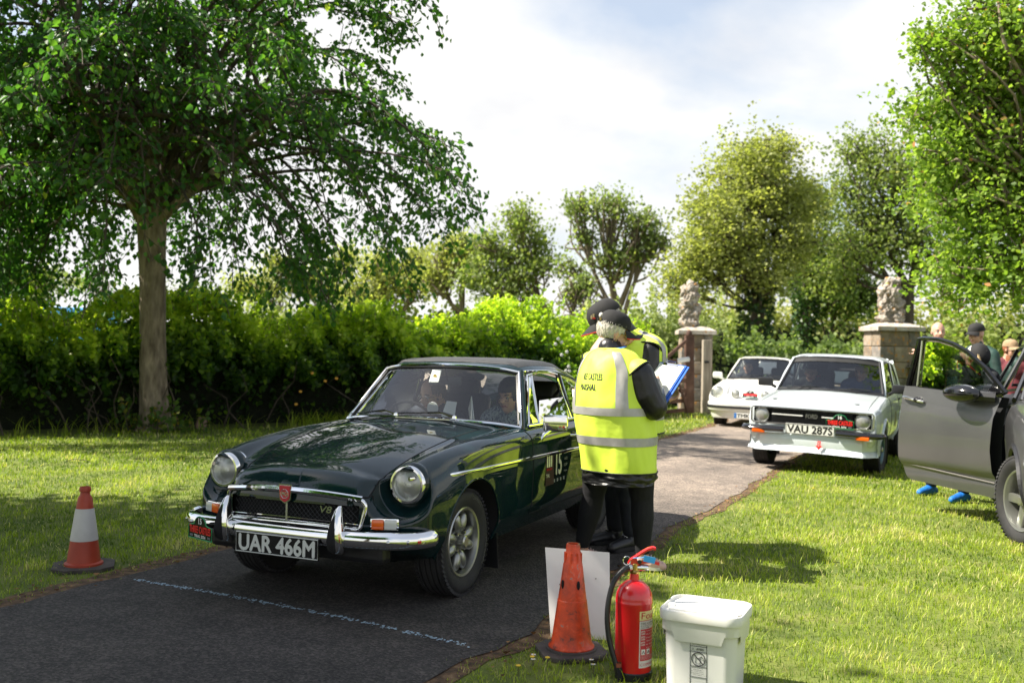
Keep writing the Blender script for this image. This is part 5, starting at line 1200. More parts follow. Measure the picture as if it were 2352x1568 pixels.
# ================================================================== other cars
def greenhouse(car, cfg):
    """roof shell, windscreen, side and rear glass with their frames; cfg gives curves for one side"""
    R = np.array(cfg['roof'], float); k = len(R); u = np.linspace(0, k - 1, (k - 1) * 4 + 1); Rr = pchip(np.arange(float(k)), R, u); RV = refine_v(Rr, 4); nv = RV.shape[1]
    paint = cfg['paint']
    def strip(i0, i1, j0, j1, name, m, lift=0):
        rows = []
        for i in range(i0, i1 + 1):
            half = [Vector(p) for p in RV[i][j0:j1 + 1]]
            row = [Vector((p.x, -p.y, p.z + lift)) for p in reversed(half)] + [Vector((p.x, p.y, p.z + lift)) for p in half[(1 if j0 == 0 else 0):]] if j0 == 0 else None
            rows.append(row)
        MB().grid(rows).build(name, m, car, smooth=True, auto=None)
    strip(0, len(u) - 1, 0, nv - 1, 'roof', paint); strip(0, len(u) - 1, 0, nv - 3, 'headlining', M['interior'], lift=-.03)
    bs = resample(cr([Vector(p) for p in cfg['base']], 5), 21); tp = resample(cr([Vector(p) for p in cfg['top']], 5), 21)
    bs = [Vector((p.x, -p.y, p.z)) for p in reversed(bs[1:])] + bs; tp = [Vector((p.x, -p.y, p.z)) for p in reversed(tp[1:])] + tp   # centre to left corner given
    MB().grid([[a.lerp(c, t) for a, c in zip(bs, tp)] for t in np.linspace(0, 1, 7)]).build('windscreen', cfg.get('glass', M['glass']), car, smooth=True, auto=None)
    loop = bs + [bs[-1].lerp(tp[-1], t) for t in (.05, .35, .65, .95)] + list(reversed(tp)) + [tp[0].lerp(bs[0], t) for t in (.05, .35, .65, .95)]
    MB().tube(loop, cfg.get('seal', .018), 6, closed=True).build('windscreen_seal', M['black_plastic'], car, smooth=True)
    if cfg.get('strip_h'):   # dark sunstrip across the top of the screen
        h = cfg['strip_h']; MB().grid([[a.lerp(c, t) + Vector((.004, 0, .003)) for a, c in zip(bs, tp)] for t in (1 - h, 1 - h / 2, 1)]).build('sun_strip', M['black_print'], car, smooth=True)
    for sd in (1, -1):
        V = lambda p: Vector((p[0], p[1] * sd, p[2]))
        MB().tube([V(bs[-1]) + Vector((-.03, .012 * sd, -.02)), V(bs[-1]).lerp(V(tp[-1]), .5) + Vector((-.025, .022 * sd, 0)), V(tp[-1]) + Vector((-.03, .012 * sd, .0))], [.026, .024, .03], 8).build('windscreen_pillar', paint, car, smooth=True)
        for nm, W_, gm in cfg['side']:
            pts = [V(p) for p in W_]; MB().tube(pts, .014, 6, closed=True).build(nm + '_frame', cfg.get('frame', M['black_plastic']), car, smooth=True)
            if gm: fan(nm, pts, car, gm)
        for a, b_, w in cfg['pillars']: MB().tube([V(a), V(b_)], w, 6, flat=.5, up=(0, 1, 0)).build('roof_pillar', paint, car, smooth=True)
    r = [Vector(p) for p in cfg['rear']]; q = [Vector((r[0].x, -r[0].y, r[0].z)), r[0], r[1], Vector((r[1].x, -r[1].y, r[1].z))]
    pane('rear_window', q, car, M['glass']); MB().tube(q, .016, 6, closed=True).build('rear_window_frame', M['black_plastic'], car)
def seat_set(car, xs, y, z, m, wings=False):
    for sd in (1, -1):
        s = MB().box((xs, y * sd, z), (.5, .48, .16), bev=.05).build('seat', m, car, smooth=True, auto=60)
        MB().box((xs - .30, y * sd, z + .34), (.13, .50, .62), Matrix.Rotation(-.22, 3, 'Y'), bev=.05).build('seat_back', m, s, smooth=True, auto=60)
        MB().box((xs - .38, y * sd, z + .72), (.12, .30, .20), Matrix.Rotation(-.2, 3, 'Y'), bev=.05).build('headrest', m, s, smooth=True, auto=60)
def place_car(name, label, x, y, yaw, z, roll, group=None):
    c = thing(name, label, 'car', (x, y, z), 0, group); c.rotation_euler = (roll, 0, yaw); return c
def build_saloon():
    car = place_car('saloon', 'white boxy classic rally saloon with a black grille, half on the grass', 3.8819, 12.5373, -2.0188, -.05, -.030)
    P_ = M['white_paint']; lo = [(.770, .57), (.748, .42), (.69, .30), (.42, .24), (0, .24)]
    T = [(.66, [(0, .822), (.32, .820), (.632, .806), (.668, .802), (.705, .785), (.728, .755), (.735, .71), (.738, .57), (.725, .46), (.69, .38), (.4, .36), (0, .36)]),
         (.55, [(0, .850), (.32, .846), (.63, .826), (.672, .818), (.714, .800), (.742, .765), (.752, .72), (.756, .57), (.735, .44), (.69, .34), (.4, .30), (0, .30)]),
         (.25, [(0, .888), (.32, .882), (.626, .858), (.672, .850), (.718, .832), (.752, .790), (.766, .735)] + lo),
         (-.2, [(0, .925), (.32, .918), (.622, .893), (.672, .886), (.718, .868), (.752, .82), (.768, .74)] + lo),
         (-.64, [(0, .955), (.32, .947), (.620, .922), (.668, .918), (.712, .905), (.748, .85), (.768, .74)] + lo),
         (-1.2, [(0, .955), (.32, .947), (.62, .93), (.668, .928), (.712, .915), (.748, .86), (.768, .74)] + lo),
         (-2.0, [(0, .955), (.32, .947), (.62, .94), (.668, .938), (.712, .925), (.750, .86), (.770, .735)] + lo),
         (-2.9, [(0, .965), (.32, .960), (.62, .945), (.665, .938), (.705, .92), (.740, .86), (.755, .73), (.75, .57), (.73, .44), (.66, .34), (.4, .30), (0, .30)]),
         (-3.24, [(0, .93), (.32, .925), (.60, .91), (.64, .90), (.68, .885), (.71, .84), (.72, .72), (.715, .57), (.70, .46), (.62, .40), (.4, .38), (0, .38)])]
    xs = sorted(set(list(np.round(np.linspace(-3.24, -.66, 62), 4)) + list(np.round(np.linspace(-.64, .66, 44), 4))))
    b = Body(T, xs, 5, crease=(2, 5, 9), cap=dict(s=np.concatenate([np.linspace(.985, .93, 4), np.linspace(.88, .001, 18)]), seg=.66, zc=.60, B=.075, p=7, curve=.35, w=.76), arches=((0, .32), (-2.407, .32)), archR=.345, archcol=5)
    n = b.n; NI, NJ = b.gone.shape; I = np.arange(NI)[:, None] + np.zeros((1, NJ), int); J = np.arange(NJ)[None, :] + np.zeros((NI, 1), int); C = b.C; nb = b.nx0 - 1
    b.used |= (J < 4 * n) & (C[..., 0] < -.72) & (C[..., 0] > -2.72)
    b.used |= (I >= nb) & (C[..., 0] > .6) & (C[..., 2] > .575) & (C[..., 2] < .765) & (np.abs(C[..., 1]) < .68)
    bon = b.take((J < 2 * n) & (C[..., 0] > -.60) & (I < nb + 1)); b.emit('bonnet', bon, P_, car)
    door = (C[..., 0] > -1.98) & (C[..., 0] < -.78) & (J >= 4 * n) & (J < 9 * n) & (C[..., 2] > .36)
    for sd in (1, -1): b.emit('door', door, P_, car, sides=(sd,))
    b.used |= door; b.emit('body', b.take(np.ones_like(b.used)), P_, car)
    P = b.P; ie = int(np.argmin(np.abs(P[:b.nx0, 0, 0] + .60)))
    for sd in (1, -1): MB().tube([Vector((P[i, 2 * n][0], P[i, 2 * n][1] * sd, P[i, 2 * n][2])) for i in range(ie, nb + 2)], .004, 5).build('shut_line', M['black_matt'], car)
    for ax in (0, -2.407): arch_trim(b, car, ax, .32, .345, lip=.022, m=P_)
    for sd in (1, -1):
        mb = MB()
        for xx in (-.79, -1.97): mb.tube([(xx, (b.near(xx, z, 4) + .0) * sd, z) for z in np.linspace(.38, .90, 12)], .005, 4)
        mb.build('door_gap', M['black_matt'], car)
    # grille panel
    fx = .738
    fr = MB().tube([(fx + .006, a, c) for a, c in ((-.675, .580), (.675, .580), (.70, .60), (.705, .745), (.69, .768), (-.69, .768), (-.705, .745), (-.70, .60))], .011, 6, closed=True).build('grille', M['chrome_soft'], car)
    MB().box((fx - .05, 0, .673), (.01, 1.40, .19)).build('grille_back', M['black_matt'], fr)
    for k in range(11): MB().box((fx - .018, 0, .592 + .0162 * k), (.022, .93, .006)).build('grille_slat', M['black_plastic'], fr)
    for a, w in ((-.28, .36), (.28, .14)): MB().box((fx - .002, a - (.0 if a < 0 else .09), .690), (.008, w, .013)).build('grille_trim', M['white_print'], fr)
    text_obj('lettering', 'FORD', 1, (fx, .005, .690), (0, 1, 0), (0, 0, 1), M['chrome_soft'], fr, bold=.03, off=.004, fit=(.135, .048))
    for sd in (1, -1): lamp(car, (fx - .022, .585 * sd, .672), .088, ring=.093, depth=.03, ringm=M['chrome_soft'])
    # bonnet pins
    for sd in (1, -1):
        q = MB().lathe([(.030, .0), (.028, .006), (0, .006)], 14, 'z', c=(.46, .48 * sd, .846)).build('bonnet_pin', M['black_plastic'], car); MB().tube([(.44, .42 * sd, .862), (.48, .54 * sd, .862)], .005, 5).build('pin_clip', M['chrome_soft'], q)
    # quarter bumpers with lamps, spoiler, plates
    for sd in (1, -1):
        bp = MB().tube([(.79, .30 * sd, .515), (.795, .50 * sd, .513), (.775, .70 * sd, .512), (.735, .775 * sd, .512), (.60, .795 * sd, .512)], .046, 8, flat=.8, up=(0, 0, 1)).build('bumper', M['black_gloss'], car, smooth=True, auto=50)
        MB().box((.808, .60 * sd, .480), (.05, .15, .042), Matrix.Rotation(-.13 * sd, 3, 'Z'), bev=.008).build('indicator', M['amber'], bp)
    prof = [(.475, .765), (.44, .780), (.40, .785), (.33, .775), (.285, .80), (.265, .81), (.262, .74)]
    rows = []
    for y in np.linspace(-.74, .74, 41):
        e = abs(y) / .74; back = .20 * smooth01((e - .80) / .2) + .02 * e * e; row = []
        for z, x in prof: row.append(Vector((x - back, y * (1 + (.03 if z < .3 else 0)), z - .012 * e)))
        rows.append(row)
    MB().grid(rows).build('front_spoiler', P_, car, smooth=True, auto=30)
    for sd in (1, -1): MB().grid([[(x - .22 + .02, .745 * sd, z) for z, x in prof], [(.42, .765 * sd, z) for z, x in prof]]).build('spoiler_side', P_, car)
    MB().box((.55, 0, .30), (.3, 1.2, .05)).build('sump_guard', M['dark_metal'], car)
    ar = [(-.018, .05), (.018, .05), (.018, -.005), (.038, -.005), (0, -.055), (-.038, -.005), (-.018, -.005)]
    tw = MB().prism([(a * 1.0, c * 1.0) for a, c in ar], (.812, .115, .36), (0, 1, 0), (-.16, 0, 1), .003).build('tow_arrow', M['red_print'], car)
    text_obj('lettering', 'TOW', 1, (.8165, .115, .375), (0, 0, 1), (0, -1, 0), M['white_print'], tw, bold=.02, fit=(.06, .018), off=.0)
    number_plate(car, 'VAU 287S', (.800, 0, .535), (0, 1, 0), (0, 0, 1), .56, .125, M['plate_white'], M['black_print'], M['black_print'], tf=(.92, .68))
    rally_plate(car, 16, (.775, .335, .575), (0, 1, 0), (0, 0, 1), .31)
    for i in range(40): MB().box((-.50, -.55 + .0275 * i, .945 - .0 * i), (.035, .010, .004)).build('vent_slot', M['black_matt'], car)
    cfg = dict(paint=P_, base=[(-.56, 0, .965), (-.60, .35, .958), (-.70, .668, .935)], top=[(-1.14, 0, 1.385), (-1.16, .30, 1.378), (-1.22, .555, 1.350)], seal=.020, strip_h=.13, glass=M['glass'],
               roof=[[(-1.13, 0, 1.398), (-1.15, .30, 1.392), (-1.20, .53, 1.372), (-1.22, .575, 1.345)], [(-1.30, 0, 1.425), (-1.30, .32, 1.418), (-1.30, .545, 1.39), (-1.30, .592, 1.36)],
                     [(-1.8, 0, 1.435), (-1.8, .32, 1.428), (-1.8, .55, 1.40), (-1.8, .60, 1.362)], [(-2.3, 0, 1.425), (-2.3, .32, 1.417), (-2.3, .55, 1.385), (-2.3, .60, 1.345)],
                     [(-2.52, 0, 1.40), (-2.52, .32, 1.39), (-2.54, .53, 1.36), (-2.55, .585, 1.32)]],
               side=[('door_window', [(-.86, .690, .945), (-1.27, .592, 1.335), (-1.86, .600, 1.345), (-1.93, .695, .945)], M['glass_dark']),
                     ('rear_side_window', [(-2.02, .696, .945), (-1.98, .602, 1.345), (-2.38, .600, 1.325), (-2.62, .66, 1.10), (-2.70, .69, .955)], M['glass'])],
               pillars=[((-1.975, .700, .93), (-1.92, .598, 1.35), .04), ((-2.78, .690, .93), (-2.52, .585, 1.34), .075), ((-2.92, .60, .96), (-2.56, .52, 1.36), .06)], rear=[(-2.93, .55, .97), (-2.57, .50, 1.36)])
    greenhouse(car, cfg)
    MB().box((-2.2, 0, .93), (1.2, 1.3, .03)).build('parcel_shelf', M['black_matt'], car)
    MB().box((-.85, 0, .90), (.3, 1.28, .12), bev=.04).build('dashboard', M['black_plastic'], car); MB().box((-1.6, 0, .33), (1.9, 1.3, .03)).build('cabin_floor', M['black_matt'], car)
    seat_set(car, -1.45, .34, .55, M['interior'])
    MB().tube([(-1.25, .60, .40), (-1.30, .56, 1.30), (-1.30, -.56, 1.30), (-1.25, -.60, .40)], .022, 8).build('roll_cage', M['black_gloss'], car); MB().tube([(-1.95, .58, .5), (-1.95, .54, 1.30), (-1.95, -.54, 1.30), (-1.95, -.58, .5)], .022, 8).build('roll_cage', M['black_gloss'], car)
    MB().tube([(-1.95, .50, 1.28), (-2.0, -.5, .65)], .022, 8).build('roll_cage', M['black_gloss'], car)
    for y in (-.30, -.42): MB().tube([(-1.74, y, 1.12), (-1.60, y, 1.05), (-1.50, y, .80)], .028, 4, flat=.15).build('harness', M['red_print'], car)
    for (py, ty) in ((-.52, -.05), (.06, .52)):
        piv = Vector((-.50, py, .965)); tip = Vector((-.64, ty, .99)); w = MB().tube([piv, piv.lerp(tip, .5) + Vector((.02, 0, .02)), tip], [.012, .009, .005], 5).build('wiper', M['black_plastic'], car); MB().tube([piv.lerp(tip, .15) + Vector((-.04, 0, .02)), tip], .007, 4).build('wiper_blade', M['black_plastic'], w)
    for sd in (1, -1):
        m_ = MB().box((-.80, .86 * sd, 1.02), (.07, .20, .115), bev=.025).build('door_mirror', M['black_plastic'], car, smooth=True, auto=40); MB().tube([(-.82, .72 * sd, .95), (-.81, .80 * sd, .99)], .02, 6).build('mirror_arm', M['black_plastic'], m_)
        make_wheel(car, 0, .665 * sd, sd, .300, .19, .178, 'minilite', steer=math.radians(-4)); make_wheel(car, -2.407, .665 * sd, sd, .300, .19, .178, 'minilite')
        for ax in (-.40, -2.80): MB().box((ax, .67 * sd, .27), (.012, .22, .36), Matrix.Rotation(.1, 3, 'Y')).build('mud_flap', M['black_plastic'], car)
        MB().box((-1.83, .777 * sd, .86), (.10, .02, .028), bev=.006).build('door_handle', M['black_plastic'], car)
    yb = b.near(-1.4, .6, 6); MB().prism([(0, 0), (.13, 0), (.13, .20), (0, .20)], (-1.33, yb + .003, .50), (-1, 0, 0), (0, 0, 1), -.001).build('door_sticker', mat('olive_print', (.17, .15, .03), .5), car)
    return car
SALOON = build_saloon()
def build_white_coupe():
    car = place_car('rear_engined_coupe', 'cream-white sports coupe with round upright headlamps waiting behind the white saloon', 4.7664, 19.4573, -1.9507, -.075, -.02)
    P_ = M['cream_paint']; lo = [(.80, .50), (.775, .36), (.70, .25), (.42, .20), (0, .20)]
    T = [(.60, [(0, .60), (.22, .605), (.40, .635), (.49, .71), (.62, .785), (.735, .73), (.785, .62), (.79, .50), (.765, .38), (.69, .28), (.4, .24), (0, .24)]),
         (.45, [(0, .68), (.22, .685), (.41, .705), (.50, .765), (.625, .815), (.74, .765), (.79, .64), (.798, .50), (.77, .37), (.70, .26), (.4, .22), (0, .22)]),
         (.2, [(0, .765), (.22, .765), (.42, .775), (.51, .812), (.63, .848), (.745, .79), (.795, .66)] + lo),
         (-.1, [(0, .84), (.22, .84), (.44, .838), (.53, .855), (.64, .876), (.75, .815), (.798, .68)] + lo),
         (-.40, [(0, .925), (.24, .92), (.46, .905), (.55, .898), (.65, .90), (.755, .84), (.80, .69)] + lo),
         (-1.2, [(0, .94), (.24, .935), (.47, .92), (.57, .915), (.68, .912), (.76, .85), (.80, .69)] + lo),
         (-2.1, [(0, .95), (.24, .95), (.48, .94), (.6, .93), (.70, .915), (.79, .83), (.83, .68), (.835, .50), (.80, .36), (.72, .26), (.42, .22), (0, .22)]),
         (-2.7, [(0, .88), (.24, .875), (.48, .86), (.6, .85), (.70, .83), (.78, .76), (.80, .62), (.79, .50), (.76, .38), (.68, .30), (.4, .26), (0, .26)]),
         (-3.2, [(0, .66), (.24, .655), (.45, .65), (.55, .645), (.62, .63), (.68, .6), (.70, .55), (.69, .50), (.67, .42), (.6, .36), (.4, .33), (0, .33)])]
    xs = list(np.round(np.linspace(-3.2, .60, 95), 4))
    HL = (.565, .64, .672)
    def deform(P):
        Q = P.copy(); x, y, z = Q[..., 0], Q[..., 1], Q[..., 2]; r = np.hypot(y - HL[1], z - HL[2]); w = smooth01((x - .4) / .15) * smooth01(1 - (r - .10) / .04); Q[..., 0] = x - np.clip(x - .54, 0, 1) * w; return Q
    b = Body(T, xs, 5, crease=(9,), cap=dict(s=np.concatenate([np.linspace(.985, .9, 4), np.linspace(.85, .001, 16)]), seg=.5, zc=.45, B=.16, p=2.4, curve=.8, w=.8), arches=((0, .32), (-2.27, .32)), archR=.345, archcol=5, deform=deform)
    n = b.n; C = b.C; NI, NJ = b.gone.shape; J = np.arange(NJ)[None, :] + np.zeros((NI, 1), int)
    b.used |= (J < 4 * n) & (C[..., 0] < -.45) & (C[..., 0] > -1.95)
    bon = b.take((J < 2 * n + 2) & (C[..., 0] > -.38) & (C[..., 2] > .53)); b.emit('bonnet', bon, P_, car); b.emit('body', b.take(np.ones_like(b.used)), P_, car)
    for ax in (0, -2.27): arch_trim(b, car, ax, .32, .345, lip=.010, m=P_)
    P = b.P
    for sd in (1, -1): MB().tube([Vector((P[i, 2 * n + 2][0], P[i, 2 * n + 2][1] * sd, P[i, 2 * n + 2][2])) for i in range(int(np.argmin(np.abs(P[:b.nx0, 0, 0] + .38))), b.nx0 + 3)], .004, 4).build('shut_line', M['black_matt'], car)
    for sd in (1, -1):
        lamp(car, (HL[0] + .0, HL[1] * sd, HL[2]), .100, ring=.112, fwd=(1, 0, .12), ringm=M['chrome_soft'], depth=.10)
        lamp(car, (.70, .275 * sd, .655), .072, name='fog_lamp', ring=.08, ringm=M['chrome'], depth=.06)
    half = cr([(.86, 0, 0), (.855, .3, 0), (.80, .55, 0), (.70, .72, 0), (.52, .80, 0), (.38, .81, 0)], 5); path = [Vector((p.x, -p.y, 0)) for p in reversed(half[1:])] + half
    def band(name, prof, m, parent=car, smooth=True):
        rows = []
        for i, p in enumerate(path):
            t = (path[min(i + 1, len(path) - 1)] - path[max(i - 1, 0)]).normalized(); nn = Vector((t.y, -t.x, 0)); nn = nn if nn.dot(Vector((1, p.y, 0))) > 0 else -nn; rows.append([p + nn * a + Vector((0, 0, z)) for z, a in prof])
        return MB().grid(rows, closed_v=True).build(name, m, parent, smooth=smooth, auto=35)
    bp = band('bumper', [(.335, -.02), (.335, .02), (.35, .03), (.47, .03), (.49, .015), (.50, -.05), (.47, -.08)], P_)
    band('bumper_strip', [(.385, .028), (.385, .045), (.43, .045), (.43, .028)], M['black_plastic'], bp)
    band('apron', [(.20, -.10), (.19, -.06), (.25, -.035), (.335, -.02), (.335, -.08)], M['cream_paint'])
    for sd in (1, -1): MB().tube([(.80, .56 * sd, .408), (.72, .705 * sd, .408)], .028, 6, flat=1).build('indicator', M['amber'], bp)
    pl = number_plate(car, 'TMK 911', (.885, 0, .262), (0, 1, 0), (0, 0, 1), .52, .105, M['plate_white'], M['black_print'], None, tf=(.78, .62))
    MB().box((.890, -.237, .262), (.004, .042, .10)).build('plate_band', M['blue_paint'], pl)
    rally_plate(car, 17, (.74, .0, .60), (0, 1, 0), (-.5, 0, 1), .28)
    cfg = dict(paint=P_, base=[(-.33, 0, .945), (-.38, .32, .94), (-.55, .635, .915)], top=[(-1.0, 0, 1.325), (-1.04, .28, 1.318), (-1.14, .485, 1.295)], seal=.016,
               roof=[[(-.99, 0, 1.338), (-1.03, .28, 1.33), (-1.12, .46, 1.312), (-1.14, .50, 1.29)], [(-1.3, 0, 1.37), (-1.3, .29, 1.362), (-1.3, .48, 1.335), (-1.3, .53, 1.30)], [(-1.7, 0, 1.355), (-1.7, .29, 1.346), (-1.7, .48, 1.315), (-1.7, .54, 1.275)],
                     [(-2.0, 0, 1.30), (-2.0, .29, 1.29), (-2.0, .48, 1.25), (-2.0, .56, 1.20)]],
               side=[('door_window', [(-.70, .665, .925), (-1.18, .52, 1.28), (-1.62, .535, 1.275), (-1.70, .68, .925)], M['glass']), ('rear_side_window', [(-1.76, .682, .925), (-1.70, .545, 1.26), (-1.95, .57, 1.19), (-2.25, .66, .94)], M['glass'])],
               pillars=[((-1.73, .685, .92), (-1.66, .54, 1.28), .03), ((-2.4, .66, .90), (-1.98, .545, 1.23), .07)], rear=[(-2.45, .50, .97), (-2.02, .44, 1.27)])
    greenhouse(car, cfg)
    MB().box((-.62, 0, .88), (.3, 1.2, .12), bev=.04).build('dashboard', M['black_plastic'], car); MB().box((-1.4, 0, .3), (1.9, 1.3, .03)).build('cabin_floor', M['black_matt'], car); seat_set(car, -1.25, .33, .50, M['interior'])
    MB().tube([(-1.75, .5, 1.2), (-1.8, -.45, .75)], .02, 6).build('roll_bar', M['black_gloss'], car)
    for sd in (1, -1):
        m_ = MB().box((-.62, .86 * sd, .965), (.10, .20, .13), bev=.04).build('door_mirror', P_, car, smooth=True, auto=40); MB().tube([(-.66, .74 * sd, .88), (-.63, .82 * sd, .92)], .025, 6).build('mirror_arm', P_, m_)
        make_wheel(car, 0, .66 * sd, sd, .305, .20, .19, 'fuchs'); make_wheel(car, -2.27, .68 * sd, sd, .305, .22, .19, 'fuchs')
    for (py, ty) in ((-.35, .1), (.1, .5)):
        piv = Vector((-.28, py, .955)); tip = Vector((-.42, ty, .985)); MB().tube([piv, piv.lerp(tip, .5) + Vector((.02, 0, .03)), tip], [.01, .008, .006], 5).build('wiper', M['black_plastic'], car)
    return car
PCOUPE = build_white_coupe()

def build_suv():
    car = place_car('suv', 'grey metallic estate car at the right edge with its driver door wide open', 4.76, 7.353, math.radians(-112), -.055, 0)
    P_ = M['grey_paint']; lo = [(.93, .62), (.92, .42), (.88, .30), (.5, .25), (0, .25)]
    T = [(.62, [(0, .95), (.35, .945), (.66, .93), (.74, .92), (.81, .88), (.85, .82), (.865, .72), (.87, .60), (.86, .45), (.82, .34), (.5, .30), (0, .30)]),
         (.3, [(0, 1.02), (.35, 1.015), (.68, 1.0), (.78, .985), (.86, .95), (.90, .88), (.915, .78), (.92, .62), (.91, .42), (.86, .30), (.5, .26), (0, .26)]),
         (-.2, [(0, 1.09), (.36, 1.085), (.70, 1.06), (.80, 1.04), (.88, 1.00), (.925, .92), (.935, .80)] + lo), (-.8, [(0, 1.14), (.36, 1.13), (.72, 1.10), (.82, 1.08), (.895, 1.04), (.93, .95), (.94, .82)] + lo),
         (-2.0, [(0, 1.15), (.36, 1.14), (.72, 1.11), (.82, 1.10), (.90, 1.06), (.93, .96), (.94, .82)] + lo), (-3.0, [(0, 1.16), (.36, 1.15), (.70, 1.12), (.80, 1.10), (.88, 1.06), (.91, .96), (.92, .82), (.91, .62), (.90, .42), (.84, .32), (.5, .28), (0, .28)]),
         (-3.4, [(0, 1.1), (.36, 1.1), (.66, 1.08), (.75, 1.06), (.80, 1.02), (.82, .94), (.83, .82), (.83, .62), (.82, .46), (.76, .38), (.5, .34), (0, .34)])]
    b = Body(T, list(np.round(np.linspace(-3.4, .62, 90), 4)), 4, crease=(4, 9), cap=dict(s=np.linspace(.985, .001, 14), seg=.6, zc=.62, B=.22, p=3, curve=.6, w=.9), arches=((0, .36), (-2.66, .36)), archR=.40, archcol=5)
    n = b.n; C = b.C; NI, NJ = b.gone.shape; J = np.arange(NJ)[None, :] + np.zeros((NI, 1), int)
    b.used |= (J < 4 * n) & (C[..., 0] < -.85) & (C[..., 0] > -3.1)
    dr = (C[..., 0] > -1.85) & (C[..., 0] < -.75) & (J >= 4 * n) & (J < 9 * n) & (C[..., 2] > .32)
    b.emit('door', dr & ~b.used, P_, car, sides=(1,)); side_only = b.take(np.ones_like(b.used)); b.emit('body', side_only & ~dr, P_, car)
    for ax in (0, -2.66): arch_trim(b, car, ax, .36, .40, lip=.026, m=M['black_plastic'])
    cfg = dict(paint=P_, base=[(-.55, 0, 1.14), (-.62, .40, 1.13), (-.85, .78, 1.10)], top=[(-1.30, 0, 1.60), (-1.33, .35, 1.595), (-1.42, .60, 1.565)], seal=.018, glass=M['glass_dark'], frame=M['black_gloss'],
               roof=[[(-1.29, 0, 1.615), (-1.32, .35, 1.61), (-1.40, .58, 1.59), (-1.42, .63, 1.56)], [(-1.8, 0, 1.65), (-1.8, .36, 1.645), (-1.8, .60, 1.62), (-1.8, .67, 1.58)], [(-2.6, 0, 1.64), (-2.6, .36, 1.635), (-2.6, .60, 1.61), (-2.6, .67, 1.56)], [(-3.15, 0, 1.58), (-3.15, .36, 1.57), (-3.15, .56, 1.54), (-3.15, .64, 1.49)]],
               side=[('rear_door_window', [(-1.93, .885, 1.09), (-1.88, .69, 1.55), (-2.60, .69, 1.53), (-2.72, .88, 1.12)], M['glass_dark']), ('rear_side_window', [(-2.80, .875, 1.12), (-2.68, .69, 1.52), (-3.05, .67, 1.46), (-3.2, .82, 1.2)], M['glass_dark'])],
               pillars=[((-1.88, .895, 1.08), (-1.82, .67, 1.57), .045), ((-.90, .86, 1.08), (-1.42, .635, 1.56), .04), ((-3.25, .83, 1.1), (-3.12, .62, 1.5), .1)], rear=[(-3.35, .68, 1.15), (-3.18, .58, 1.5)])
    greenhouse(car, cfg)
    for sd in (1, -1): MB().tube([(x, .63 * sd, z) for x, z in ((-1.45, 1.60), (-1.55, 1.645), (-2.3, 1.67), (-3.0, 1.62), (-3.1, 1.57))], .016, 6).build('roof_rail', M['black_gloss'], car)
    for sd in (1, -1):
        MB().ball((.66, .70 * sd, .80), (.18, .17, .075), 16, 10).build('headlight', mat('headlight_blue', (.15, .25, .55), .1, coat=1), car, smooth=True)
        make_wheel(car, 0, .80 * sd, sd, .350, .235, .235, 'suv', steer=math.radians(24)); make_wheel(car, -2.66, .80 * sd, sd, .350, .235, .235, 'suv')
    MB().box((.84, 0, .62), (.06, 1.1, .22), bev=.02).build('grille', M['black_gloss'], car); MB().box((.80, 0, .38), (.10, 1.5, .16), bev=.03).build('bumper', M['black_plastic'], car)
    MB().box((-1.9, 0, .40), (2.4, 1.5, .04)).build('cabin_floor', M['interior'], car); MB().box((-.95, 0, 1.0), (.35, 1.5, .2), bev=.05).build('dashboard', M['interior'], car); seat_set(car, -1.6, .40, .62, M['leather'])
    # the open door, hinged at its front edge
    Hn = Vector((4.17, 8.40, 0)); e = Vector((-.42, .907, 0)).normalized(); nn = Vector((-e.y, e.x, 0))      # outer skin faces the camera side
    inv = Matrix.Translation((4.76, 7.353, -.055)) @ Matrix.Rotation(math.radians(-112), 4, 'Z'); inv = inv.inverted()
    def D(s, z, o=0.0): return inv @ (Hn + e * s + nn * o + Vector((0, 0, z)))
    # outer skin: rows from sill to waist, columns hinge to lock edge, with crease lines
    def outline_x(z):
        lo_ = np.interp(z, [.19, .30, .60, .87, 1.0, 1.08], [.061, .050, .075, .057, .02, -.005]); hi_ = np.interp(z, [.235, .26, .35, .45, .8, 1.11], [.96, 1.01, 1.058, 1.08, 1.07, 1.052]); return lo_, hi_
    rows = []
    for k, t in enumerate(np.linspace(0, 1, 34)):
        row = []
        for s in np.linspace(0, 1, 26):
            zb = .196 + .045 * s; zt = 1.048 + .062 * s; z = zb + (zt - zb) * t; a, c = outline_x(z); x = a + (c - a) * s
            crz = .875 + .13 * s
            o = .030 + .040 * math.sin(PI * min(1, max(0, (z - .2) / .9))) + (.018 if z < crz else .018 - .10 * (z - crz)) - .035 * smooth01((.42 - z) / .06) + .012 * smooth01((.33 - z) / .03)
            row.append(D(x, z, o))
        rows.append(row)
    dv = MB().grid(rows).build('open_door', P_, car, smooth=True, auto=32)
    dv.data.materials.clear(); dv.data.materials.append(P_)
    inn = [[D(*( (lambda a, c, s_, z_: (a + (c - a) * s_, z_))(*outline_x(.196 + .045 * s + (.852 + .017 * s) * t), s, .196 + .045 * s + (.852 + .017 * s) * t)), -.06) for s in np.linspace(0, 1, 8)] for t in np.linspace(0, 1, 8)]
    MB().grid(inn).build('door_lining', M['interior'], dv)
    edge = MB(); f = rows; edge.grid([[r_[-1] for r_ in rows], [D(outline_x(.241 + .869 * t)[1], .241 + .869 * t, -.06) for t in np.linspace(0, 1, 34)]]); edge.grid([rows[0], [D(.061 + (1.0 - .061) * s, .196 + .045 * s, -.06) for s in np.linspace(0, 1, 26)]]); edge.build('door_edge', P_, dv, smooth=True)
    cl = []
    for s in np.linspace(0, 1, 26): z = .325 + .065 * s; a, c = outline_x(z); cl.append(D(a + (c - a) * s, z, .045))
    MB().tube(cl, .006, 5).build('door_moulding', mat('mud_grey', (.16, .15, .14), .5), dv)
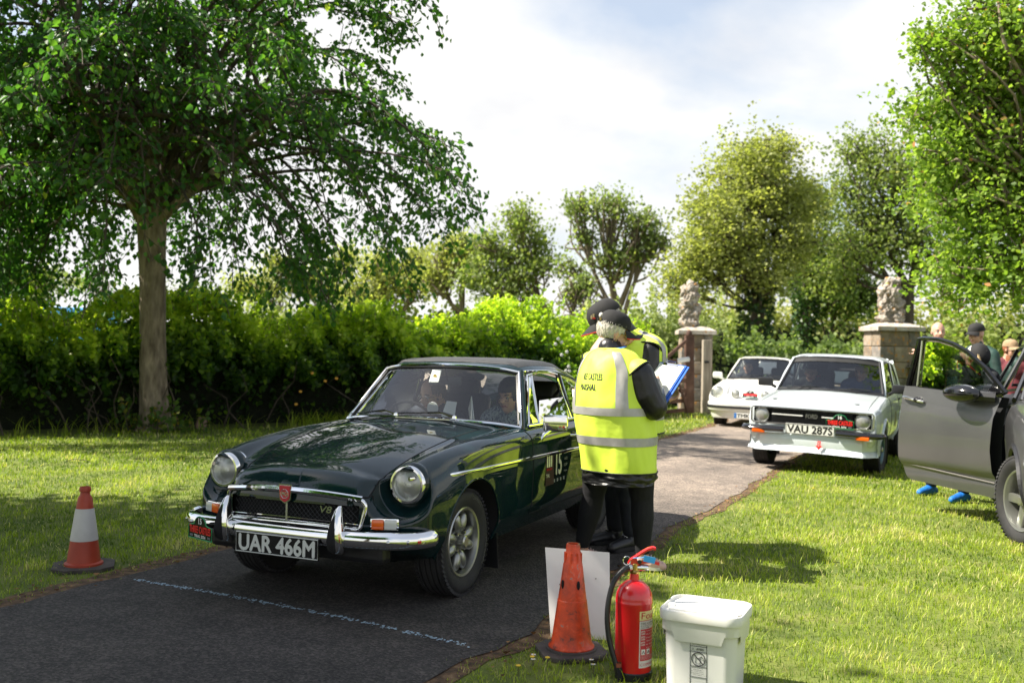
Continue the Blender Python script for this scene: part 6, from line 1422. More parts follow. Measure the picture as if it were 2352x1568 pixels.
    W_ = [(.861, 1.53), (.678, 1.523), (.482, 1.476), (.291, 1.353), (.18, 1.233), (.03, 1.075), (.176, 1.052), (.914, 1.112)]
    fr = [(.05, 1.07), (-.02, 1.09), (.181, 1.302 - .01), (.367, 1.430), (.521, 1.498), (.679, 1.538), (.862, 1.548), (.905, 1.545), (.985, 1.255), (1.03, 1.11)]
    MB().tube([D(s, z, .02) for s, z in fr], .024, 6, flat=1).build('window_frame', M['black_gloss'], dv, smooth=True)
    MB().prism([(0, 0), (.105, 0), (-.035, .43), (-.075, .43)], D(.925, 1.11, .012), (D(1, 0) - D(0, 0)), Vector((0, 0, 1)), .01).build('lock_pillar', M['black_gloss'], dv)
    MB().tube([D(.915, 1.11, .03), D(.866, 1.53, .03)], .008, 5).build('window_bead', M['chrome_soft'], dv)
    fan('door_glass', [D(s, z, .01) for s, z in W_], dv, M['glass_dark'])
    MB().prism([(0, 0), (.15, -.01), (.05, .13), (.03, .13)], D(.03, 1.075, .02), (D(1, 0) - D(0, 0)), Vector((0, 0, 1)), .006).build('quarter_panel', M['black_gloss'], dv)
    MB().tube([D(1.03, 1.005, .075), D(.98, .998, .095), (D(.83, .978, .098)), D(.79, .970, .08)], [.013, .016, .016, .013], 8).build('door_handle', M['chrome_soft'], dv, smooth=True)
    MB().ball(D(.86, .985, .070), (.05, .05, .03), 12, 8).build('handle_recess', M['black_gloss'], dv, smooth=True)
    q = (D(0, 0, 1) - D(0, 0, 0)).to_track_quat('X', 'Z').to_matrix()
    MB().ball(D(.30, 1.075, .17), (.10, .185, .078), 20, 12, q).build('door_mirror', M['black_gloss'], dv, smooth=True)
    MB().tube([D(.20, 1.06, .13), D(.06, 1.05, .04)], [.04, .05], 8).build('mirror_arm', M['black_plastic'], dv, smooth=True)
    return car
SUV = build_suv()
def parked_blue():
    """pale blue and white van roofs beyond the hedge at the far left"""
    v = at(130, 722, 40); c = thing('van', 'pale blue and white van mostly hidden behind the hedge at the left', 'van', (v.x, 40, 0), .1)
    zt = at(130, 707, 40).z
    MB().box((0, 0, zt * .5 + .1), (5.0, 1.9, zt - .25), bev=.15).build('body', mat('van_blue', (.05, .35, .75), .3, coat=.5), c, smooth=True, auto=40)
    MB().box((.3, 0, zt + .0), (3.4, 1.5, .12), bev=.05).build('roof', mat('van_white', (.75, .8, .85), .4), c)
    MB().box((-2.3, 0, zt * .72), (.5, 1.7, .5), bev=.05).build('windscreen', M['glass_dark'], c)
    for x in (-1.6, 1.6):
        for y in (-.85, .85): MB().lathe([(0, -.1), (.33, -.1), (.33, .1), (0, .1)], 20, 'y', c=(x, y, .33)).build('wheel', M['rubber'], c)
parked_blue()
# ================================================================== people
SKIN = noisy('skin', [(.3, (.50, .27, .19)), (.7, (.62, .36, .26))], 14, 5, rough=.5); SKIN.node_tree.nodes['Principled BSDF'].inputs['Subsurface Weight'].default_value = .08
SKIN.node_tree.nodes['Principled BSDF'].inputs['Subsurface Radius'].default_value = (.02, .008, .004)
LIP = mat('lips', (.42, .13, .11), .45)
def cloth(name, c1, c2, rough=.6, scale=6, bump=.35, bs=9, spec=None, bd=.03, sheen=0):
    return noisy(name, [(.35, c1), (.65, c2)], scale, 5, rough=rough, bump=bump, bump_scale=bs, bdist=bd, spec=spec)
PVC = cloth('black_waterproof', (.006, .006, .007), (.013, .013, .014), .36, 5, .5, 6, bd=.03); PVC.node_tree.nodes['Mapping'].inputs['Scale'].default_value = (1.6, 1.6, .7)
LEG = cloth('black_leggings', (.004, .004, .006), (.007, .007, .010), .85, 6, .2, 16)
NAVY = cloth('navy_trousers', (.007, .009, .014), (.013, .016, .024), .8, 6, .5, 10)
def near_seg(p, a, b):
    ab = b - a; t = np.clip(((p - a) @ ab) / max(ab @ ab, 1e-9), 0, 1); return t, np.linalg.norm(p - a - t[:, None] * ab, axis=1)
class Fig:
    def __init__(s): s.pr = []; s.mats = []
    def mi(s, m):
        if m not in s.mats: s.mats.append(m)
        return s.mats.index(m)
    def cap(s, a, b, ra, rb, m): s.pr.append(('c', Vector(a), Vector(b), ra, rb, s.mi(m))); return s
    def chain(s, pts, rs, m):
        for a, b, ra, rb in zip(pts, pts[1:], rs, rs[1:]): s.cap(a, b, ra, rb, m)
        return s
    def ell(s, c, r, m, R=None): s.pr.append(('e', Vector(c), r, R or Matrix.Identity(3), None, s.mi(m))); return s
    def head(s, c, f, u, skin, k=1.0, lips=True, brow=.0):
        f = Vector(f).normalized(); u = Vector(u); u = (u - f * u.dot(f)).normalized(); l = u.cross(f); R = Matrix((f, l, u)).transposed(); c = Vector(c); s.hf = (c, R, k)
        Q = lambda x, y, z: c + R @ Vector((x, y, z)) * k
        s.ell(Q(-.012, 0, .028), (.098 * k, .078 * k, .100 * k), skin, R); s.ell(Q(.032, 0, -.03), (.062 * k, .060 * k, .085 * k), skin, R); s.ell(Q(.062, 0, -.090), (.026 * k, .028 * k, .022 * k), skin, R)
        s.cap(Q(.072, -.032, .026), Q(.072, .032, .026), .014 * k, .014 * k, skin); s.cap(Q(.088, 0, .016), Q(.108, 0, -.022), .008 * k, .014 * k, skin); s.ell(Q(.096, 0, -.026), (.014 * k, .019 * k, .010 * k), skin, R)
        for sd in (1, -1): s.ell(Q(-.005, .080 * sd, -.006), (.019 * k, .009 * k, .032 * k), skin, R); s.ell(Q(.060, .040 * sd, -.028), (.024 * k, .02 * k, .022 * k), skin, R)
        if lips: s.cap(Q(.082, -.018, -.056), Q(.082, .018, -.056), .010 * k, .010 * k, LIP)
        s.cap(Q(-.035, 0, -.06), Q(-.06, 0, -.15), .052 * k, .058 * k, skin); return Q
    def hand(s, w, d, pn, skin, curl=.5, k=1.0, spread=1.0, thumb=1):
        """w wrist, d finger direction, pn palm normal (palm faces pn); fingers curl towards pn"""
        d = Vector(d).normalized(); pn = Vector(pn); pn = (pn - d * pn.dot(d)).normalized(); sd = d.cross(pn); w = Vector(w)
        s.ell(w + d * .048 * k, (.052 * k, .040 * k, .017 * k), skin, Matrix((d, sd, pn)).transposed()); s.cap(w - d * .02, w + d * .03 * k, .026 * k, .024 * k, skin)
        for i, (o, ln_) in enumerate(((.030, .066), (.011, .076), (-.009, .072), (-.028, .056))):
            a = w + d * .086 * k + sd * o * k; dd = (d + sd * o * 2.2 * spread).normalized(); b_ = a + (dd * math.cos(curl * .6) + pn * math.sin(curl * .6)) * ln_ * .45 * k; c_ = b_ + (dd * math.cos(curl * 1.5) + pn * math.sin(curl * 1.5)) * ln_ * .32 * k; e_ = c_ + (dd * math.cos(curl * 2.2) + pn * math.sin(curl * 2.2)) * ln_ * .28 * k
            s.chain([a, b_, c_, e_], [.0095 * k, .009 * k, .0083 * k, .007 * k], skin)
        a = w + d * .022 * k + sd * .030 * k * thumb; b_ = a + (d * .6 + sd * .7 * thumb + pn * .45).normalized() * .038 * k; c_ = b_ + (d * .85 + sd * .15 * thumb + pn * .5).normalized() * .032 * k; s.chain([a, b_, c_], [.013 * k, .011 * k, .009 * k], skin)
    def shoe(s, ank, d, m, L=.25, sole=None, k=1.0):
        d = Vector((d[0], d[1], 0)).normalized(); a = Vector(ank); z0 = a.z; h = a + d * (-.045)
        s.cap((h.x, h.y, z0 - .045), (a.x + d.x * .06, a.y + d.y * .06, z0 - .045), .042 * k, .045 * k, m); s.cap((a.x + d.x * .05, a.y + d.y * .05, z0 - .035), (a.x + d.x * (L - .09), a.y + d.y * (L - .09), z0 - .055), .046 * k, .034 * k, m)
        s.cap(a + Vector((0, 0, .0)), (a.x, a.y, z0 - .04), .046 * k, .045 * k, m)
    def build(s, name, parent, vox=.009, smooth=3):
        mb = MB()
        for p in s.pr:
            if p[0] == 'c':
                a, b, ra, rb = p[1:5]; d = (b - a); L = d.length; d = d.normalized() if L > 1e-6 else Vector((0, 0, 1))
                q = d.to_track_quat('Z', 'Y').to_matrix(); n = 14
                rows = []
                for t in np.linspace(-PI / 2, 0, 5): rows.append([a + q @ Vector((ra * math.cos(t) * math.cos(x), ra * math.cos(t) * math.sin(x), ra * math.sin(t))) for x in np.linspace(0, 2 * PI, n + 1)[:-1]])
                for t in np.linspace(0, PI / 2, 5): rows.append([b + q @ Vector((rb * math.cos(t) * math.cos(x), rb * math.cos(t) * math.sin(x), rb * math.sin(t))) for x in np.linspace(0, 2 * PI, n + 1)[:-1]])
                mb.grid(rows, closed_v=True)
            else: mb.ball(p[1], p[2], 20, 14, p[3])
        me = bpy.data.meshes.new(name); me.from_pydata([tuple(v) for v in mb.v], [], mb.f)
        bm = bmesh.new(); bm.from_mesh(me); bmesh.ops.remove_doubles(bm, verts=bm.verts, dist=1e-6); bmesh.ops.recalc_face_normals(bm, faces=bm.faces); bm.to_mesh(me); bm.free()
        o = bpy.data.objects.new('tmp', me); COL.objects.link(o); m1 = o.modifiers.new('r', 'REMESH'); m1.mode = 'VOXEL'; m1.voxel_size = vox; m2 = o.modifiers.new('s', 'SMOOTH'); m2.iterations = smooth; m2.factor = .5
        dg = bpy.context.evaluated_depsgraph_get(); ev = o.evaluated_get(dg); me2 = bpy.data.meshes.new_from_object(ev); bpy.data.objects.remove(o); bpy.data.meshes.remove(me)
        nf = len(me2.polygons); C = np.zeros(nf * 3, np.float32); me2.polygons.foreach_get('center', C); C = C.reshape(-1, 3).astype(float); best = np.full(nf, 9.); idx = np.zeros(nf, int)
        for p in s.pr:
            if p[0] == 'c': t, dd = near_seg(C, np.array(p[1]), np.array(p[2])); dd = dd - (p[3] + (p[4] - p[3]) * t)
            else:
                q = (C - np.array(p[1])) @ np.array(p[3]); r = np.array(p[2]); dd = (np.linalg.norm(q / r, axis=1) - 1) * r.min()
            k = dd < best; best[k] = dd[k]; idx[k] = p[5]
        me2.materials.clear()
        for m in s.mats: me2.materials.append(m)
        me2.polygons.foreach_set('material_index', idx.astype(np.int32)); me2.polygons.foreach_set('use_smooth', np.ones(nf, bool)); me2.name = name
        b = bpy.data.objects.new(name, me2); COL.objects.link(b); b.parent = parent; return b
def eyes(Q, parent, k=1.0, dark=(.03, .02, .015)):
    for sd in (1, -1):
        e = MB().ball(Q(.072, .031 * sd, .004), .0125 * k, 10, 8).build('eye', mat('eye_white', (.36, .34, .32), .2), parent, smooth=True); MB().ball(Q(.0812, .031 * sd, .004), .0058 * k, 8, 6).build('iris', mat('iris', dark, .1), e, smooth=True)
        MB().tube([Q(.084, .018 * sd, .026), Q(.086, .034 * sd, .031), Q(.074, .052 * sd, .024)], .0035 * k, 5).build('eyebrow', M['hair_dark'], parent)
M['hair_dark'] = cloth('dark_hair', (.010, .007, .005), (.03, .02, .014), .6, 60, .8, 90, bd=.004)
M['hair_white'] = noisy('white_hair', [(.3, (.40, .37, .32)), (.7, (.66, .62, .55))], 60, 5, rough=.6, bump=.6, bump_scale=120, bdist=.003)
M['hair_red'] = noisy('red_brown_hair', [(.3, (.16, .05, .02)), (.7, (.34, .12, .05))], 50, 5, rough=.55, bump=.6, bump_scale=100, bdist=.003)
def glasses(Q, parent, k=1.0, m=None, big=1.0):
    g = MB()
    for sd in (1, -1):
        g.tube([Q(.092 + .004 * math.cos(a), (.033 + .024 * big * math.cos(a)) * sd, .002 + .018 * big * math.sin(a)) for a in np.linspace(0, 2 * PI, 15)[:-1]], .0022 * k, 5, closed=True)
        g.tube([Q(.086, .057 * sd, .008), Q(.04, .078 * sd, .008), Q(-.012, .083 * sd, .006)], .002 * k, 4)
    g.tube([Q(.098, -.010, .004), Q(.102, 0, .008), Q(.098, .010, .004)], .002 * k, 4)
    return g.build('glasses', m or M['black_gloss'], parent)
def hair_shell(Q, parent, m, keep, k=1.0, name='hair', r=(.106, .086, .108), c=(-.014, 0, .030), rough=.004, strands=0, length=.03, strand_m=None):
    """cap of hair over the skull where keep(x, y, z) in head axes"""
    n1, n2 = 44, 30; V = []; idx = {}; F = []
    P = [[(c[0] + r[0] * math.cos(ph) * math.cos(th), c[1] + r[1] * math.cos(ph) * math.sin(th), c[2] + r[2] * math.sin(ph)) for th in np.linspace(0, 2 * PI, n1 + 1)[:-1]] for ph in np.linspace(-PI / 2, PI / 2, n2 + 1)]
    def vid(i, j):
        j %= n1
        if (i, j) not in idx:
            x, y, z = P[i][j]; f = 1 + rough / .1 * mnoise.noise((x * 60, y * 60, z * 25)); idx[(i, j)] = len(V); V.append(Q(c[0] + (x - c[0]) * f, c[1] + (y - c[1]) * f, c[2] + (z - c[2]) * f))
        return idx[(i, j)]
    for i in range(n2):
        for j in range(n1):
            x, y, z = [(a + b_) / 2 for a, b_ in zip(P[i][j], P[i + 1][(j + 1) % n1])]
            if keep(x, y, z): F.append([vid(i, j), vid(i, j + 1), vid(i + 1, j + 1), vid(i + 1, j)])
    if not F: return None
    o = mesh_obj(name, V, F, m, parent, smooth=True)
    if strands:
        mb = MB(); k_ = 0
        while k_ < strands:
            th = RNG.uniform(0, 2 * PI); ph = math.asin(RNG.uniform(-.6, 1)); x, y, z = c[0] + r[0] * math.cos(ph) * math.cos(th), c[1] + r[1] * math.cos(ph) * math.sin(th), c[2] + r[2] * math.sin(ph); k_ += 1
            if not keep(x, y, z): continue
            a = Vector((x, y, z)); nrm = Vector((x - c[0], y - c[1], z - c[2])).normalized(); dn = (Vector((-.15, 0, -1)) + Vector(RNG.normal(size=3)) * .25); dn = (dn - nrm * dn.dot(nrm)).normalized(); s_ = nrm.cross(dn) * .0016
            b_ = a + dn * length * .5 + nrm * .004; e_ = a + dn * length + nrm * .001; mb.add([Q(*(a - s_)), Q(*(a + s_)), Q(*(b_ + s_)), Q(*(b_ - s_)), Q(*e_)], [(0, 1, 2, 3), (3, 2, 4)])
        mb.build('strands', strand_m or m, o, fixn=False)
    return o
CAPM = cloth('black_cotton', (.010, .010, .011), (.018, .017, .018), .85, 8, .2, 40, bd=.004)
def cap_hat(Q, parent, tilt=0, m=None, brimm=None, edge=None, back_hole=True, size=1.0):
    m = m or CAPM; rot = Matrix.Rotation(math.radians(tilt), 3, 'Y')
    T = lambda x, y, z: Q(*(rot @ Vector((x, y, z)) + Vector((-.012, 0, .034))))
    rx, ry, rz = .112 * size, .092 * size, .100 * size; rows = []
    for i in range(13):
        ph = PI / 2 * i / 12; row = []
        for j in range(48):
            th = 2 * PI * j / 48; seam = 1 - .012 * max(0, 1 - abs(((th / (PI / 3)) % 1) - 0) * 12) - .012 * max(0, 1 - abs(((th / (PI / 3)) % 1) - 1) * 12)
            zz = rz * math.sin(ph) ** .9 + .012; f = (math.cos(ph) ** .72) * seam * (1 + .012 * mnoise.noise((th * 2, ph * 3, size))); row.append(T(rx * f * math.cos(th), ry * f * math.sin(th), zz))
        rows.append(row)
    c = MB().grid(rows, closed_v=True).build('cap', m, parent, smooth=True, auto=None)
    rows = []
    for i in range(9):
        s = i / 8; row = []
        for j in range(21):
            a = -1.05 + 2.1 * j / 20; r = 1 + s * .72 * (math.cos(a * 1.1) ** .5); x = rx * math.cos(a) * r * (1.0) ; y = ry * math.sin(a) * (1 + s * .12); row.append(T(x, y, .012 - .022 * s - .9 * y * y / .09 * .28 * (0.4 + s)))
        rows.append(row)
    b_ = MB().grid(rows); up = T(0, 0, 1) - T(0, 0, 0); b_.grid([[p - up * .005 for p in row] for row in rows]); bo = b_.build('brim', brimm or m, c, smooth=True, auto=None, fixn=False)
    MB().tube([p - up * .003 for p in rows[-1]], .0035, 5).build('brim_edge', edge or M['red_print'], bo)
    MB().ball(T(0, 0, rz + .012), (.010, .010, .006), 8, 5).build('button', m, c)
    return c, T
def castle_badge(T, parent, x, y, z, nx, s=1.0):
    """three little towers over a red bar, on the side of a cap"""
    side = 1 if y > 0 else -1; k = bpy.data.objects.new('badge', None); COL.objects.link(k); k.parent = parent
    for i in range(3): MB().box(T(x + (i - 1) * .016 * s, y, z + .012 * s), (.009 * s, .009 * s, .024 * s)).build('tower', mat('badge_cream', (.65, .50, .28), .6), k)
    MB().box(T(x, y + .000 * side, z - .006 * s), (.05 * s, .008 * s, .012 * s)).build('badge_bar', M['red_print'], k)
HV = cloth('fluorescent_yellow', (.66, .88, .06), (.72, .92, .09), .6, 4, .3, 5, bd=.03)
HVN, _b = nodes(HV)
REF = noisy('reflective_tape', [(.3, (.36, .35, .33)), (.7, (.44, .43, .41))], 20, 4, rough=.42, metal=.25)
PIP = mat('black_piping', (.01, .012, .01), .6)
class Vest:
    """rings: (centre, forward, left, half depth, half width) from hem to neck"""
    def __init__(s, rings, fold=.008, seed=0):
        A = []
        for c, f, l, rf, rl in rings: A.append([*c, *Vector(f).normalized(), *Vector(l).normalized(), rf, rl])
        s.A = np.array(A); s.k = len(A); s.fold = fold; s.seed = seed
    def at(s, u, v, off=0.0):
        a = pchip(np.arange(float(s.k)), s.A, np.array([v * (s.k - 1)]))[0]; c, f, l = Vector(a[0:3]), Vector(a[3:6]), Vector(a[6:9]); cu, su = math.cos(u), math.sin(u)
        n = .93; x = math.copysign(abs(cu) ** n, cu); y = math.copysign(abs(su) ** n, su)
        w = s.fold * (mnoise.noise((cu * 2.2 + s.seed, su * 2.2, v * 3.2)) * 1.3 + .55 * mnoise.noise((cu * 5 + v * 4, su * 5 + s.seed, v * 7)) + .7 * math.sin(u * 7 + 3 * mnoise.noise((u, v * 2, s.seed))) * max(0, .45 - v))
        if getattr(s, 'creases', None): w += sum(h * math.exp(-(((u - uu) * .25 * 3) ** 2 + ((v - vv - sl * (u - uu)) * 9) ** 2)) for uu, vv, sl, h in s.creases)
        nr = (f * x / a[9] + l * y / a[10]).normalized(); return c + f * x * a[9] + l * y * a[10] + nr * (w + off)
    def patch(s, u0, u1, v0, v1, nu, nv, off=0.0): return [[s.at(u0 + (u1 - u0) * j / nu, v0 + (v1 - v0) * i / nv, off) for j in range(nu + 1)] for i in range(nv + 1)]
    def build(s, name, m, parent, nu=120, nv=90):
        rows = [[s.at(2 * PI * j / nu, i / nv) for j in range(nu)] for i in range(nv + 1)]; return MB().grid(rows, closed_v=True).build(name, m, parent, smooth=True, auto=None)
    def band(s, name, v0, v1, m, parent, u0=0, u1=2 * PI, off=.004, nu=90, nv=4): return MB().grid(s.patch(u0, u1, v0, v1, nu, nv, off)).build(name, m, parent, smooth=True, auto=None)
    def text(s, txt, uc, vc, w, h, m, parent, bold=.0):
        v, f = text_geo(txt, 1, spacing=1.12); a = np.array(v); lo, hi = a.min(0), a.max(0); a = (a - (lo + hi) / 2) * (np.array([w, h]) / (hi - lo))
        du = (s.at(uc + .01, vc) - s.at(uc, vc)).length / .01; dv = (s.at(uc, vc + .005) - s.at(uc, vc)).length / .005
        V, F = [], []
        for i, (x, y) in enumerate(((0, 0), (-1, 0), (1, 0))): V += [s.at(uc + (p[0] + x * bold * h) / du, vc + (p[1] + y * bold * h) / dv, .0018 + .0002 * i) for p in a]; F += [[q + i * len(a) for q in g] for g in f]
        return mesh_obj('lettering', V, F, m, parent)
def person(label, loc, group=None): return thing('person', label, 'person', loc, 0, group)

def shoulder_cover(par, c, d, r, off=.25):
    d = Vector(d).normalized(); q = d.to_track_quat('Z', 'Y').to_matrix(); c = Vector(c); rows = []; t0 = math.asin(off)
    for i in range(10):
        ph = t0 + (PI / 2 - t0) * i / 9; rows.append([c + q @ Vector((r * (1 + .05 * math.sin(3 * a)) * math.cos(ph) * math.cos(a), r * (1 + .05 * math.sin(3 * a)) * math.cos(ph) * math.sin(a), r * math.sin(ph))) for a in np.linspace(0, 2 * PI, 33)[:-1]])
    o = MB().grid(rows, closed_v=True).build('armhole', HV, par, smooth=True, auto=None); MB().tube(rows[0], .0055, 6, closed=True).build('armhole_piping', PIP, o)
def marshal_one():
    O = Vector((.70, 6.36, 0)); P_ = person('woman marshal with short white hair in a yellow vest writing on a blue clipboard', O)
    yaw = math.radians(47); f = Vector((math.cos(yaw), math.sin(yaw), 0)); l = Vector((-f.y, f.x, 0)); Z = Vector((0, 0, 1))
    L = lambda a, b, z: f * a + l * b + Z * z
    F = Fig()
    hr, hl = L(.03, -.11, .80), L(-.04, .12, .80)
    # legs: feet apart along the picture
    ar = Vector((.155, -.03, .10)); al = Vector((-.215, .14, .10)); kr = Vector((.115, -.02, .46)); kl = Vector((-.14, .10, .46))
    kr = hr.lerp(ar, .5) + f * .03; kl = hl.lerp(al, .5) + f * .02
    F.chain([hr, hr.lerp(kr, .5), kr, kr.lerp(ar, .35), ar + Z * .03], [.112, .100, .073, .074, .048], LEG); F.chain([hl, hl.lerp(kl, .5), kl, kl.lerp(al, .35), al + Z * .03], [.112, .100, .073, .074, .048], LEG)
    F.chain([ar + Z * .02, ar - Z * .01], [.040, .040], SKIN); F.chain([al + Z * .02, al - Z * .01], [.040, .040], SKIN)
    F.ell(L(-.03, 0, .84), (.16, .20, .17), PVC, Matrix((f, l, Z)).transposed()); F.ell(L(-.03, 0, 1.05), (.17, .20, .26), PVC, Matrix((f, l, Z)).transposed()); F.ell(L(-.02, 0, 1.22), (.13, .19, .17), PVC, Matrix((f, l, Z)).transposed())
    F.chain([L(.01, 0, 1.30) + Vector((-.05, 0, 0)), Vector((-.075, .03, 1.40))], [.105, .080], PVC)                                        # collar
    F.ell(L(0, 0, .66), (.19, .225, .12), PVC, Matrix((f, l, Z)).transposed())                        # jacket skirt under the vest
    # right arm: upper arm forward and down, forearm back up to the board
    sr = Vector((.10, -.145, 1.24)); er = Vector((.19, -.15, 1.045)); wr = Vector((.240, .20, 1.165))
    F.chain([sr, sr.lerp(er, .5) - Z * .03, er], [.095, .100, .088], PVC); F.chain([er, er.lerp(wr, .6), wr], [.088, .072, .056], PVC); F.cap(wr, wr + (wr - er) * .1, .048, .040, PVC)
    hand_d = Vector((-.05, .35, .30)); F.hand(wr + (wr - er).normalized() * .045, Vector((.1, .8, .35)), Vector((.3, .3, -.8)), SKIN, curl=.85)
    sl_ = L(.02, .235, 1.285); el_ = L(.23, .24, 1.04); wl = Vector((.33, .47, 1.05)); F.chain([sl_, el_, wl], [.095, .085, .058], PVC); F.hand(wl, Vector((.6, .2, .1)), Vector((0, 0, 1)), SKIN, curl=.7, thumb=-1)
    hc = Vector((-.045, .06, 1.500)); hf_ = Vector((.97, .22, -.28)); Q = F.head(hc, hf_, (0.2, 0, 1), SKIN, 1.0)
    body = F.build('body', P_, .0085, 3); body['label'] = 'black waterproof jacket and black leggings'
    eyes(Q, P_)
    # shoes
    for a_, d in ((ar, Vector((.9, -.15, 0))), (al, Vector((.95, .1, 0)))):
        d.normalize(); s = Fig(); pk = noisy('pale_pink_canvas', [(.3, (.60, .38, .34)), (.7, (.70, .47, .42))], 30, rough=.8); b0 = Vector((a_.x, a_.y, .085)); s.shoe(b0, d, pk, .215, k=.86); sh = s.build('shoe', P_, .007, 2)
        MB().prism([(-.070, -.03), (-.04, -.038), (.05, -.037), (.10, -.034), (.135, -.016), (.135, .016), (.10, .034), (.05, .037), (-.04, .038), (-.070, .03)], Vector((a_.x, a_.y, .008)), d, Vector((-d.y, d.x, 0)), .020).build('sole', mat('white_sole', (.68, .64, .60), .6), sh)
        for k in range(5):
            p0 = Vector((a_.x, a_.y, .092 - .009 * k)) + d * (.055 + .018 * k); sd = Vector((-d.y, d.x, 0)); MB().tube([p0 - sd * .022, p0 + Z * .008, p0 + sd * .022], .0025, 4).build('lace', mat('lace_pink', (.65, .5, .46), .8), sh)
    X_ = Vector((1, 0, 0)); rings = [(L(0, 0, .625), f, l, .215, .250), (L(0, 0, .75) - X_ * .01, f, l, .222, .255), (L(0, 0, .90) - X_ * .02, f, l, .230, .260), (L(0, 0, 1.02) - X_ * .035, f, l, .230, .260), (L(0, 0, 1.14) - X_ * .04, f, l, .218, .250), (L(0, 0, 1.25) - X_ * .045, f, l, .192, .236),
             (L(.0, 0, 1.325) + Vector((-.055, 0, 0)), f, l, .158, .195), (L(.01, 0, 1.378) + Vector((-.065, 0, 0)), f, l, .125, .145), (L(.03, 0, 1.405) + Vector((-.085, 0, 0)), f, l, .092, .095)]
    V = Vest(rings, .010, 2); V.creases = [(PI * .92, .62, .25, .010), (PI * 1.15, .25, -.3, .009), (PI * .80, .35, .3, .010), (PI * 1.3, .50, -.35, -.010), (PI * 1.05, .15, .1, -.008)]
    v = V.build('vest', HV, P_); v['label'] = 'fluorescent yellow vest with grey reflective bands'
    Vest([(L(-.01, 0, .548), f, l, .200, .232), (L(0, 0, .60), f, l, .206, .240), (L(0, 0, .68), f, l, .205, .240)], .012, 5).build('jacket_hem', PVC, P_, 100, 20)
    vz = lambda z: float(np.interp(z, [.625, .75, .90, 1.02, 1.14, 1.25, 1.335, 1.395, 1.425], np.arange(9) / 8))
    V.band('reflective_band', vz(.800), vz(.850), REF, v); V.band('reflective_band', vz(.985), vz(1.035), REF, v)
    V.band('reflective_band', vz(1.034), .885, REF, v, u0=PI * 1.19, u1=PI * 1.30, nu=8, nv=30); V.band('reflective_band', vz(1.034), .885, REF, v, u0=PI * .70, u1=PI * .80, nu=8, nv=30)
    V.text('REE CASTLES', PI * .985, vz(1.222), .165, .042, M['black_print'], v, bold=.03); V.text('MARSHAL', PI * .955, vz(1.158), .130, .042, M['black_print'], v, bold=.03)
    MB().tube([V.at(2 * PI * j / 90, .004, .002) for j in range(90)], .005, 5, closed=True).build('hem_piping', PIP, v)
    shoulder_cover(v, sr, (-.62, .25, .72), .104); shoulder_cover(v, sl_, (.5, -.5, .72), .104)
    # lanyard round the collar
    MB().tube([L(.03 + .088 * math.cos(a) , .092 * math.sin(a), 1.410 + .012 * math.cos(a)) + Vector((-.085, 0, 0)) for a in np.linspace(0, 2 * PI, 33)[:-1]], .012, 4, closed=True, flat=.2, up=(0, 0, 1)).build('lanyard', mat('lanyard_blue', (.03, .16, .55), .5), P_)
    MB().tube([L(.03 + .094 * math.cos(a), .098 * math.sin(a), 1.410 + .012 * math.cos(a)) + Vector((-.085, 0, 0)) for a in np.linspace(PI * 1.05, PI * 1.22, 6)], .008, 4, flat=.3, up=(0, 0, 1)).build('lanyard_print', M['red_print'], P_)
    hair_shell(Q, P_, M['hair_white'], lambda x, y, z: (z < .075) and z > -.052 + .02 * (x > 0) and (x < .012 or (x < .045 and z > .01)), r=(.108, .088, .108), strands=700, length=.026, rough=.004)
    MB().ball(Q(-.115, 0, .085), (.016, .026, .020), 10, 7).build('hair_tuft', M['hair_white'], P_, smooth=True)
    c, T = cap_hat(Q, P_, tilt=2); MB().box(T(-.113, 0, .022), (.012, .05, .014)).build('cap_strap', CAPM, c); MB().box(T(-.112, -.03, .022), (.012, .014, .018)).build('buckle', mat('brass', (.45, .33, .12), .3, 1), c)
    glasses(Q, P_, m=M['black_gloss'], big=1.15)
    MB().tube([Q(-.004 + .007 * math.cos(a), -.090, -.042 + .007 * math.sin(a)) for a in np.linspace(0, 2 * PI, 13)[:-1]], .0015, 4, closed=True).build('earring', mat('gold', (.6, .42, .15), .25, 1), P_)
    # clipboard and pen are held things of their own
    A, B_, C_ = at(1509.3, 829.9, 6.93), at(1575.9, 840.4, 6.78), at(1524.5, 927.1, 6.60); Dd = A + (C_ - B_)
    cen = (A + B_ + C_ + Dd) / 4; ux = (B_ - A).normalized(); uy = (B_ - C_); hgt = uy.length; uy = (uy - ux * uy.dot(ux)).normalized(); n = ux.cross(uy); w = (B_ - A).length
    if n.y > 0: n = -n; 
    cb = thing('clipboard', 'blue clipboard with white sheets held by the woman marshal', 'clipboard', cen)
    R_ = Matrix((ux, uy, ux.cross(uy))).transposed(); sg = 1 if ux.cross(uy).dot(n) > 0 else -1
    bl = noisy('blue_board', [(.3, (.01, .10, .50)), (.7, (.015, .13, .58))], 10, rough=.3)
    MB().box(R_ @ Vector((.012, -.004, -.008 * sg)), (w + .012, hgt + .01, .004), R_, bev=.001).build('back_board', bl, cb); MB().box((0, 0, 0), (w, hgt, .005), R_, bev=.001).build('board', bl, cb)
    pp = MB()
    for k in range(3): pp.box(R_ @ Vector((-.006 + .002 * k, -.004, (.004 + .0015 * k) * sg)), (w - .018, hgt - .020, .0008), R_)
    pp = pp.build('paper', mat('paper', (.72, .76, .70), .7), cb)
    for k in range(16): MB().box(R_ @ Vector((-.006, hgt * .28 - k * hgt * .045, .0085 * sg)), (w * .80, .0012, .0004), R_).build('ruled_line', mat('faint_print', (.35, .40, .36), .8), pp)
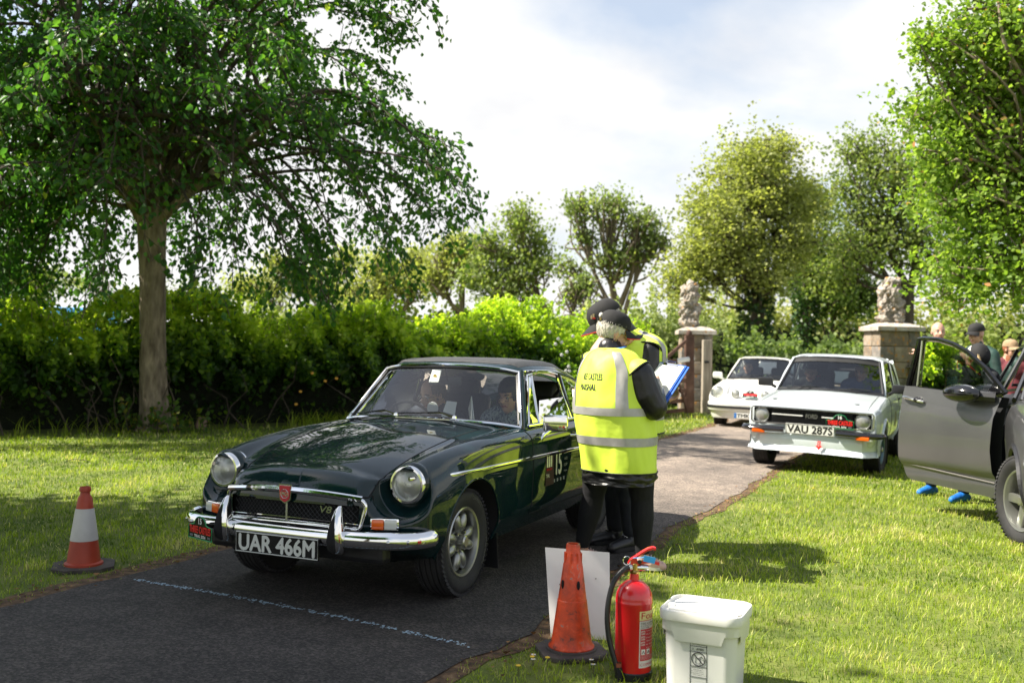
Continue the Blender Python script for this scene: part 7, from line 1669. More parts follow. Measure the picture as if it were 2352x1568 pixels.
    MB().box(R_ @ Vector((0, hgt * .44, .011 * sg)), (w * .5, .026, .006), R_, bev=.002).build('clip', M['chrome'], cb); MB().tube([R_ @ Vector((x, hgt * .47 + y, .016 * sg)) for x, y in ((-.035, 0), (-.03, .02), (.03, .02), (.035, 0))], .003, 5).build('clip_wire', M['chrome'], cb)
    hw = O + wr + (wr - er).normalized() * .045
    pn = thing('pen', 'clear ballpoint pen in the woman marshal\'s hand', 'pen', at(1478, 866, 6.60)); MB().tube([(-.012, -.02, .05), (.0, 0, 0), (.012, .02, -.05)], [.004, .004, .0035], 8).build('barrel', M['clear_lens'], pn); MB().tube([(.012, .02, -.05), (.015, .025, -.062)], [.003, .001], 6).build('tip', M['chrome_soft'], pn)
marshal_one()
def marshal_two():
    O = Vector((.80, 7.12, 0)); P_ = person('tall marshal in a black cap bending to the car window behind the woman marshal', O)
    f = Vector((-.96, -.28, 0)).normalized(); l = Vector((-f.y, f.x, 0)); Z = Vector((0, 0, 1)); L = lambda a, b, z: f * a + l * b + Z * z
    F = Fig(); a1 = Vector((-.03, .03, .10)); a2 = Vector((.06, -.16, .10)); h1, h2 = L(-.06, -.10, .93), L(-.06, .10, .93)
    for h, a in ((h1, a1), (h2, a2)):
        k = h.lerp(a, .48) + f * .05; F.chain([h, h.lerp(k, .5), k, k.lerp(a, .5), a + Z * .04], [.115, .105, .082, .072, .066], NAVY)
    sp = [Vector((.08, 0, .95)), Vector((.12, .0, 1.17)), Vector((.11, 0, 1.37)), Vector((.03, -.01, 1.49))]; ln_ = Vector((f.x * .35, f.y * .35, .93)).normalized(); bk = l.cross(ln_); RM = Matrix((bk, l, ln_)).transposed()
    for c, r in ((sp[0], (.14, .18, .15)), (sp[1], (.15, .19, .17)), (sp[2], (.15, .21, .17))): F.ell(c, r, PVC, RM)
    F.chain([sp[3] - Z * .02, sp[3] + f * .05 + Z * .05], [.10, .085], PVC)
    s1 = sp[2] + l * .185 + Z * .02; e1 = s1 + f * .02 + l * .03 - Z * .28; w1 = e1 + f * .18 - Z * .13; F.chain([s1, e1, w1], [.074, .074, .056], PVC); F.hand(w1, f - Z * .4, -l, SKIN, curl=.6)
    s2 = sp[2] - l * .20 + Z * .07; w2 = at(1362, 908, 6.85) - O; e2 = s2.lerp(w2, .5) - Z * .16; F.chain([s2, e2, w2], [.088, .078, .055], PVC); F.hand(w2, f, Z, SKIN, curl=.5)
    hc = O * 0 + at(1394, 741, 6.95) - O; Q = F.head(hc, Vector((-.86, -.18, -.50)), (-.4, 0, 1), SKIN, 1.02)
    F.cap(sp[3] + f * .02 + Z * .02, hc - Z * .09 - f * .05, .08, .064, PVC); F.build('body', P_, .010, 3)['label'] = 'black waterproof jacket and dark navy trousers'; eyes(Q, P_)
    hair_shell(Q, P_, M['hair_white'], lambda x, y, z: z < .06 and z > -.04 and x < -.01, strands=300); c, T = cap_hat(Q, P_, tilt=4, size=1.12)
    for y, z in ((.055, .075), (.045, .088)): MB().ball(T(-.02, y * 1.25 + .01, z), .0045, 6, 5).build('eyelet', M['red_print'], c)
    castle_badge(T, c, .085, .068, .048, 1, 1.1)
    for a_, d in ((a1, Vector((-.9, -.35, 0))), (a2, Vector((-.75, -.65, 0)))):
        d.normalize(); s = Fig(); s.shoe(Vector((a_.x, a_.y, .09)), d, M['black_plastic'], .29, k=1.1); sh = s.build('shoe', P_, .008, 2)
        MB().prism([(-.085, -.042), (-.04, -.052), (.08, -.050), (.17, -.044), (.205, -.02), (.205, .02), (.17, .044), (.08, .050), (-.04, .052), (-.085, .042)], Vector((a_.x, a_.y, .008)), d, Vector((-d.y, d.x, 0)), .026).build('sole', M['rubber'], sh)
        for k in range(5): p0 = Vector((a_.x, a_.y, .108 - .010 * k)) + d * (.05 + .02 * k); sd = Vector((-d.y, d.x, 0)); MB().tube([p0 - sd * .028, p0 + Z * .006, p0 + sd * .028], .0035, 4).build('lace', M['chrome_soft'] if k % 2 else M['black_matt'], sh)
    up_ = [(sp[0] - Z * .14, f, l, .20, .24), (sp[0], f, l, .195, .235), (sp[1], bk * -1 if bk.dot(f) < 0 else bk, l, .185, .235), (sp[2] - ln_ * .03, bk * -1 if bk.dot(f) < 0 else bk, l, .182, .245), (sp[2] + ln_ * .075, bk if bk.dot(f) > 0 else -bk, l, .155, .215), (sp[3] + Z * .0, bk if bk.dot(f) > 0 else -bk, l, .118, .125), (sp[3] + Z * .035 + f * .02, bk if bk.dot(f) > 0 else -bk, l, .09, .09)]
    V = Vest(up_, .009, 7); v = V.build('vest', HV, P_); v['label'] = 'fluorescent yellow vest with grey bands'
    V.band('reflective_band', .12, .20, REF, v); V.band('reflective_band', .36, .44, REF, v); V.band('reflective_band', .44, .93, REF, v, u0=PI * .62, u1=PI * .76, nu=8, nv=24)
    MB().tube([V.at(2 * PI * j / 90, .004, .002) for j in range(90)], .005, 5, closed=True).build('hem_piping', PIP, v)
    shoulder_cover(v, s1, (.35, .45, .8), .085); shoulder_cover(v, s2, (.3, -.4, .8), .095)
    # booklet handed towards the car
    a = at(1343, 905, 6.75); bk_ = thing('booklet', 'open white booklet held out beside the green coupe window', 'booklet', a)
    MB().grid([[(x, y + .02 * math.sin(x * 12), z + .012 * math.sin((x + .1) * 16)) for x in np.linspace(-.085, .10, 10)] for y, z in ((-.05, -.022), (.0, .004), (.05, .022))]).build('page', M['white_print'], bk_, smooth=True, auto=None)
    MB().grid([[(x, y + .02 * math.sin(x * 12), z - .006 + .012 * math.sin((x + .1) * 16)) for x in np.linspace(-.082, .10, 10)] for y, z in ((-.048, -.024), (.0, .002), (.05, .020))]).build('page', mat('grey_page', (.42, .45, .40), .7), bk_, smooth=True, auto=None)
marshal_two()
def simple_person(label, O, f, top, coat, legs_m, head_px, hd, k=1.0, hair=None, cap_=None, arms=None, lean=0.0, group=None, vox=.012, beard=None, standing=True, hm=M['hair_dark'], glassy=False, feet=None, hat_kw=None, hairfn=None, sit=None, shoe_m=None):
    """figure from its ground point, facing, and head centre (world)"""
    P_ = person(label, O, group); Z = Vector((0, 0, 1)); f = Vector(f).normalized(); l = Vector((-f.y, f.x, 0)); H = Vector(head_px) - Vector(O); F = Fig()
    nk = H - Z * .12 - f * .03; pel = Vector((0, 0, top)) if sit is None else Vector(sit); ch = nk.lerp(pel, .30); 
    ax = (nk - pel).normalized(); bb = l.cross(ax); bb = -bb if bb.dot(f) < 0 else bb; RM = Matrix((bb, l, ax)).transposed()
    F.ell(pel, (.125 * k, .17 * k, .14 * k), legs_m, RM); F.ell(pel.lerp(ch, .45), (.115 * k, .145 * k, .20 * k), coat, RM); F.ell(ch, (.115 * k, .175 * k, .17 * k), coat, RM); F.chain([ch + ax * .12, nk + ax * .0], [.085 * k, .062 * k], coat)
    F.cap(ch + l * .10 + ax * .11, ch + l * .19 * k + ax * .07, .075, .07, coat); F.cap(ch - l * .10 + ax * .11, ch - l * .19 * k + ax * .07, .075, .07, coat)
    A_ = arms or [(f * .02 + l * .27 - Z * .22, f * .12 + l * .24 - Z * .44), (f * .02 - l * .27 - Z * .22, f * .12 - l * .24 - Z * .44)]
    for sd, (e, w) in zip((1, -1), A_):
        s0 = ch + l * .20 * k * sd + ax * .06; e0 = ch + Vector(e); w0 = ch + Vector(w); F.chain([s0, e0, w0], [.066 * k, .056 * k, .042 * k], coat); F.hand(w0, (w0 - e0), (f * .3 - Z), SKIN, curl=.6, thumb=sd)
    if standing:
        for sd, ft in zip((1, -1), feet or (l * .11, -l * .11)):
            h = pel + l * .09 * sd; a = Vector((ft[0], ft[1], .09)); kk = h.lerp(a, .48) + f * .04; F.chain([h, kk, a + Z * .03], [.105, .075, .058], legs_m)
            sfig = Fig(); sfig.shoe(a, f, shoe_m or M['black_plastic'], .27, k=1.05); sfig.build('shoe', P_, .012, 1)
    else:
        for sd in (1, -1): h = pel + l * .09 * sd; kk = h + f * .42 + Z * .10; F.chain([h, kk, kk + f * .15 - Z * .35], [.09, .07, .05], legs_m)
    Q = F.head(H, hd, (0, 0, 1), SKIN, k)
    if beard: F.ell(Q(.052, 0, -.075), (.044, .050, .040), beard)
    b = F.build('body', P_, vox, 2); eyes(Q, P_, k)
    if hairfn: hair_shell(Q, P_, hm, hairfn, k, rough=.006)
    if cap_: cap_hat(Q, P_, **(hat_kw or {}))
    if glassy: glasses(Q, P_, k, M['black_gloss'], 1.1)
    return P_, Q, F, ch, l, f
def crowd():
    Z = Vector((0, 0, 1))
    coat = cloth('black_coat', (.006, .006, .009), (.012, .012, .016), .8, 6, .5, 8); char = cloth('charcoal_fleece', (.014, .016, .02), (.024, .027, .032), .9, 8, .4, 14)
    # bald bearded man behind the door
    Y = 13.2; hp = at(2155, 763, Y); O = (hp.x + .02, Y, float(Gn(hp.x, Y))); f = Vector((-.2, -1, 0)).normalized(); l = Vector((-f.y, f.x, 0))
    gb = noisy('ginger_beard', [(.3, (.20, .08, .035)), (.7, (.32, .15, .07))], 60, rough=.8)
    P_, Q, *_ = simple_person('bald bearded man in a black coat standing behind the open grey car door', O, f, 1.0, coat, NAVY, hp, (-.1, -1, -.02), 1.05, beard=gb, arms=[(f * .16 + l * .24 - Z * .24, f * .30 - l * .02 - Z * .16), (f * .16 - l * .24 - Z * .24, f * .30 + l * .02 - Z * .20)])
    MB().prism([(-.05, 0), (.05, 0), (.02, -.16), (-.02, -.16)], Q(.07, 0, -.13), l, Z, .01).build('shirt_front', M['white_print'], P_)
    # man leaning at the open door: cap, blue shoes, hand on the door frame
    hp = at(2240, 822, 9.35); O = (4.30, 9.70, float(Gn(4.3, 9.7))); f = Vector((-.75, -.45, 0)).normalized(); l = Vector((-f.y, f.x, 0)); blue = cloth('bright_blue_shoe', (.006, .10, .40), (.01, .17, .58), .6, 20, .2, 30)
    hd_ = at(2110, 818, 9.35); fa, fb = gp(2150, 1140), gp(2226, 1158)
    Ov = Vector(O)
    P_, Q, F, ch, l, f = simple_person('man in a black cap leaning on the open grey car door, wearing bright blue shoes', O, f, .98, char, NAVY, hp, (.15, -.35, -.9), 1.0, feet=(Vector((fb.x - O[0] + .0, fb.y - O[1] + .12, 0)), Vector((fa.x - O[0], fa.y - O[1] + .12, 0))), shoe_m=blue,
        arms=[(f * .14 + l * .28 - Z * .20, f * .30 + l * .20 - Z * .35), (f * .25 - l * .30 + Z * .0, (hd_ - Ov) - (hp - Ov - Z * .12 - f * .03).lerp(Vector((0, 0, .98)), .30))], hairfn=lambda x, y, z: z < .05 and z > -.05 and x < -.01, hm=M['hair_white'])
    c, T = cap_hat(Q, P_, tilt=0, size=1.0); castle_badge(T, c, .06, -.075, .05, 1, 1.5)
    for x, y in ((-.02, -.05), (-.005, -.055)): MB().ball(T(x, y, .09), .005, 6, 5).build('eyelet', M['red_print'], c)
    ly = at(2199, 846, 9.2) - Ov; MB().tube([ch + Z * .14 + l * .05, ly + Z * .07, ly, ly + Z * .07, ch + Z * .14 - l * .05], .006, 4, flat=.4).build('lanyard', M['red_print'], P_)
    MB().box(at(2187, 882, 9.2) - Ov, (.10, .005, .14), bev=.002).build('pass_card', mat('pass_green', (.40, .62, .55), .3), P_)
    # man in dark cap and green jacket
    Y = 12.0; hp = at(2242, 769, Y); O = (hp.x + .15, Y, float(Gn(hp.x, Y))); f = Vector((-.9, -.4, 0)).normalized(); gj = cloth('dark_green_jacket', (.008, .03, .025), (.012, .05, .04), .7, 6, .5, 8)
    simple_person('man in a dark cap and green jacket behind the leaning man', O, f, 1.0, gj, NAVY, hp, (-.85, -.5, -.1), 1.0, cap_=True, hat_kw=dict(tilt=0, edge=CAPM), vox=.013)
    # woman with long red hair and khaki cap
    Y = 13.0; hp = at(2322, 803, Y); O = (hp.x + .03, Y, float(Gn(hp.x, Y))); f = Vector((-.7, -.7, 0)).normalized(); mc = cloth('maroon_coat', (.10, .012, .02), (.16, .02, .03), .8, 6, .4, 8)
    P_, Q, *_ = simple_person('woman with long red hair and a khaki cap at the right edge', O, f, .92, mc, NAVY, hp, (.3, -1, -.05), .95, cap_=True, hat_kw=dict(tilt=0, m=cloth('khaki', (.30, .20, .11), (.36, .26, .16), .8, 8, .2, 20), edge=CAPM), hairfn=lambda x, y, z: z < .06 and x < .01, hm=M['hair_red'], vox=.013)
    MB().ball(Q(-.045, .0, -.14), (.045, .085, .15), 16, 10).build('long_hair', M['hair_red'], P_, smooth=True); glasses(Q, P_, .95)
crowd()
def in_car(T, dz=0.0):
    c, s = math.cos(T[2]), math.sin(T[2]); return lambda x, y, z: Vector((T[0] + x * c - y * s, T[1] + x * s + y * c, z + dz)), Vector((c, s, 0))
def occupants():
    Z = Vector((0, 0, 1)); W_, f = in_car(MGT); l = Vector((-f.y, f.x, 0)); navy = cloth('dark_navy_jumper', (.008, .012, .025), (.015, .02, .04), .85, 8, .3, 20)
    hp = W_(-1.44, -.30, 1.035); b = W_(-1.70, -.33, .55); P_, Q, F, *_ = simple_person('man with receding dark hair and thin glasses at the wheel of the green coupe', (b.x, b.y, 0), f, .5, navy, NAVY, hp, f * .95 - l * .35 - Z * .28, 1.0, standing=False, sit=(0, 0, .55),
        arms=[(f * .18 + l * .20 - Z * .22, f * .36 + l * .02 - Z * .06), (f * .18 - l * .20 - Z * .22, f * .38 - l * .06 - Z * .06)], hairfn=lambda x, y, z: (x < .02 and z > -.03 and (z < .115 or x < -.02)) or (abs(y) > .06 and z > .02 and x < .05), glassy=False)
    glasses(Q, P_, 1.0, M['chrome_soft'])
    hp = W_(-1.42, .33, 1.055); b = W_(-1.70, .33, .55); fl = noisy('floral_blouse', [(.38, (.03, .05, .10)), (.5, (.30, .36, .40)), (.62, (.05, .08, .14))], 26, 4, rough=.7, dist=1.5)
    P_, Q, *_ = simple_person('woman with dark fringe, black glasses and floral blouse in the green coupe passenger seat', (b.x, b.y, 0), f, .5, fl, NAVY, hp, f * .95 - l * .22 - Z * .22, .98, standing=False, sit=(0, 0, .55), glassy=True,
        arms=[(f * .18 + l * .20 - Z * .22, f * .34 + l * .04 - Z * .20), (f * .18 - l * .20 - Z * .22, f * .34 - l * .06 - Z * .16)], hairfn=lambda x, y, z: z > .045 or (x < .01 and z > -.09) or (abs(y) > .055 and x < .05 and z > -.07))
    for sd in (1, -1): MB().ball(Q(-.01, .082 * sd, -.05), (.045, .022, .085), 12, 8).build('hair', M['hair_dark'], P_, smooth=True)
    rb = thing('road_book', 'folded white road book held by the coupe passenger', 'road book', W_(-1.15, .16, .93)); 
    for k in range(2): MB().box((0, 0, 0), (.20, .004, .15), Matrix.Rotation(MGT[2] + .5 + .12 * k, 3, 'Z') @ Matrix.Rotation(.9, 3, 'Y')).build('page', M['white_print'], rb)
    T = (3.8819, 12.5373, -2.0188); W_, f = in_car(T, -.05); l = Vector((-f.y, f.x, 0)); bl = cloth('blue_overalls', (.02, .05, .14), (.03, .07, .2), .8, 8, .3, 20)
    hp = W_(-1.42, .34, 1.20); b = W_(-1.60, .34, .6); P_, Q, *_ = simple_person('grey-haired man with glasses in blue, passenger of the white saloon', (b.x, b.y, 0), f, .5, bl, NAVY, hp, f * .9 - l * .3 - Z * .2, 1.05, standing=False, sit=(0, 0, .62), glassy=True, hairfn=lambda x, y, z: (x < -.01 and z > -.04) or z > .09, hm=M['hair_white'])
    hp = W_(-1.50, -.34, 1.16); b = W_(-1.62, -.34, .6); simple_person('driver in dark clothes with red harness in the white saloon', (b.x, b.y, 0), f, .5, M['interior'], NAVY, hp, f - Z * .2, 1.0, standing=False, sit=(0, 0, .62), hairfn=lambda x, y, z: (x < .0 and z > -.04) or z > .07)
    T = (4.7664, 19.4573, -1.9507); W_, f = in_car(T, -.07); l = Vector((-f.y, f.x, 0)); hp = W_(-1.30, -.33, 1.12); b = W_(-1.45, -.33, .55)
    simple_person('driver of the cream-white coupe looking out through the windscreen', (b.x, b.y, 0), f, .5, coat_dark(), NAVY, hp, f - Z * .05, 1.05, standing=False, sit=(0, 0, .55), hairfn=lambda x, y, z: (x < .0 and z > -.04) or z > .10)
def coat_dark(): return cloth('dark_jacket', (.01, .012, .015), (.02, .022, .026), .8, 8, .3, 20)
occupants()
# ================================================================== gate pillars, gate, stone figures
def stone_mat(name, c1, c2, c3, scale=7, lichen=True):
    m = noisy(name, [(.28, c1), (.5, c2), (.72, c3)], scale, 9, rough=.92, bump=1.0, bump_scale=scale * 6, bdist=.02, rough_n=.65)
    if lichen:
        nt, b = nodes(m); N = nt.nodes.new; L = nt.links.new; tc = N('ShaderNodeTexCoord'); n = N('ShaderNodeTexNoise'); n.inputs['Scale'].default_value = 11; n.inputs['Detail'].default_value = 6; L(tc.outputs['Object'], n.inputs[0])
        r = N('ShaderNodeValToRGB'); r.color_ramp.elements[0].position = .60; r.color_ramp.elements[1].position = .66; L(n.outputs[0], r.inputs[0]); src = b.inputs['Base Color'].links[0].from_socket
        mx = N('ShaderNodeMix'); mx.data_type = 'RGBA'; mx.inputs[7].default_value = lichen if isinstance(lichen, tuple) else (.46, .22, .05, 1); L(r.outputs[0], mx.inputs[0]); L(src, mx.inputs[6]); L(mx.outputs[2], b.inputs['Base Color'])
    return m
ST = [stone_mat('gate_stone', (.13, .10, .075), (.24, .19, .14), (.34, .28, .21)), stone_mat('gate_stone_warm', (.20, .16, .12), (.32, .26, .20), (.42, .36, .29)), stone_mat('gate_stone_grey', (.12, .11, .10), (.22, .20, .18), (.32, .30, .27))]
CAPST = stone_mat('coping_stone', (.26, .22, .18), (.42, .38, .33), (.58, .55, .50)); FIGST = stone_mat('weathered_limestone', (.11, .09, .075), (.30, .26, .22), (.60, .57, .53), 5)
def rough_block(c, d, m, parent, name, seed, bev=.012, amp=.006):
    bm = bmesh.new(); bmesh.ops.create_cube(bm, size=1)
    for v in bm.verts: v.co = Vector((v.co.x * d[0], v.co.y * d[1], v.co.z * d[2]))
    bmesh.ops.bevel(bm, geom=bm.edges[:], offset=bev, segments=1, affect='EDGES'); bmesh.ops.subdivide_edges(bm, edges=[e for e in bm.edges if e.calc_length() > .12], cuts=2, use_grid_fill=True)
    for v in bm.verts: v.co += v.co.normalized() * amp * mnoise.noise(v.co * 9 + Vector((seed, 0, 0))) * 2
    me = bpy.data.meshes.new(name); bm.to_mesh(me); bm.free(); me.materials.append(m); me.polygons.foreach_set('use_smooth', np.ones(len(me.polygons), bool)); me.set_sharp_from_angle(angle=math.radians(35))
    o = bpy.data.objects.new(name, me); COL.objects.link(o); o.location = c; o.parent = parent; return o
def pillar(label, base, yaw, w, h, courses, post=False):
    t = thing('gate_pillar', label, 'gate pillar', base, yaw); s = 0
    MB().box((0, 0, h / 2), (w - .05, w - .05, h - .02)).build('mortar_core', mat('mortar', (.20, .17, .13), .95), t)
    z = -.05; ch = (h + .05) / courses
    for k in range(courses):
        sp = [.5] if k % 2 == 0 else [.62]; sp = [.36, .72][k % 2]
        hh = ch - .012
        for (x0, x1) in ((-w / 2, -w / 2 + w * sp - .006), (-w / 2 + w * sp + .006, w / 2)):
            for (y0, y1) in ((-w / 2, -.006), (.006, w / 2)):
                s += 1; rough_block(((x0 + x1) / 2, (y0 + y1) / 2, z + ch / 2), (x1 - x0, y1 - y0, hh), ST[s * 7 % 3], t, 'stone', s * 3.1)
        z += ch
    cp = MB(); r0 = w / 2 + .08
    cp.add([(-r0, -r0, h), (r0, -r0, h), (r0, r0, h), (-r0, r0, h), (-r0, -r0, h + .09), (r0, -r0, h + .09), (r0, r0, h + .09), (-r0, r0, h + .09), (-.22, -.22, h + .19), (.22, -.22, h + .19), (.22, .22, h + .19), (-.22, .22, h + .19)],
           [(0, 3, 2, 1), (0, 1, 5, 4), (1, 2, 6, 5), (2, 3, 7, 6), (3, 0, 4, 7), (4, 5, 9, 8), (5, 6, 10, 9), (6, 7, 11, 10), (7, 4, 8, 11), (8, 9, 10, 11)])
    cp.build('coping', CAPST, t); return t
def stone_figure(label, base, H, seed, W_=.30):
    """squat seated beast, worn almost to a lump"""
    F = Fig(); 
    F.ell((0, 0, H * .14), (W_ * 1.0, W_ * .95, H * .17), FIGST); F.ell((0, 0, H * .42), (W_ * .96, W_ * .90, H * .32), FIGST); F.ell((-.02, 0, H * .72), (W_ * .90, W_ * .86, H * .26), FIGST); F.ell((.02, -.03, H * .86), (W_ * .72, W_ * .70, H * .15), FIGST)
    for sd in (1, -1): F.ell((W_ * .50 * sd, -W_ * .55, H * .22), (W_ * .34, W_ * .45, H * .17), FIGST); F.ell((W_ * .45 * sd, -W_ * .50, H * .50), (W_ * .28, W_ * .30, H * .18), FIGST); F.ell((W_ * .55 * sd, -.02, H * .86), (W_ * .22, W_ * .3, H * .10), FIGST)
    F.ell((.0, -W_ * .72, H * .68), (W_ * .40, W_ * .30, H * .12), FIGST)
    t = thing('stone_figure', label, 'stone figure', base); b = F.build('carving', t, .02, 1)
    me = b.data; n = len(me.vertices); co = np.zeros(n * 3, np.float32); me.vertices.foreach_get('co', co); no = np.zeros(n * 3, np.float32); me.vertices.foreach_get('normal', no); co, no = co.reshape(-1, 3), no.reshape(-1, 3)
    d = np.array([-.075 * (1 - abs(2 * mnoise.fractal(Vector(p) * 3.4 + Vector((seed, 0, 0)), .9, 2.1, 4))) ** 3 + .055 * mnoise.fractal(Vector(p) * 7 + Vector((seed, 3, 0)), .8, 2.2, 4) for p in co]); co += no * d[:, None]; me.vertices.foreach_set('co', co.ravel()); me.update()
def gate():
    Y1 = 23.4; pL = at(1597, 940, Y1); pR = at(2052, 960, 22.0); gL, gR = float(Gn(pL.x, Y1)), float(Gn(pR.x, 22.0))
    zL = at(1597, 768, Y1).z - gL; zR = at(2052, 760, 22.0).z - gR
    pillar('left-hand stone gate pillar with a timber post against its right side', (pL.x, Y1 + .15, gL), math.radians(-4), .72, zL, 6)
    pillar('right-hand stone gate pillar behind the white saloon', (pR.x, 22.2, gR), math.radians(3), .90, zR, 6)
    stone_figure('worn stone beast on the left gate pillar', (pL.x - .15, Y1 + .15, gL + zL + .13), at(0, 645, Y1).z - at(0, 750, Y1).z + .05, 1.5, .26); stone_figure('worn stone beast spotted with lichen on the right gate pillar', (pR.x - .03, 22.2, gR + zR + .13), at(0, 632, 22).z - at(0, 742, 22).z, 8.2, .30)
    # timber gate post
    q = at(1622, 940, 22.9); po = thing('gate_post', 'square weathered timber post on the right side of the left pillar', 'post', (q.x, 22.95, float(Gn(q.x, 22.9)))); hz = at(1622, 775, 22.9).z
    MB().box((0, 0, hz / 2), (.20, .20, hz), bev=.012).build('post', noisy('grey_weathered_wood', [(.3, (.22, .18, .14)), (.7, (.40, .35, .28))], 6, 7, rough=.9, bump=.8, bump_scale=20, stretch=(3, 3, .3)), po); MB().box((-.02, -.115, hz * .70), (.10, .03, .05)).build('latch_plate', M['dark_metal'], po)
    # five-bar gate swung open beside the pillar, running back to the left
    g = thing('field_gate', 'brown timber five-bar gate swung open beside the left-hand stone pillar', 'gate', (0, 0, 0)); wd = noisy('brown_gate_wood', [(.3, (.055, .026, .018)), (.6, (.11, .055, .038)), (.8, (.17, .10, .075))], 5, 7, rough=.85, bump=.7, bump_scale=24, stretch=(1, 1, 1))
    def gpnt(px, py): Yq = np.interp(px, [1400, 1540, 1600], [20.2, 21.2, 21.9]); return at(px, py, float(Yq))
    def plank(a, b, w, name='rail', th=.028):
        a, b = Vector(a), Vector(b); d = (b - a); L = d.length; d.normalize(); up = Vector((0, 0, 1)); up = (up - d * up.dot(d)).normalized() if abs(d.z) < .9 else Vector((1, .3, 0)).normalized(); up = (up - d * up.dot(d)).normalized(); R_ = Matrix((d, d.cross(up) * -1, up)).transposed()
        MB().box((a + b) / 2, (L, th, w), R_, bev=.006).build(name, wd, g)
    plank(gpnt(1583, 770), gpnt(1583, 948), .20, 'hanging_stile', .09)
    MB().ball(gpnt(1583, 768), (.07, .06, .10), 12, 8).build('stile_head', wd, g, smooth=True)
    for y0, y1 in ((826, 838), (872, 884), (895, 907), (918, 930), (940, 952)): plank(gpnt(1590, y0), gpnt(1440, y1), .085)
    plank(gpnt(1585, 775), gpnt(1515, 835), .075, 'brace'); plank(gpnt(1528, 948), gpnt(1530, 830), .08, 'upright'); plank(gpnt(1545, 835), gpnt(1580, 945), .07, 'brace')
    plank(gpnt(1450, 955), gpnt(1450, 836), .09, 'slamming_stile', .06)
    a, b = gpnt(1556, 828), gpnt(1594, 822); MB().tube([a + Vector((0, -.04, 0)), b + Vector((0, -.04, 0))], .05, 4, flat=.2, up=(0, 1, 0)).build('metal_strap', mat('galvanised', (.55, .56, .56), .45, .6), g)
gate()
# ================================================================== things on the verge
def cone_front():
    O = gp(1312, 1500); O.z += .0; t = thing('traffic_cone', 'tall worn all-orange traffic cone leaning by the white board and fire extinguisher', 'cone', O, math.radians(12))
    m = noisy('scuffed_orange', [(.38, (.05, .03, .025)), (.44, (.48, .05, .012)), (.57, (.66, .065, .012)), (.61, (.72, .10, .03)), (.64, (.28, .22, .19))], 13, 12, rough=.42, rough_n=.72, bump=.25, bump_scale=40, bdist=.004, dist=.4)
    hh = .505; prof = [(.104, .030), (.104, .045), (.094, .052), (.090, .075), (.030 + .060 * .42, hh * .60), (.054, hh * .62), (.0335, hh * .90)]
    prof = [(.104, .028), (.106, .040), (.098, .050), (.093, .062), (.0885, .09), (.0675, .25), (.0655, .252), (.0440, hh - .09), (.0425, hh - .088), (.036, hh - .042), (.0335, hh - .038), (.0325, hh - .006), (.030, hh), (.0265, hh), (.026, hh - .05)]
    MB().lathe(prof, 48, 'z').build('cone_body', m, t, smooth=True, auto=35)
    for k in range(8): a = 2 * PI * k / 8 + .3; MB().box((.036 * math.cos(a), .036 * math.sin(a), hh - .062), (.012, .006, .045), Matrix.Rotation(a, 3, 'Z')).build('rib', m, t)
    for a in (-1.36, -2.74, 1.2): 
        r = .0575; z = .325; MB().ball((r * math.cos(a), r * math.sin(a), z), (.006, .0085, .021), 12, 8, Matrix.Rotation(a, 3, 'Z')).build('slot', M['black_matt'], t, smooth=True)
    oc = [(.150, -.085), (.150, .085), (.085, .150), (-.085, .150), (-.150, .085), (-.150, -.085), (-.085, -.150), (.085, -.150)]; MB().prism([(a * 1.02, b * 1.02) for a, b in oc], (0, 0, 0), (1, 0, 0), (0, 1, 0), .026).build('base', noisy('dirty_rubber', [(.3, (.035, .03, .027)), (.7, (.085, .07, .06))], 12, 7, rough=.8, bump=.4, bump_scale=50, bdist=.004), t)
    b = [o for o in t.children if o.name.startswith('base')][0]; bv = b.modifiers.new('b', 'BEVEL'); bv.width = .006; bv.segments = 2
    MB().lathe([(.118, .026), (.116, .034), (.100, .036)], 40, 'z').build('base_ring', bpy.data.materials['dirty_rubber'], t, smooth=True)
cone_front()
def cone_left():
    O = gp(192, 1303); t = thing('traffic_cone', 'smaller orange cone with a white sleeve on the shaded left lawn', 'cone', O, math.radians(20)); hh = .495
    org = noisy('shaded_orange', [(.3, (.30, .035, .016)), (.7, (.42, .055, .02))], 9, 7, rough=.5, bump=.2, bump_scale=40, bdist=.004)  # orange lowered to stand in for the shade over this cone
    R_ = lambda z: .100 - (.100 - .036) * (z - .03) / (hh - .06)
    MB().lathe([(.112, .022), (.112, .034), (R_(.05), .042), (R_(.175), .175)], 40, 'z').build('cone_body', org, t, smooth=True, auto=35); MB().lathe([(R_(.175) + .003, .172), (R_(.365) + .003, .365)], 40, 'z').build('white_sleeve', noisy('grubby_white_sleeve', [(.3, (.46, .45, .43)), (.7, (.60, .59, .57))], 7, 7, rough=.45), t, smooth=True)
    MB().lathe([(R_(.365), .364), (R_(.43), .43), (.030, .445), (.028, .465), (.034, .468), (.034, .485), (.030, .495), (.022, .495), (.02, .45)], 32, 'z').build('cone_top', org, t, smooth=True, auto=35)
    oc = [(.175, -.10), (.175, .10), (.10, .175), (-.10, .175), (-.175, .10), (-.175, -.10), (-.10, -.175), (.10, -.175)]; MB().prism(oc, (0, 0, 0), (1, 0, 0), (0, 1, 0), .022).build('base', bpy.data.materials['dirty_rubber'], t)
cone_left()
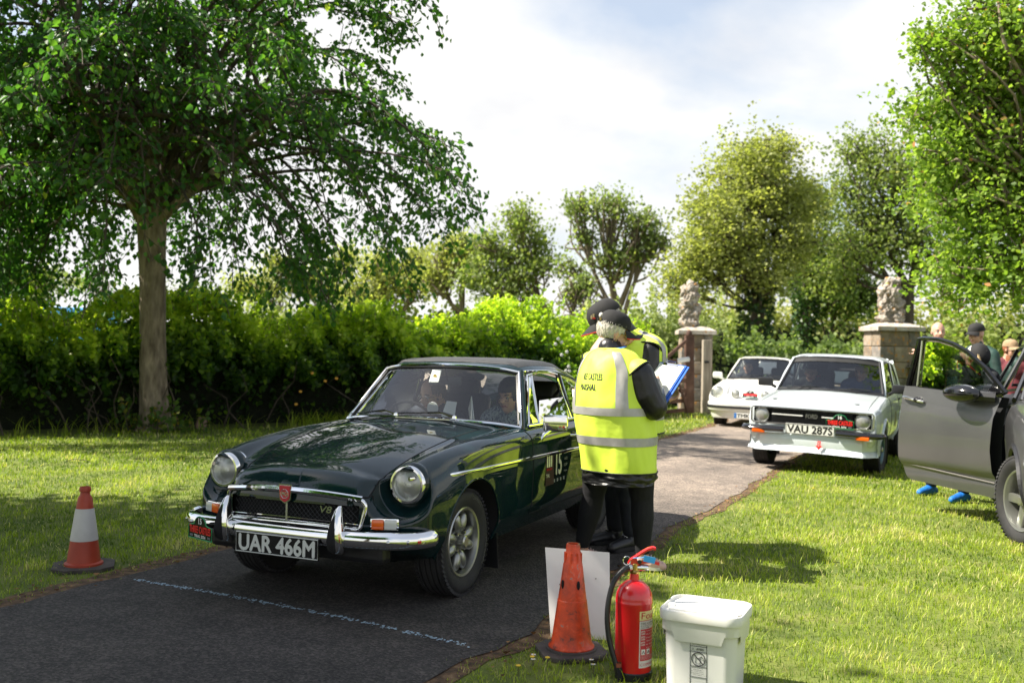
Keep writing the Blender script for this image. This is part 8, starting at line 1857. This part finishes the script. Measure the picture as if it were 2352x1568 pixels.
def board():
    A, B_ = gp(1262, 1462), gp(1402, 1484); A = Vector(A); Z = Vector((0, 0, 1))
    bl, br = at(1266, 1460, 4.83), at(1402, 1484, 4.80); tl, tr = at(1252, 1256, 4.92), at(1400, 1268, 4.90); bl.z -= .03; br.z -= .03
    t = thing('signboard', 'blank white plastic board propped behind the orange cone', 'board', (0, 0, 0)); n = (br - bl).cross(tl - bl).normalized() * .006; P_ = [bl, br, tr, tl]
    MB().add(P_ + [p - n for p in P_], [(0, 1, 2, 3), (7, 6, 5, 4), (0, 4, 5, 1), (1, 5, 6, 2), (2, 6, 7, 3), (3, 7, 4, 0)]).build('board', noisy('white_board', [(.25, (.60, .57, .54)), (.4, (.78, .76, .74)), (.8, (.80, .79, .77))], 5, 8, rough=.45), t)
    for u, v in ((.78, .72), (.2, .62), (.45, .12)): c = bl.lerp(br, u).lerp(tl.lerp(tr, u), v); MB().ball(c + n * .6, (.003, .003, .003), 6, 4).build('fixing_hole', M['bark_dark'], t)
board()
def extinguisher():
    O = gp(1453, 1552); t = thing('fire_extinguisher', 'red foam fire extinguisher standing on the grass between the cone and the bucket', 'fire extinguisher', O); R = .0790; r_ = noisy('red_enamel_paint', [(.3, (.60, .008, .014)), (.7, (.68, .010, .018))], 4, rough=.28, coat=.7)
    tilt = Matrix.Rotation(math.radians(-1.2), 3, 'Y')
    H = .425
    prof = [(.060, .02), (R - .004, .026), (R, .036), (R, .318), (R + .001, .321), (R + .001, .326), (R, .329), (R, H - .085), (R - .004, H - .062), (R - .016, H - .038), (R - .038, H - .018), (R - .058, H - .009), (.020, H), (.018, H + .022)]
    b = MB().lathe([(r, z) for r, z in prof], 64, 'z').build('cylinder', r_, t, smooth=True, auto=40)
    MB().lathe([(0, 0), (R + .002, 0), (R + .003, .03), (R - .002, .036)], 48, 'z').build('foot_ring', M['black_plastic'], t, smooth=True, auto=40)
    va = MB().lathe([(.020, H + .018), (.022, H + .026), (.016, H + .032), (.016, H + .058), (.012, H + .062)], 24, 'z').build('valve', mat('brass_valve', (.45, .30, .10), .3, 1), t, smooth=True, auto=40)
    MB().lathe([(.0, .058), (.013, .058), (.015, .052), (.015, .02), (.010, 0)], 20, 'x', c=(0, 0, H + .042)).build('gauge', M['chrome'], va, smooth=True, auto=40)
    hd = MB(); 
    def lever(pts, w, name, m=r_):
        mb = MB(); rows = []
        for x, z in pts: rows.append([(x, -w, z - .006), (x, -w, z + .004), (x, -w * .6, z + .007), (x, w * .6, z + .007), (x, w, z + .004), (x, w, z - .006)])
        return mb.grid(rows).build(name, m, va, smooth=True, auto=30)
    lever([(-.030, H + .056), (-.022, H + .072), (.0, H + .086), (.028, H + .106), (.055, H + .122), (.075, H + .128), (.088, H + .125)], .013, 'lever')
    MB().add(*( [Vector(p) for p in [(-.028, -.012, H + .052), (.018, -.012, H + .052), (.006, -.012, H + .088), (-.012, -.012, H + .078), (-.028, .012, H + .052), (.018, .012, H + .052), (.006, .012, H + .088), (-.012, .012, H + .078)]], [(0, 1, 2, 3), (7, 6, 5, 4), (0, 4, 5, 1), (1, 5, 6, 2), (2, 6, 7, 3), (3, 7, 4, 0)])).build('lever_bracket', r_, va)
    lever([(-.02, H + .060), (.03, H + .066), (.07, H + .070), (.105, H + .060)], .011, 'handle')
    MB().tube([(-.036 + .016 * math.cos(a), -.016, H + .074 + .018 * math.sin(a)) for a in np.linspace(0, 2 * PI, 17)[:-1]], .0018, 5, closed=True).build('pin_ring', M['chrome'], va)
    MB().tube([(-.01, -.018, H + .086), (.02, -.022, H + .088), (.04, -.022, H + .092)], .002, 4).build('seal_cord', mat('blue_cord', (.05, .3, .6), .5), va); MB().box((.060, -.024, H + .082), (.050, .003, .026), Matrix.Rotation(.2, 3, 'Y')).build('seal_tag', mat('blue_tag', (.04, .35, .75), .35), va)
    MB().tube([(.018, -.014, H + .070), (.018, -.022, H + .070)], .009, 10).build('pin_hub', M['black_plastic'], va)
    hose = cr([Vector(p) for p in ((-.015, -.01, H + .045), (-.050, -.02, H + .036), (-.095, -.035, H - .02), (-.118, -.045, H - .13), (-.112, -.055, H - .24), (-.088, -.065, H - .33), (-.070, -.070, H - .385))], 6)
    h = MB().tube(hose, .0115, 12).build('hose', M['black_plastic'], t, smooth=True); MB().tube([(-.070, -.070, .072), (-.066, -.072, .050), (-.062, -.073, -.0)], [.010, .013, .010], 12).build('nozzle', M['black_matt'], h, smooth=True); MB().lathe([(.0135, 0), (.0135, .018)], 14, 'z', c=(-.070, -.070, .062)).build('nozzle_band', mat('red_brown_band', (.25, .06, .03), .5), h); MB().tube([hose[0], hose[2]], .0145, 12).build('hose_collar', M['chrome_soft'], h, smooth=True)
    # label wrapped round the body; angle measured from -Y (towards the camera) to the right
    A0 = math.radians(-90 + 2)
    def W_(a, z, o=.0008): return Vector(((R + o) * math.cos(A0 + a), (R + o) * math.sin(A0 + a), z * .85))
    def wrap(name, a0, a1, z0, z1, m, par, o=.0008, n=24): return MB().grid([[W_(a0 + (a1 - a0) * j / n, z, o) for j in range(n + 1)] for z in (z0, z1)]).build(name, m, par, smooth=True, auto=None)
    def wtext(s, a0, z, w, h, m, par, bold=.0, o=.0016):
        v, f = text_geo(s, 1, bold=bold); q = np.array(v); lo, hi = q.min(0), q.max(0); q = (q - np.array([lo[0], (lo[1] + hi[1]) / 2])) * (np.array([w, h]) / (hi - lo)); return mesh_obj('lettering', [W_(a0 + p[0] / R, z + p[1], o) for p in q], f, m, par)
    cream = mat('label_cream', (.75, .66, .30), .4); wl = mat('label_white', (.66, .62, .60), .4); dr = mat('label_red', (.50, .02, .03), .4)
    lab = wrap('label', .16, 1.9, .305, .350, cream, t); wtext('Foam', .26, .328, .105, .032, dr, lab, .03)
    lb2 = wrap('label', .16, 1.9, .070, .302, wl, t); lr = wrap('label_panel', .22, 1.85, .105, .262, dr, lb2, .0012)
    wtext('FIRE EXTINGUISHER', .24, .290, .135, .0105, M['black_print'], lb2, .03); wtext('6 Litre FOAM SPRAY', .24, .279, .115, .0065, M['black_print'], lb2, .02); wtext('21A 144B', .24, .2695, .042, .0065, M['black_print'], lb2, .02)
    wtext('COMMANDER', .22, .086, .120, .013, dr, lb2, .04)
    for k, s in enumerate(('Use upright', 'Pull out safety pin', 'Free hose', 'Aim nozzle', 'at base of fire', 'Squeeze handle')): wtext(s, .58, .252 - .0165 * k, .012 + .0055 * len(s), .0068, M['white_print'], lr, .0, .002)
    for k, z in enumerate((.245, .218, .191)): wrap('pictogram', .26, .50, z - .010, z + .010, mat('pictogram_pale', (.60, .40, .38), .5), lr, .0018, 6); MB().tube([W_(.29, z - .005, .0022), W_(.36, z + .003, .0022), W_(.47, z + .0, .0022)], .0018, 4).build('pictogram_hand', dr, lr)
    for a in (.28, .62): wrap('class_symbol', a, a + .24, .135, .162, M['white_print'], lr, .0018, 6); MB().tube([W_(a + .05, .140, .0024), W_(a + .12, .156, .0024), W_(a + .19, .140, .0024)], .0016, 4).build('flame', M['black_print'], lr)
    for k in range(4): wrap('small_print', .26, 1.2, .1285 - .0052 * k, .1300 - .0052 * k, mat('small_print_pale', (.6, .4, .4), .6), lr, .0018, 8)
extinguisher()
def bucket():
    # rounded-square white tub; corners from the lid in the photo
    m = noisy('white_polypropylene', [(.2, (.60, .56, .50)), (.4, (.70, .70, .67)), (.8, (.73, .73, .70))], 4, 8, rough=.42); c = at(1620, 1540, 4.18); yaw = math.radians(-24); w = .325; d = .29; h = .335
    O = Vector((c.x, 4.18, float(Gn(c.x, 4.18)))); t = thing('bucket', 'white square lidded plastic tub with a warning label at the bottom right', 'bucket', O, yaw)
    def rr(w_, d_, r, z, n=6):
        out = []
        for (sx, sy, a0) in ((1, 1, 0), (-1, 1, 90), (-1, -1, 180), (1, -1, 270)):
            for k in range(n + 1): a = math.radians(a0 + 90 * k / n); out.append(Vector((sx * (w_ / 2 - r) + r * math.cos(a), sy * (d_ / 2 - r) + r * math.sin(a), z)))
        return out
    MB().grid([rr(w - .045, d - .045, .04, -.03), rr(w - .042, d - .042, .045, 0), rr(w - .026, d - .026, .05, h * .70), rr(w - .018, d - .018, .052, h - .05)], closed_v=True).build('tub', m, t, smooth=True, auto=30)
    # skirt below the rim, deeper on each side as a handle flap
    sk = MB(); rim = rr(w, d, .055, 0, 8); n = len(rim)
    def skz(p): return .115 if (abs(p.x) < w * .31 and abs(p.y) > d * .4) or (abs(p.y) < d * .31 and abs(p.x) > w * .4) else .078
    dense_ = []
    for a, b in zip(rim, rim[1:] + rim[:1]):
        L = (b - a).length; k = max(1, int(L / .012)); dense_ += [a.lerp(b, q / k) for q in range(k)]
    sk.grid([[Vector((p.x * .985, p.y * .985, h - skz(p) - .004)) for p in dense_], [Vector((p.x, p.y, h - skz(p))) for p in dense_], [Vector((p.x, p.y, h - .042)) for p in dense_], [Vector((p.x * 1.012, p.y * 1.012, h - .038)) for p in dense_]], closed_v=True); sk.build('rim_skirt', m, t, smooth=True, auto=35)
    L1 = rr(w + .016, d + .016, .060, 0, 8)
    lid = MB(); s = lambda k, z: [Vector((p.x * k, p.y * k, z)) for p in L1]; lid.grid([s(1.0, h - .036), s(1.01, h - .030), s(1.01, h - .004), s(.995, h + .003), s(.965, h + .003), s(.95, h - .010), s(.93, h - .012), s(.0, h - .012)], closed_v=True)
    lo = lid.build('lid', m, t, smooth=True, auto=30); MB().box((0, -.055, h - .008), (w * .88, .045, .010), bev=.004).build('lid_ridge', m, lo)
    for sx in (-1, 1): MB().box((sx * w * .42, -.035, h - .002), (.03, .035, .016), bev=.005).build('lid_catch', m, lo)
    lb = MB().prism([(-.075, -.02), (.075, -.02), (.075, .022), (-.075, .022)], (.03, .035, h - .0105), (1, 0, 0), (0, 1, 0), .0008).build('lid_label', mat('label_paper', (.66, .68, .70), .5), lo)
    text_obj('lettering', 'MSA Event Organiser', 1, (.03, .03, h - .0095), (-1, 0, 0), (0, -1, 0), M['black_print'], lb, fit=(.115, .008), off=.0005); text_obj('lettering', 'Environmental Spill Kit', 1, (.03, .044, h - .0095), (-1, 0, 0), (0, -1, 0), M['black_print'], lb, fit=(.12, .008), off=.0005)
    # warning label on the front
    def fr(a, z): k = z / (h * .70); y = -(d / 2 - .021 + .008 * min(k, 1)) - (.006 * max(0, k - 1)); return Vector((a, y - .0012, z))
    ux = (fr(.05, .1) - fr(0, .1)).normalized(); uy = (fr(0, .2) - fr(0, .1)).normalized(); o0 = fr(.0, .115)
    lw, top = .068, .225; bot = .02
    ln_ = lambda p, q, r=.0012: MB().tube([fr(*p) - Vector((0, .0006, 0)), fr(*q) - Vector((0, .0006, 0))], r, 4)
    k0 = MB()
    for p, q in (((-lw / 2, bot), (-lw / 2, top)), ((lw / 2, bot), (lw / 2, top)), ((-lw / 2, top), (lw / 2, top)), ((-lw / 2, top - .022), (lw / 2, top - .022)), ((-lw / 2, top - .044), (lw / 2, top - .044)), ((-lw / 2, top - .104), (lw / 2, top - .104)), ((-lw / 2, top - .148), (lw / 2, top - .148))): k0.tube([fr(*p), fr(*q)], .0010, 4)
    lab = k0.build('warning_label', M['black_print'], t)
    text_obj('lettering', 'WARNING', 1, fr(.007, top - .011), ux, uy, M['black_print'], lab, bold=.02, fit=(.044, .009)); text_obj('lettering', 'AVISO', 1, fr(.007, top - .033), ux, uy, M['black_print'], lab, bold=.02, fit=(.030, .009))
    for z in (top - .012, top - .034): MB().tube([fr(-.026, z - .004), fr(-.018, z - .004), fr(-.022, z + .004)], .0007, 4, closed=True).build('warning_triangle', M['black_print'], lab)
    zc = top - .074; MB().tube([fr(.027 * math.cos(a), zc + .027 * math.sin(a)) for a in np.linspace(0, 2 * PI, 33)[:-1]], .0018, 5, closed=True).build('prohibition_ring', M['black_print'], lab); MB().tube([fr(-.019, zc + .019), fr(.019, zc - .019)], .0018, 5).build('prohibition_bar', M['black_print'], lab)
    MB().tube([fr(-.012, zc - .016), fr(.006, zc - .018), fr(.008, zc + .004), fr(-.012, zc + .005)], .0010, 4, closed=True).build('pail_drawing', M['black_print'], lab); MB().tube([fr(.004, zc + .006), fr(.012, zc + .012), fr(.020, zc + .004), fr(.018, zc - .004)], .0010, 4).build('child_drawing', M['black_print'], lab)
    for k, s_ in enumerate(('Children can fall into', 'bucket and drown.', 'Keep children away from', 'bucket with even a small', 'amount of liquid.')): text_obj('lettering', s_, 1, fr(-.004, top - .110 - .0072 * k), ux, uy, M['black_print'], lab, fit=(.0021 * len(s_), .0042))
bucket()
def small_stuff():
    # daisies and buttercups in the verge by the cone
    wh, ye = mat('daisy_white', (.8, .8, .78), .6), mat('buttercup_yellow', (.75, .50, .02), .45)
    for k, (px, py, y) in enumerate(((1222, 1530, 1), (1190, 1551, 1), (1257, 1532, 1), (1358, 1537, 0), (1362, 1548, 0), (1224, 1536, 0), (1225, 1525, 0), (2000, 1080, 1), (1868, 1130, 1))):
        p = gp(px, py); t = thing('wild_flower', ['buttercup left of the front cone base, nearest the tarmac', 'buttercup at the bottom edge left of the front cone', 'yellow flower right under the front edge of the cone base', 'upper of two white daisies right of the cone base', 'lower of two white daisies right of the cone base', 'lower of two white daisies left of the cone base', 'upper of two white daisies left of the cone base', 'yellow flower in the grass in front of the white saloon', 'yellow flower in the middle of the right lawn'][k], 'flower', p, group='wild flowers in the verge'); z = .045
        MB().tube([(0, 0, 0), (.003, 0, z)], .0012, 4).build('stem', M['bark_dark'], t)
        if y:
            mb = MB()
            for q in range(5): a = 2 * PI * q / 5; mb.ball((.006 * math.cos(a), .006 * math.sin(a), z), (.006, .006, .003), 6, 4)
            mb.build('petals', ye, t)
        else:
            mb = MB()
            for q in range(9): a = 2 * PI * q / 9; mb.ball((.007 * math.cos(a), .007 * math.sin(a), z), (.005, .0022, .001), 5, 3, Matrix.Rotation(a, 3, 'Z'))
            mb.build('petals', wh, t); MB().ball((0, 0, z + .001), .003, 6, 4).build('eye', ye, t)
    # broken stone and twig
    p = gp(462, 985); t = thing('stone', 'pinkish broken stone on the grass right of the lawn tree', 'stone', p); bm = MB(); rough_block((0, 0, .09), (.14, .12, .20), noisy('pink_stone', [(.3, (.18, .11, .085)), (.7, (.32, .21, .16))], 8, rough=.9, bump=.8), t, 'lump', 4.4, .03, .02)
    p = gp(180, 1070); t = thing('twig', 'thin fallen twig on the left lawn', 'twig', p + Vector((0, 0, .05))); MB().tube([(-.14, 0, 0), (-.05, .0, .025), (.05, .02, .015), (.12, 0, .0)], [.004, .005, .004, .002], 5).build('stick', M['bark_dark'], t)
    p = gp(1510, 1325); t = thing('fallen_leaf', 'single green leaf lying on the tarmac by the pink shoe', 'leaf', gp(1492, 1282) + Vector((-.15, -.1, .015))); mb = MB(); mb.add([(-.03, 0, 0), (0, .014, .004), (.03, 0, 0), (0, -.014, .004)], [(0, 1, 2, 3)]); mb.build('blade', M['buttergreen'] if 'buttergreen' in M else mat('leaf_green', (.06, .18, .03), .5), t)
small_stuff()
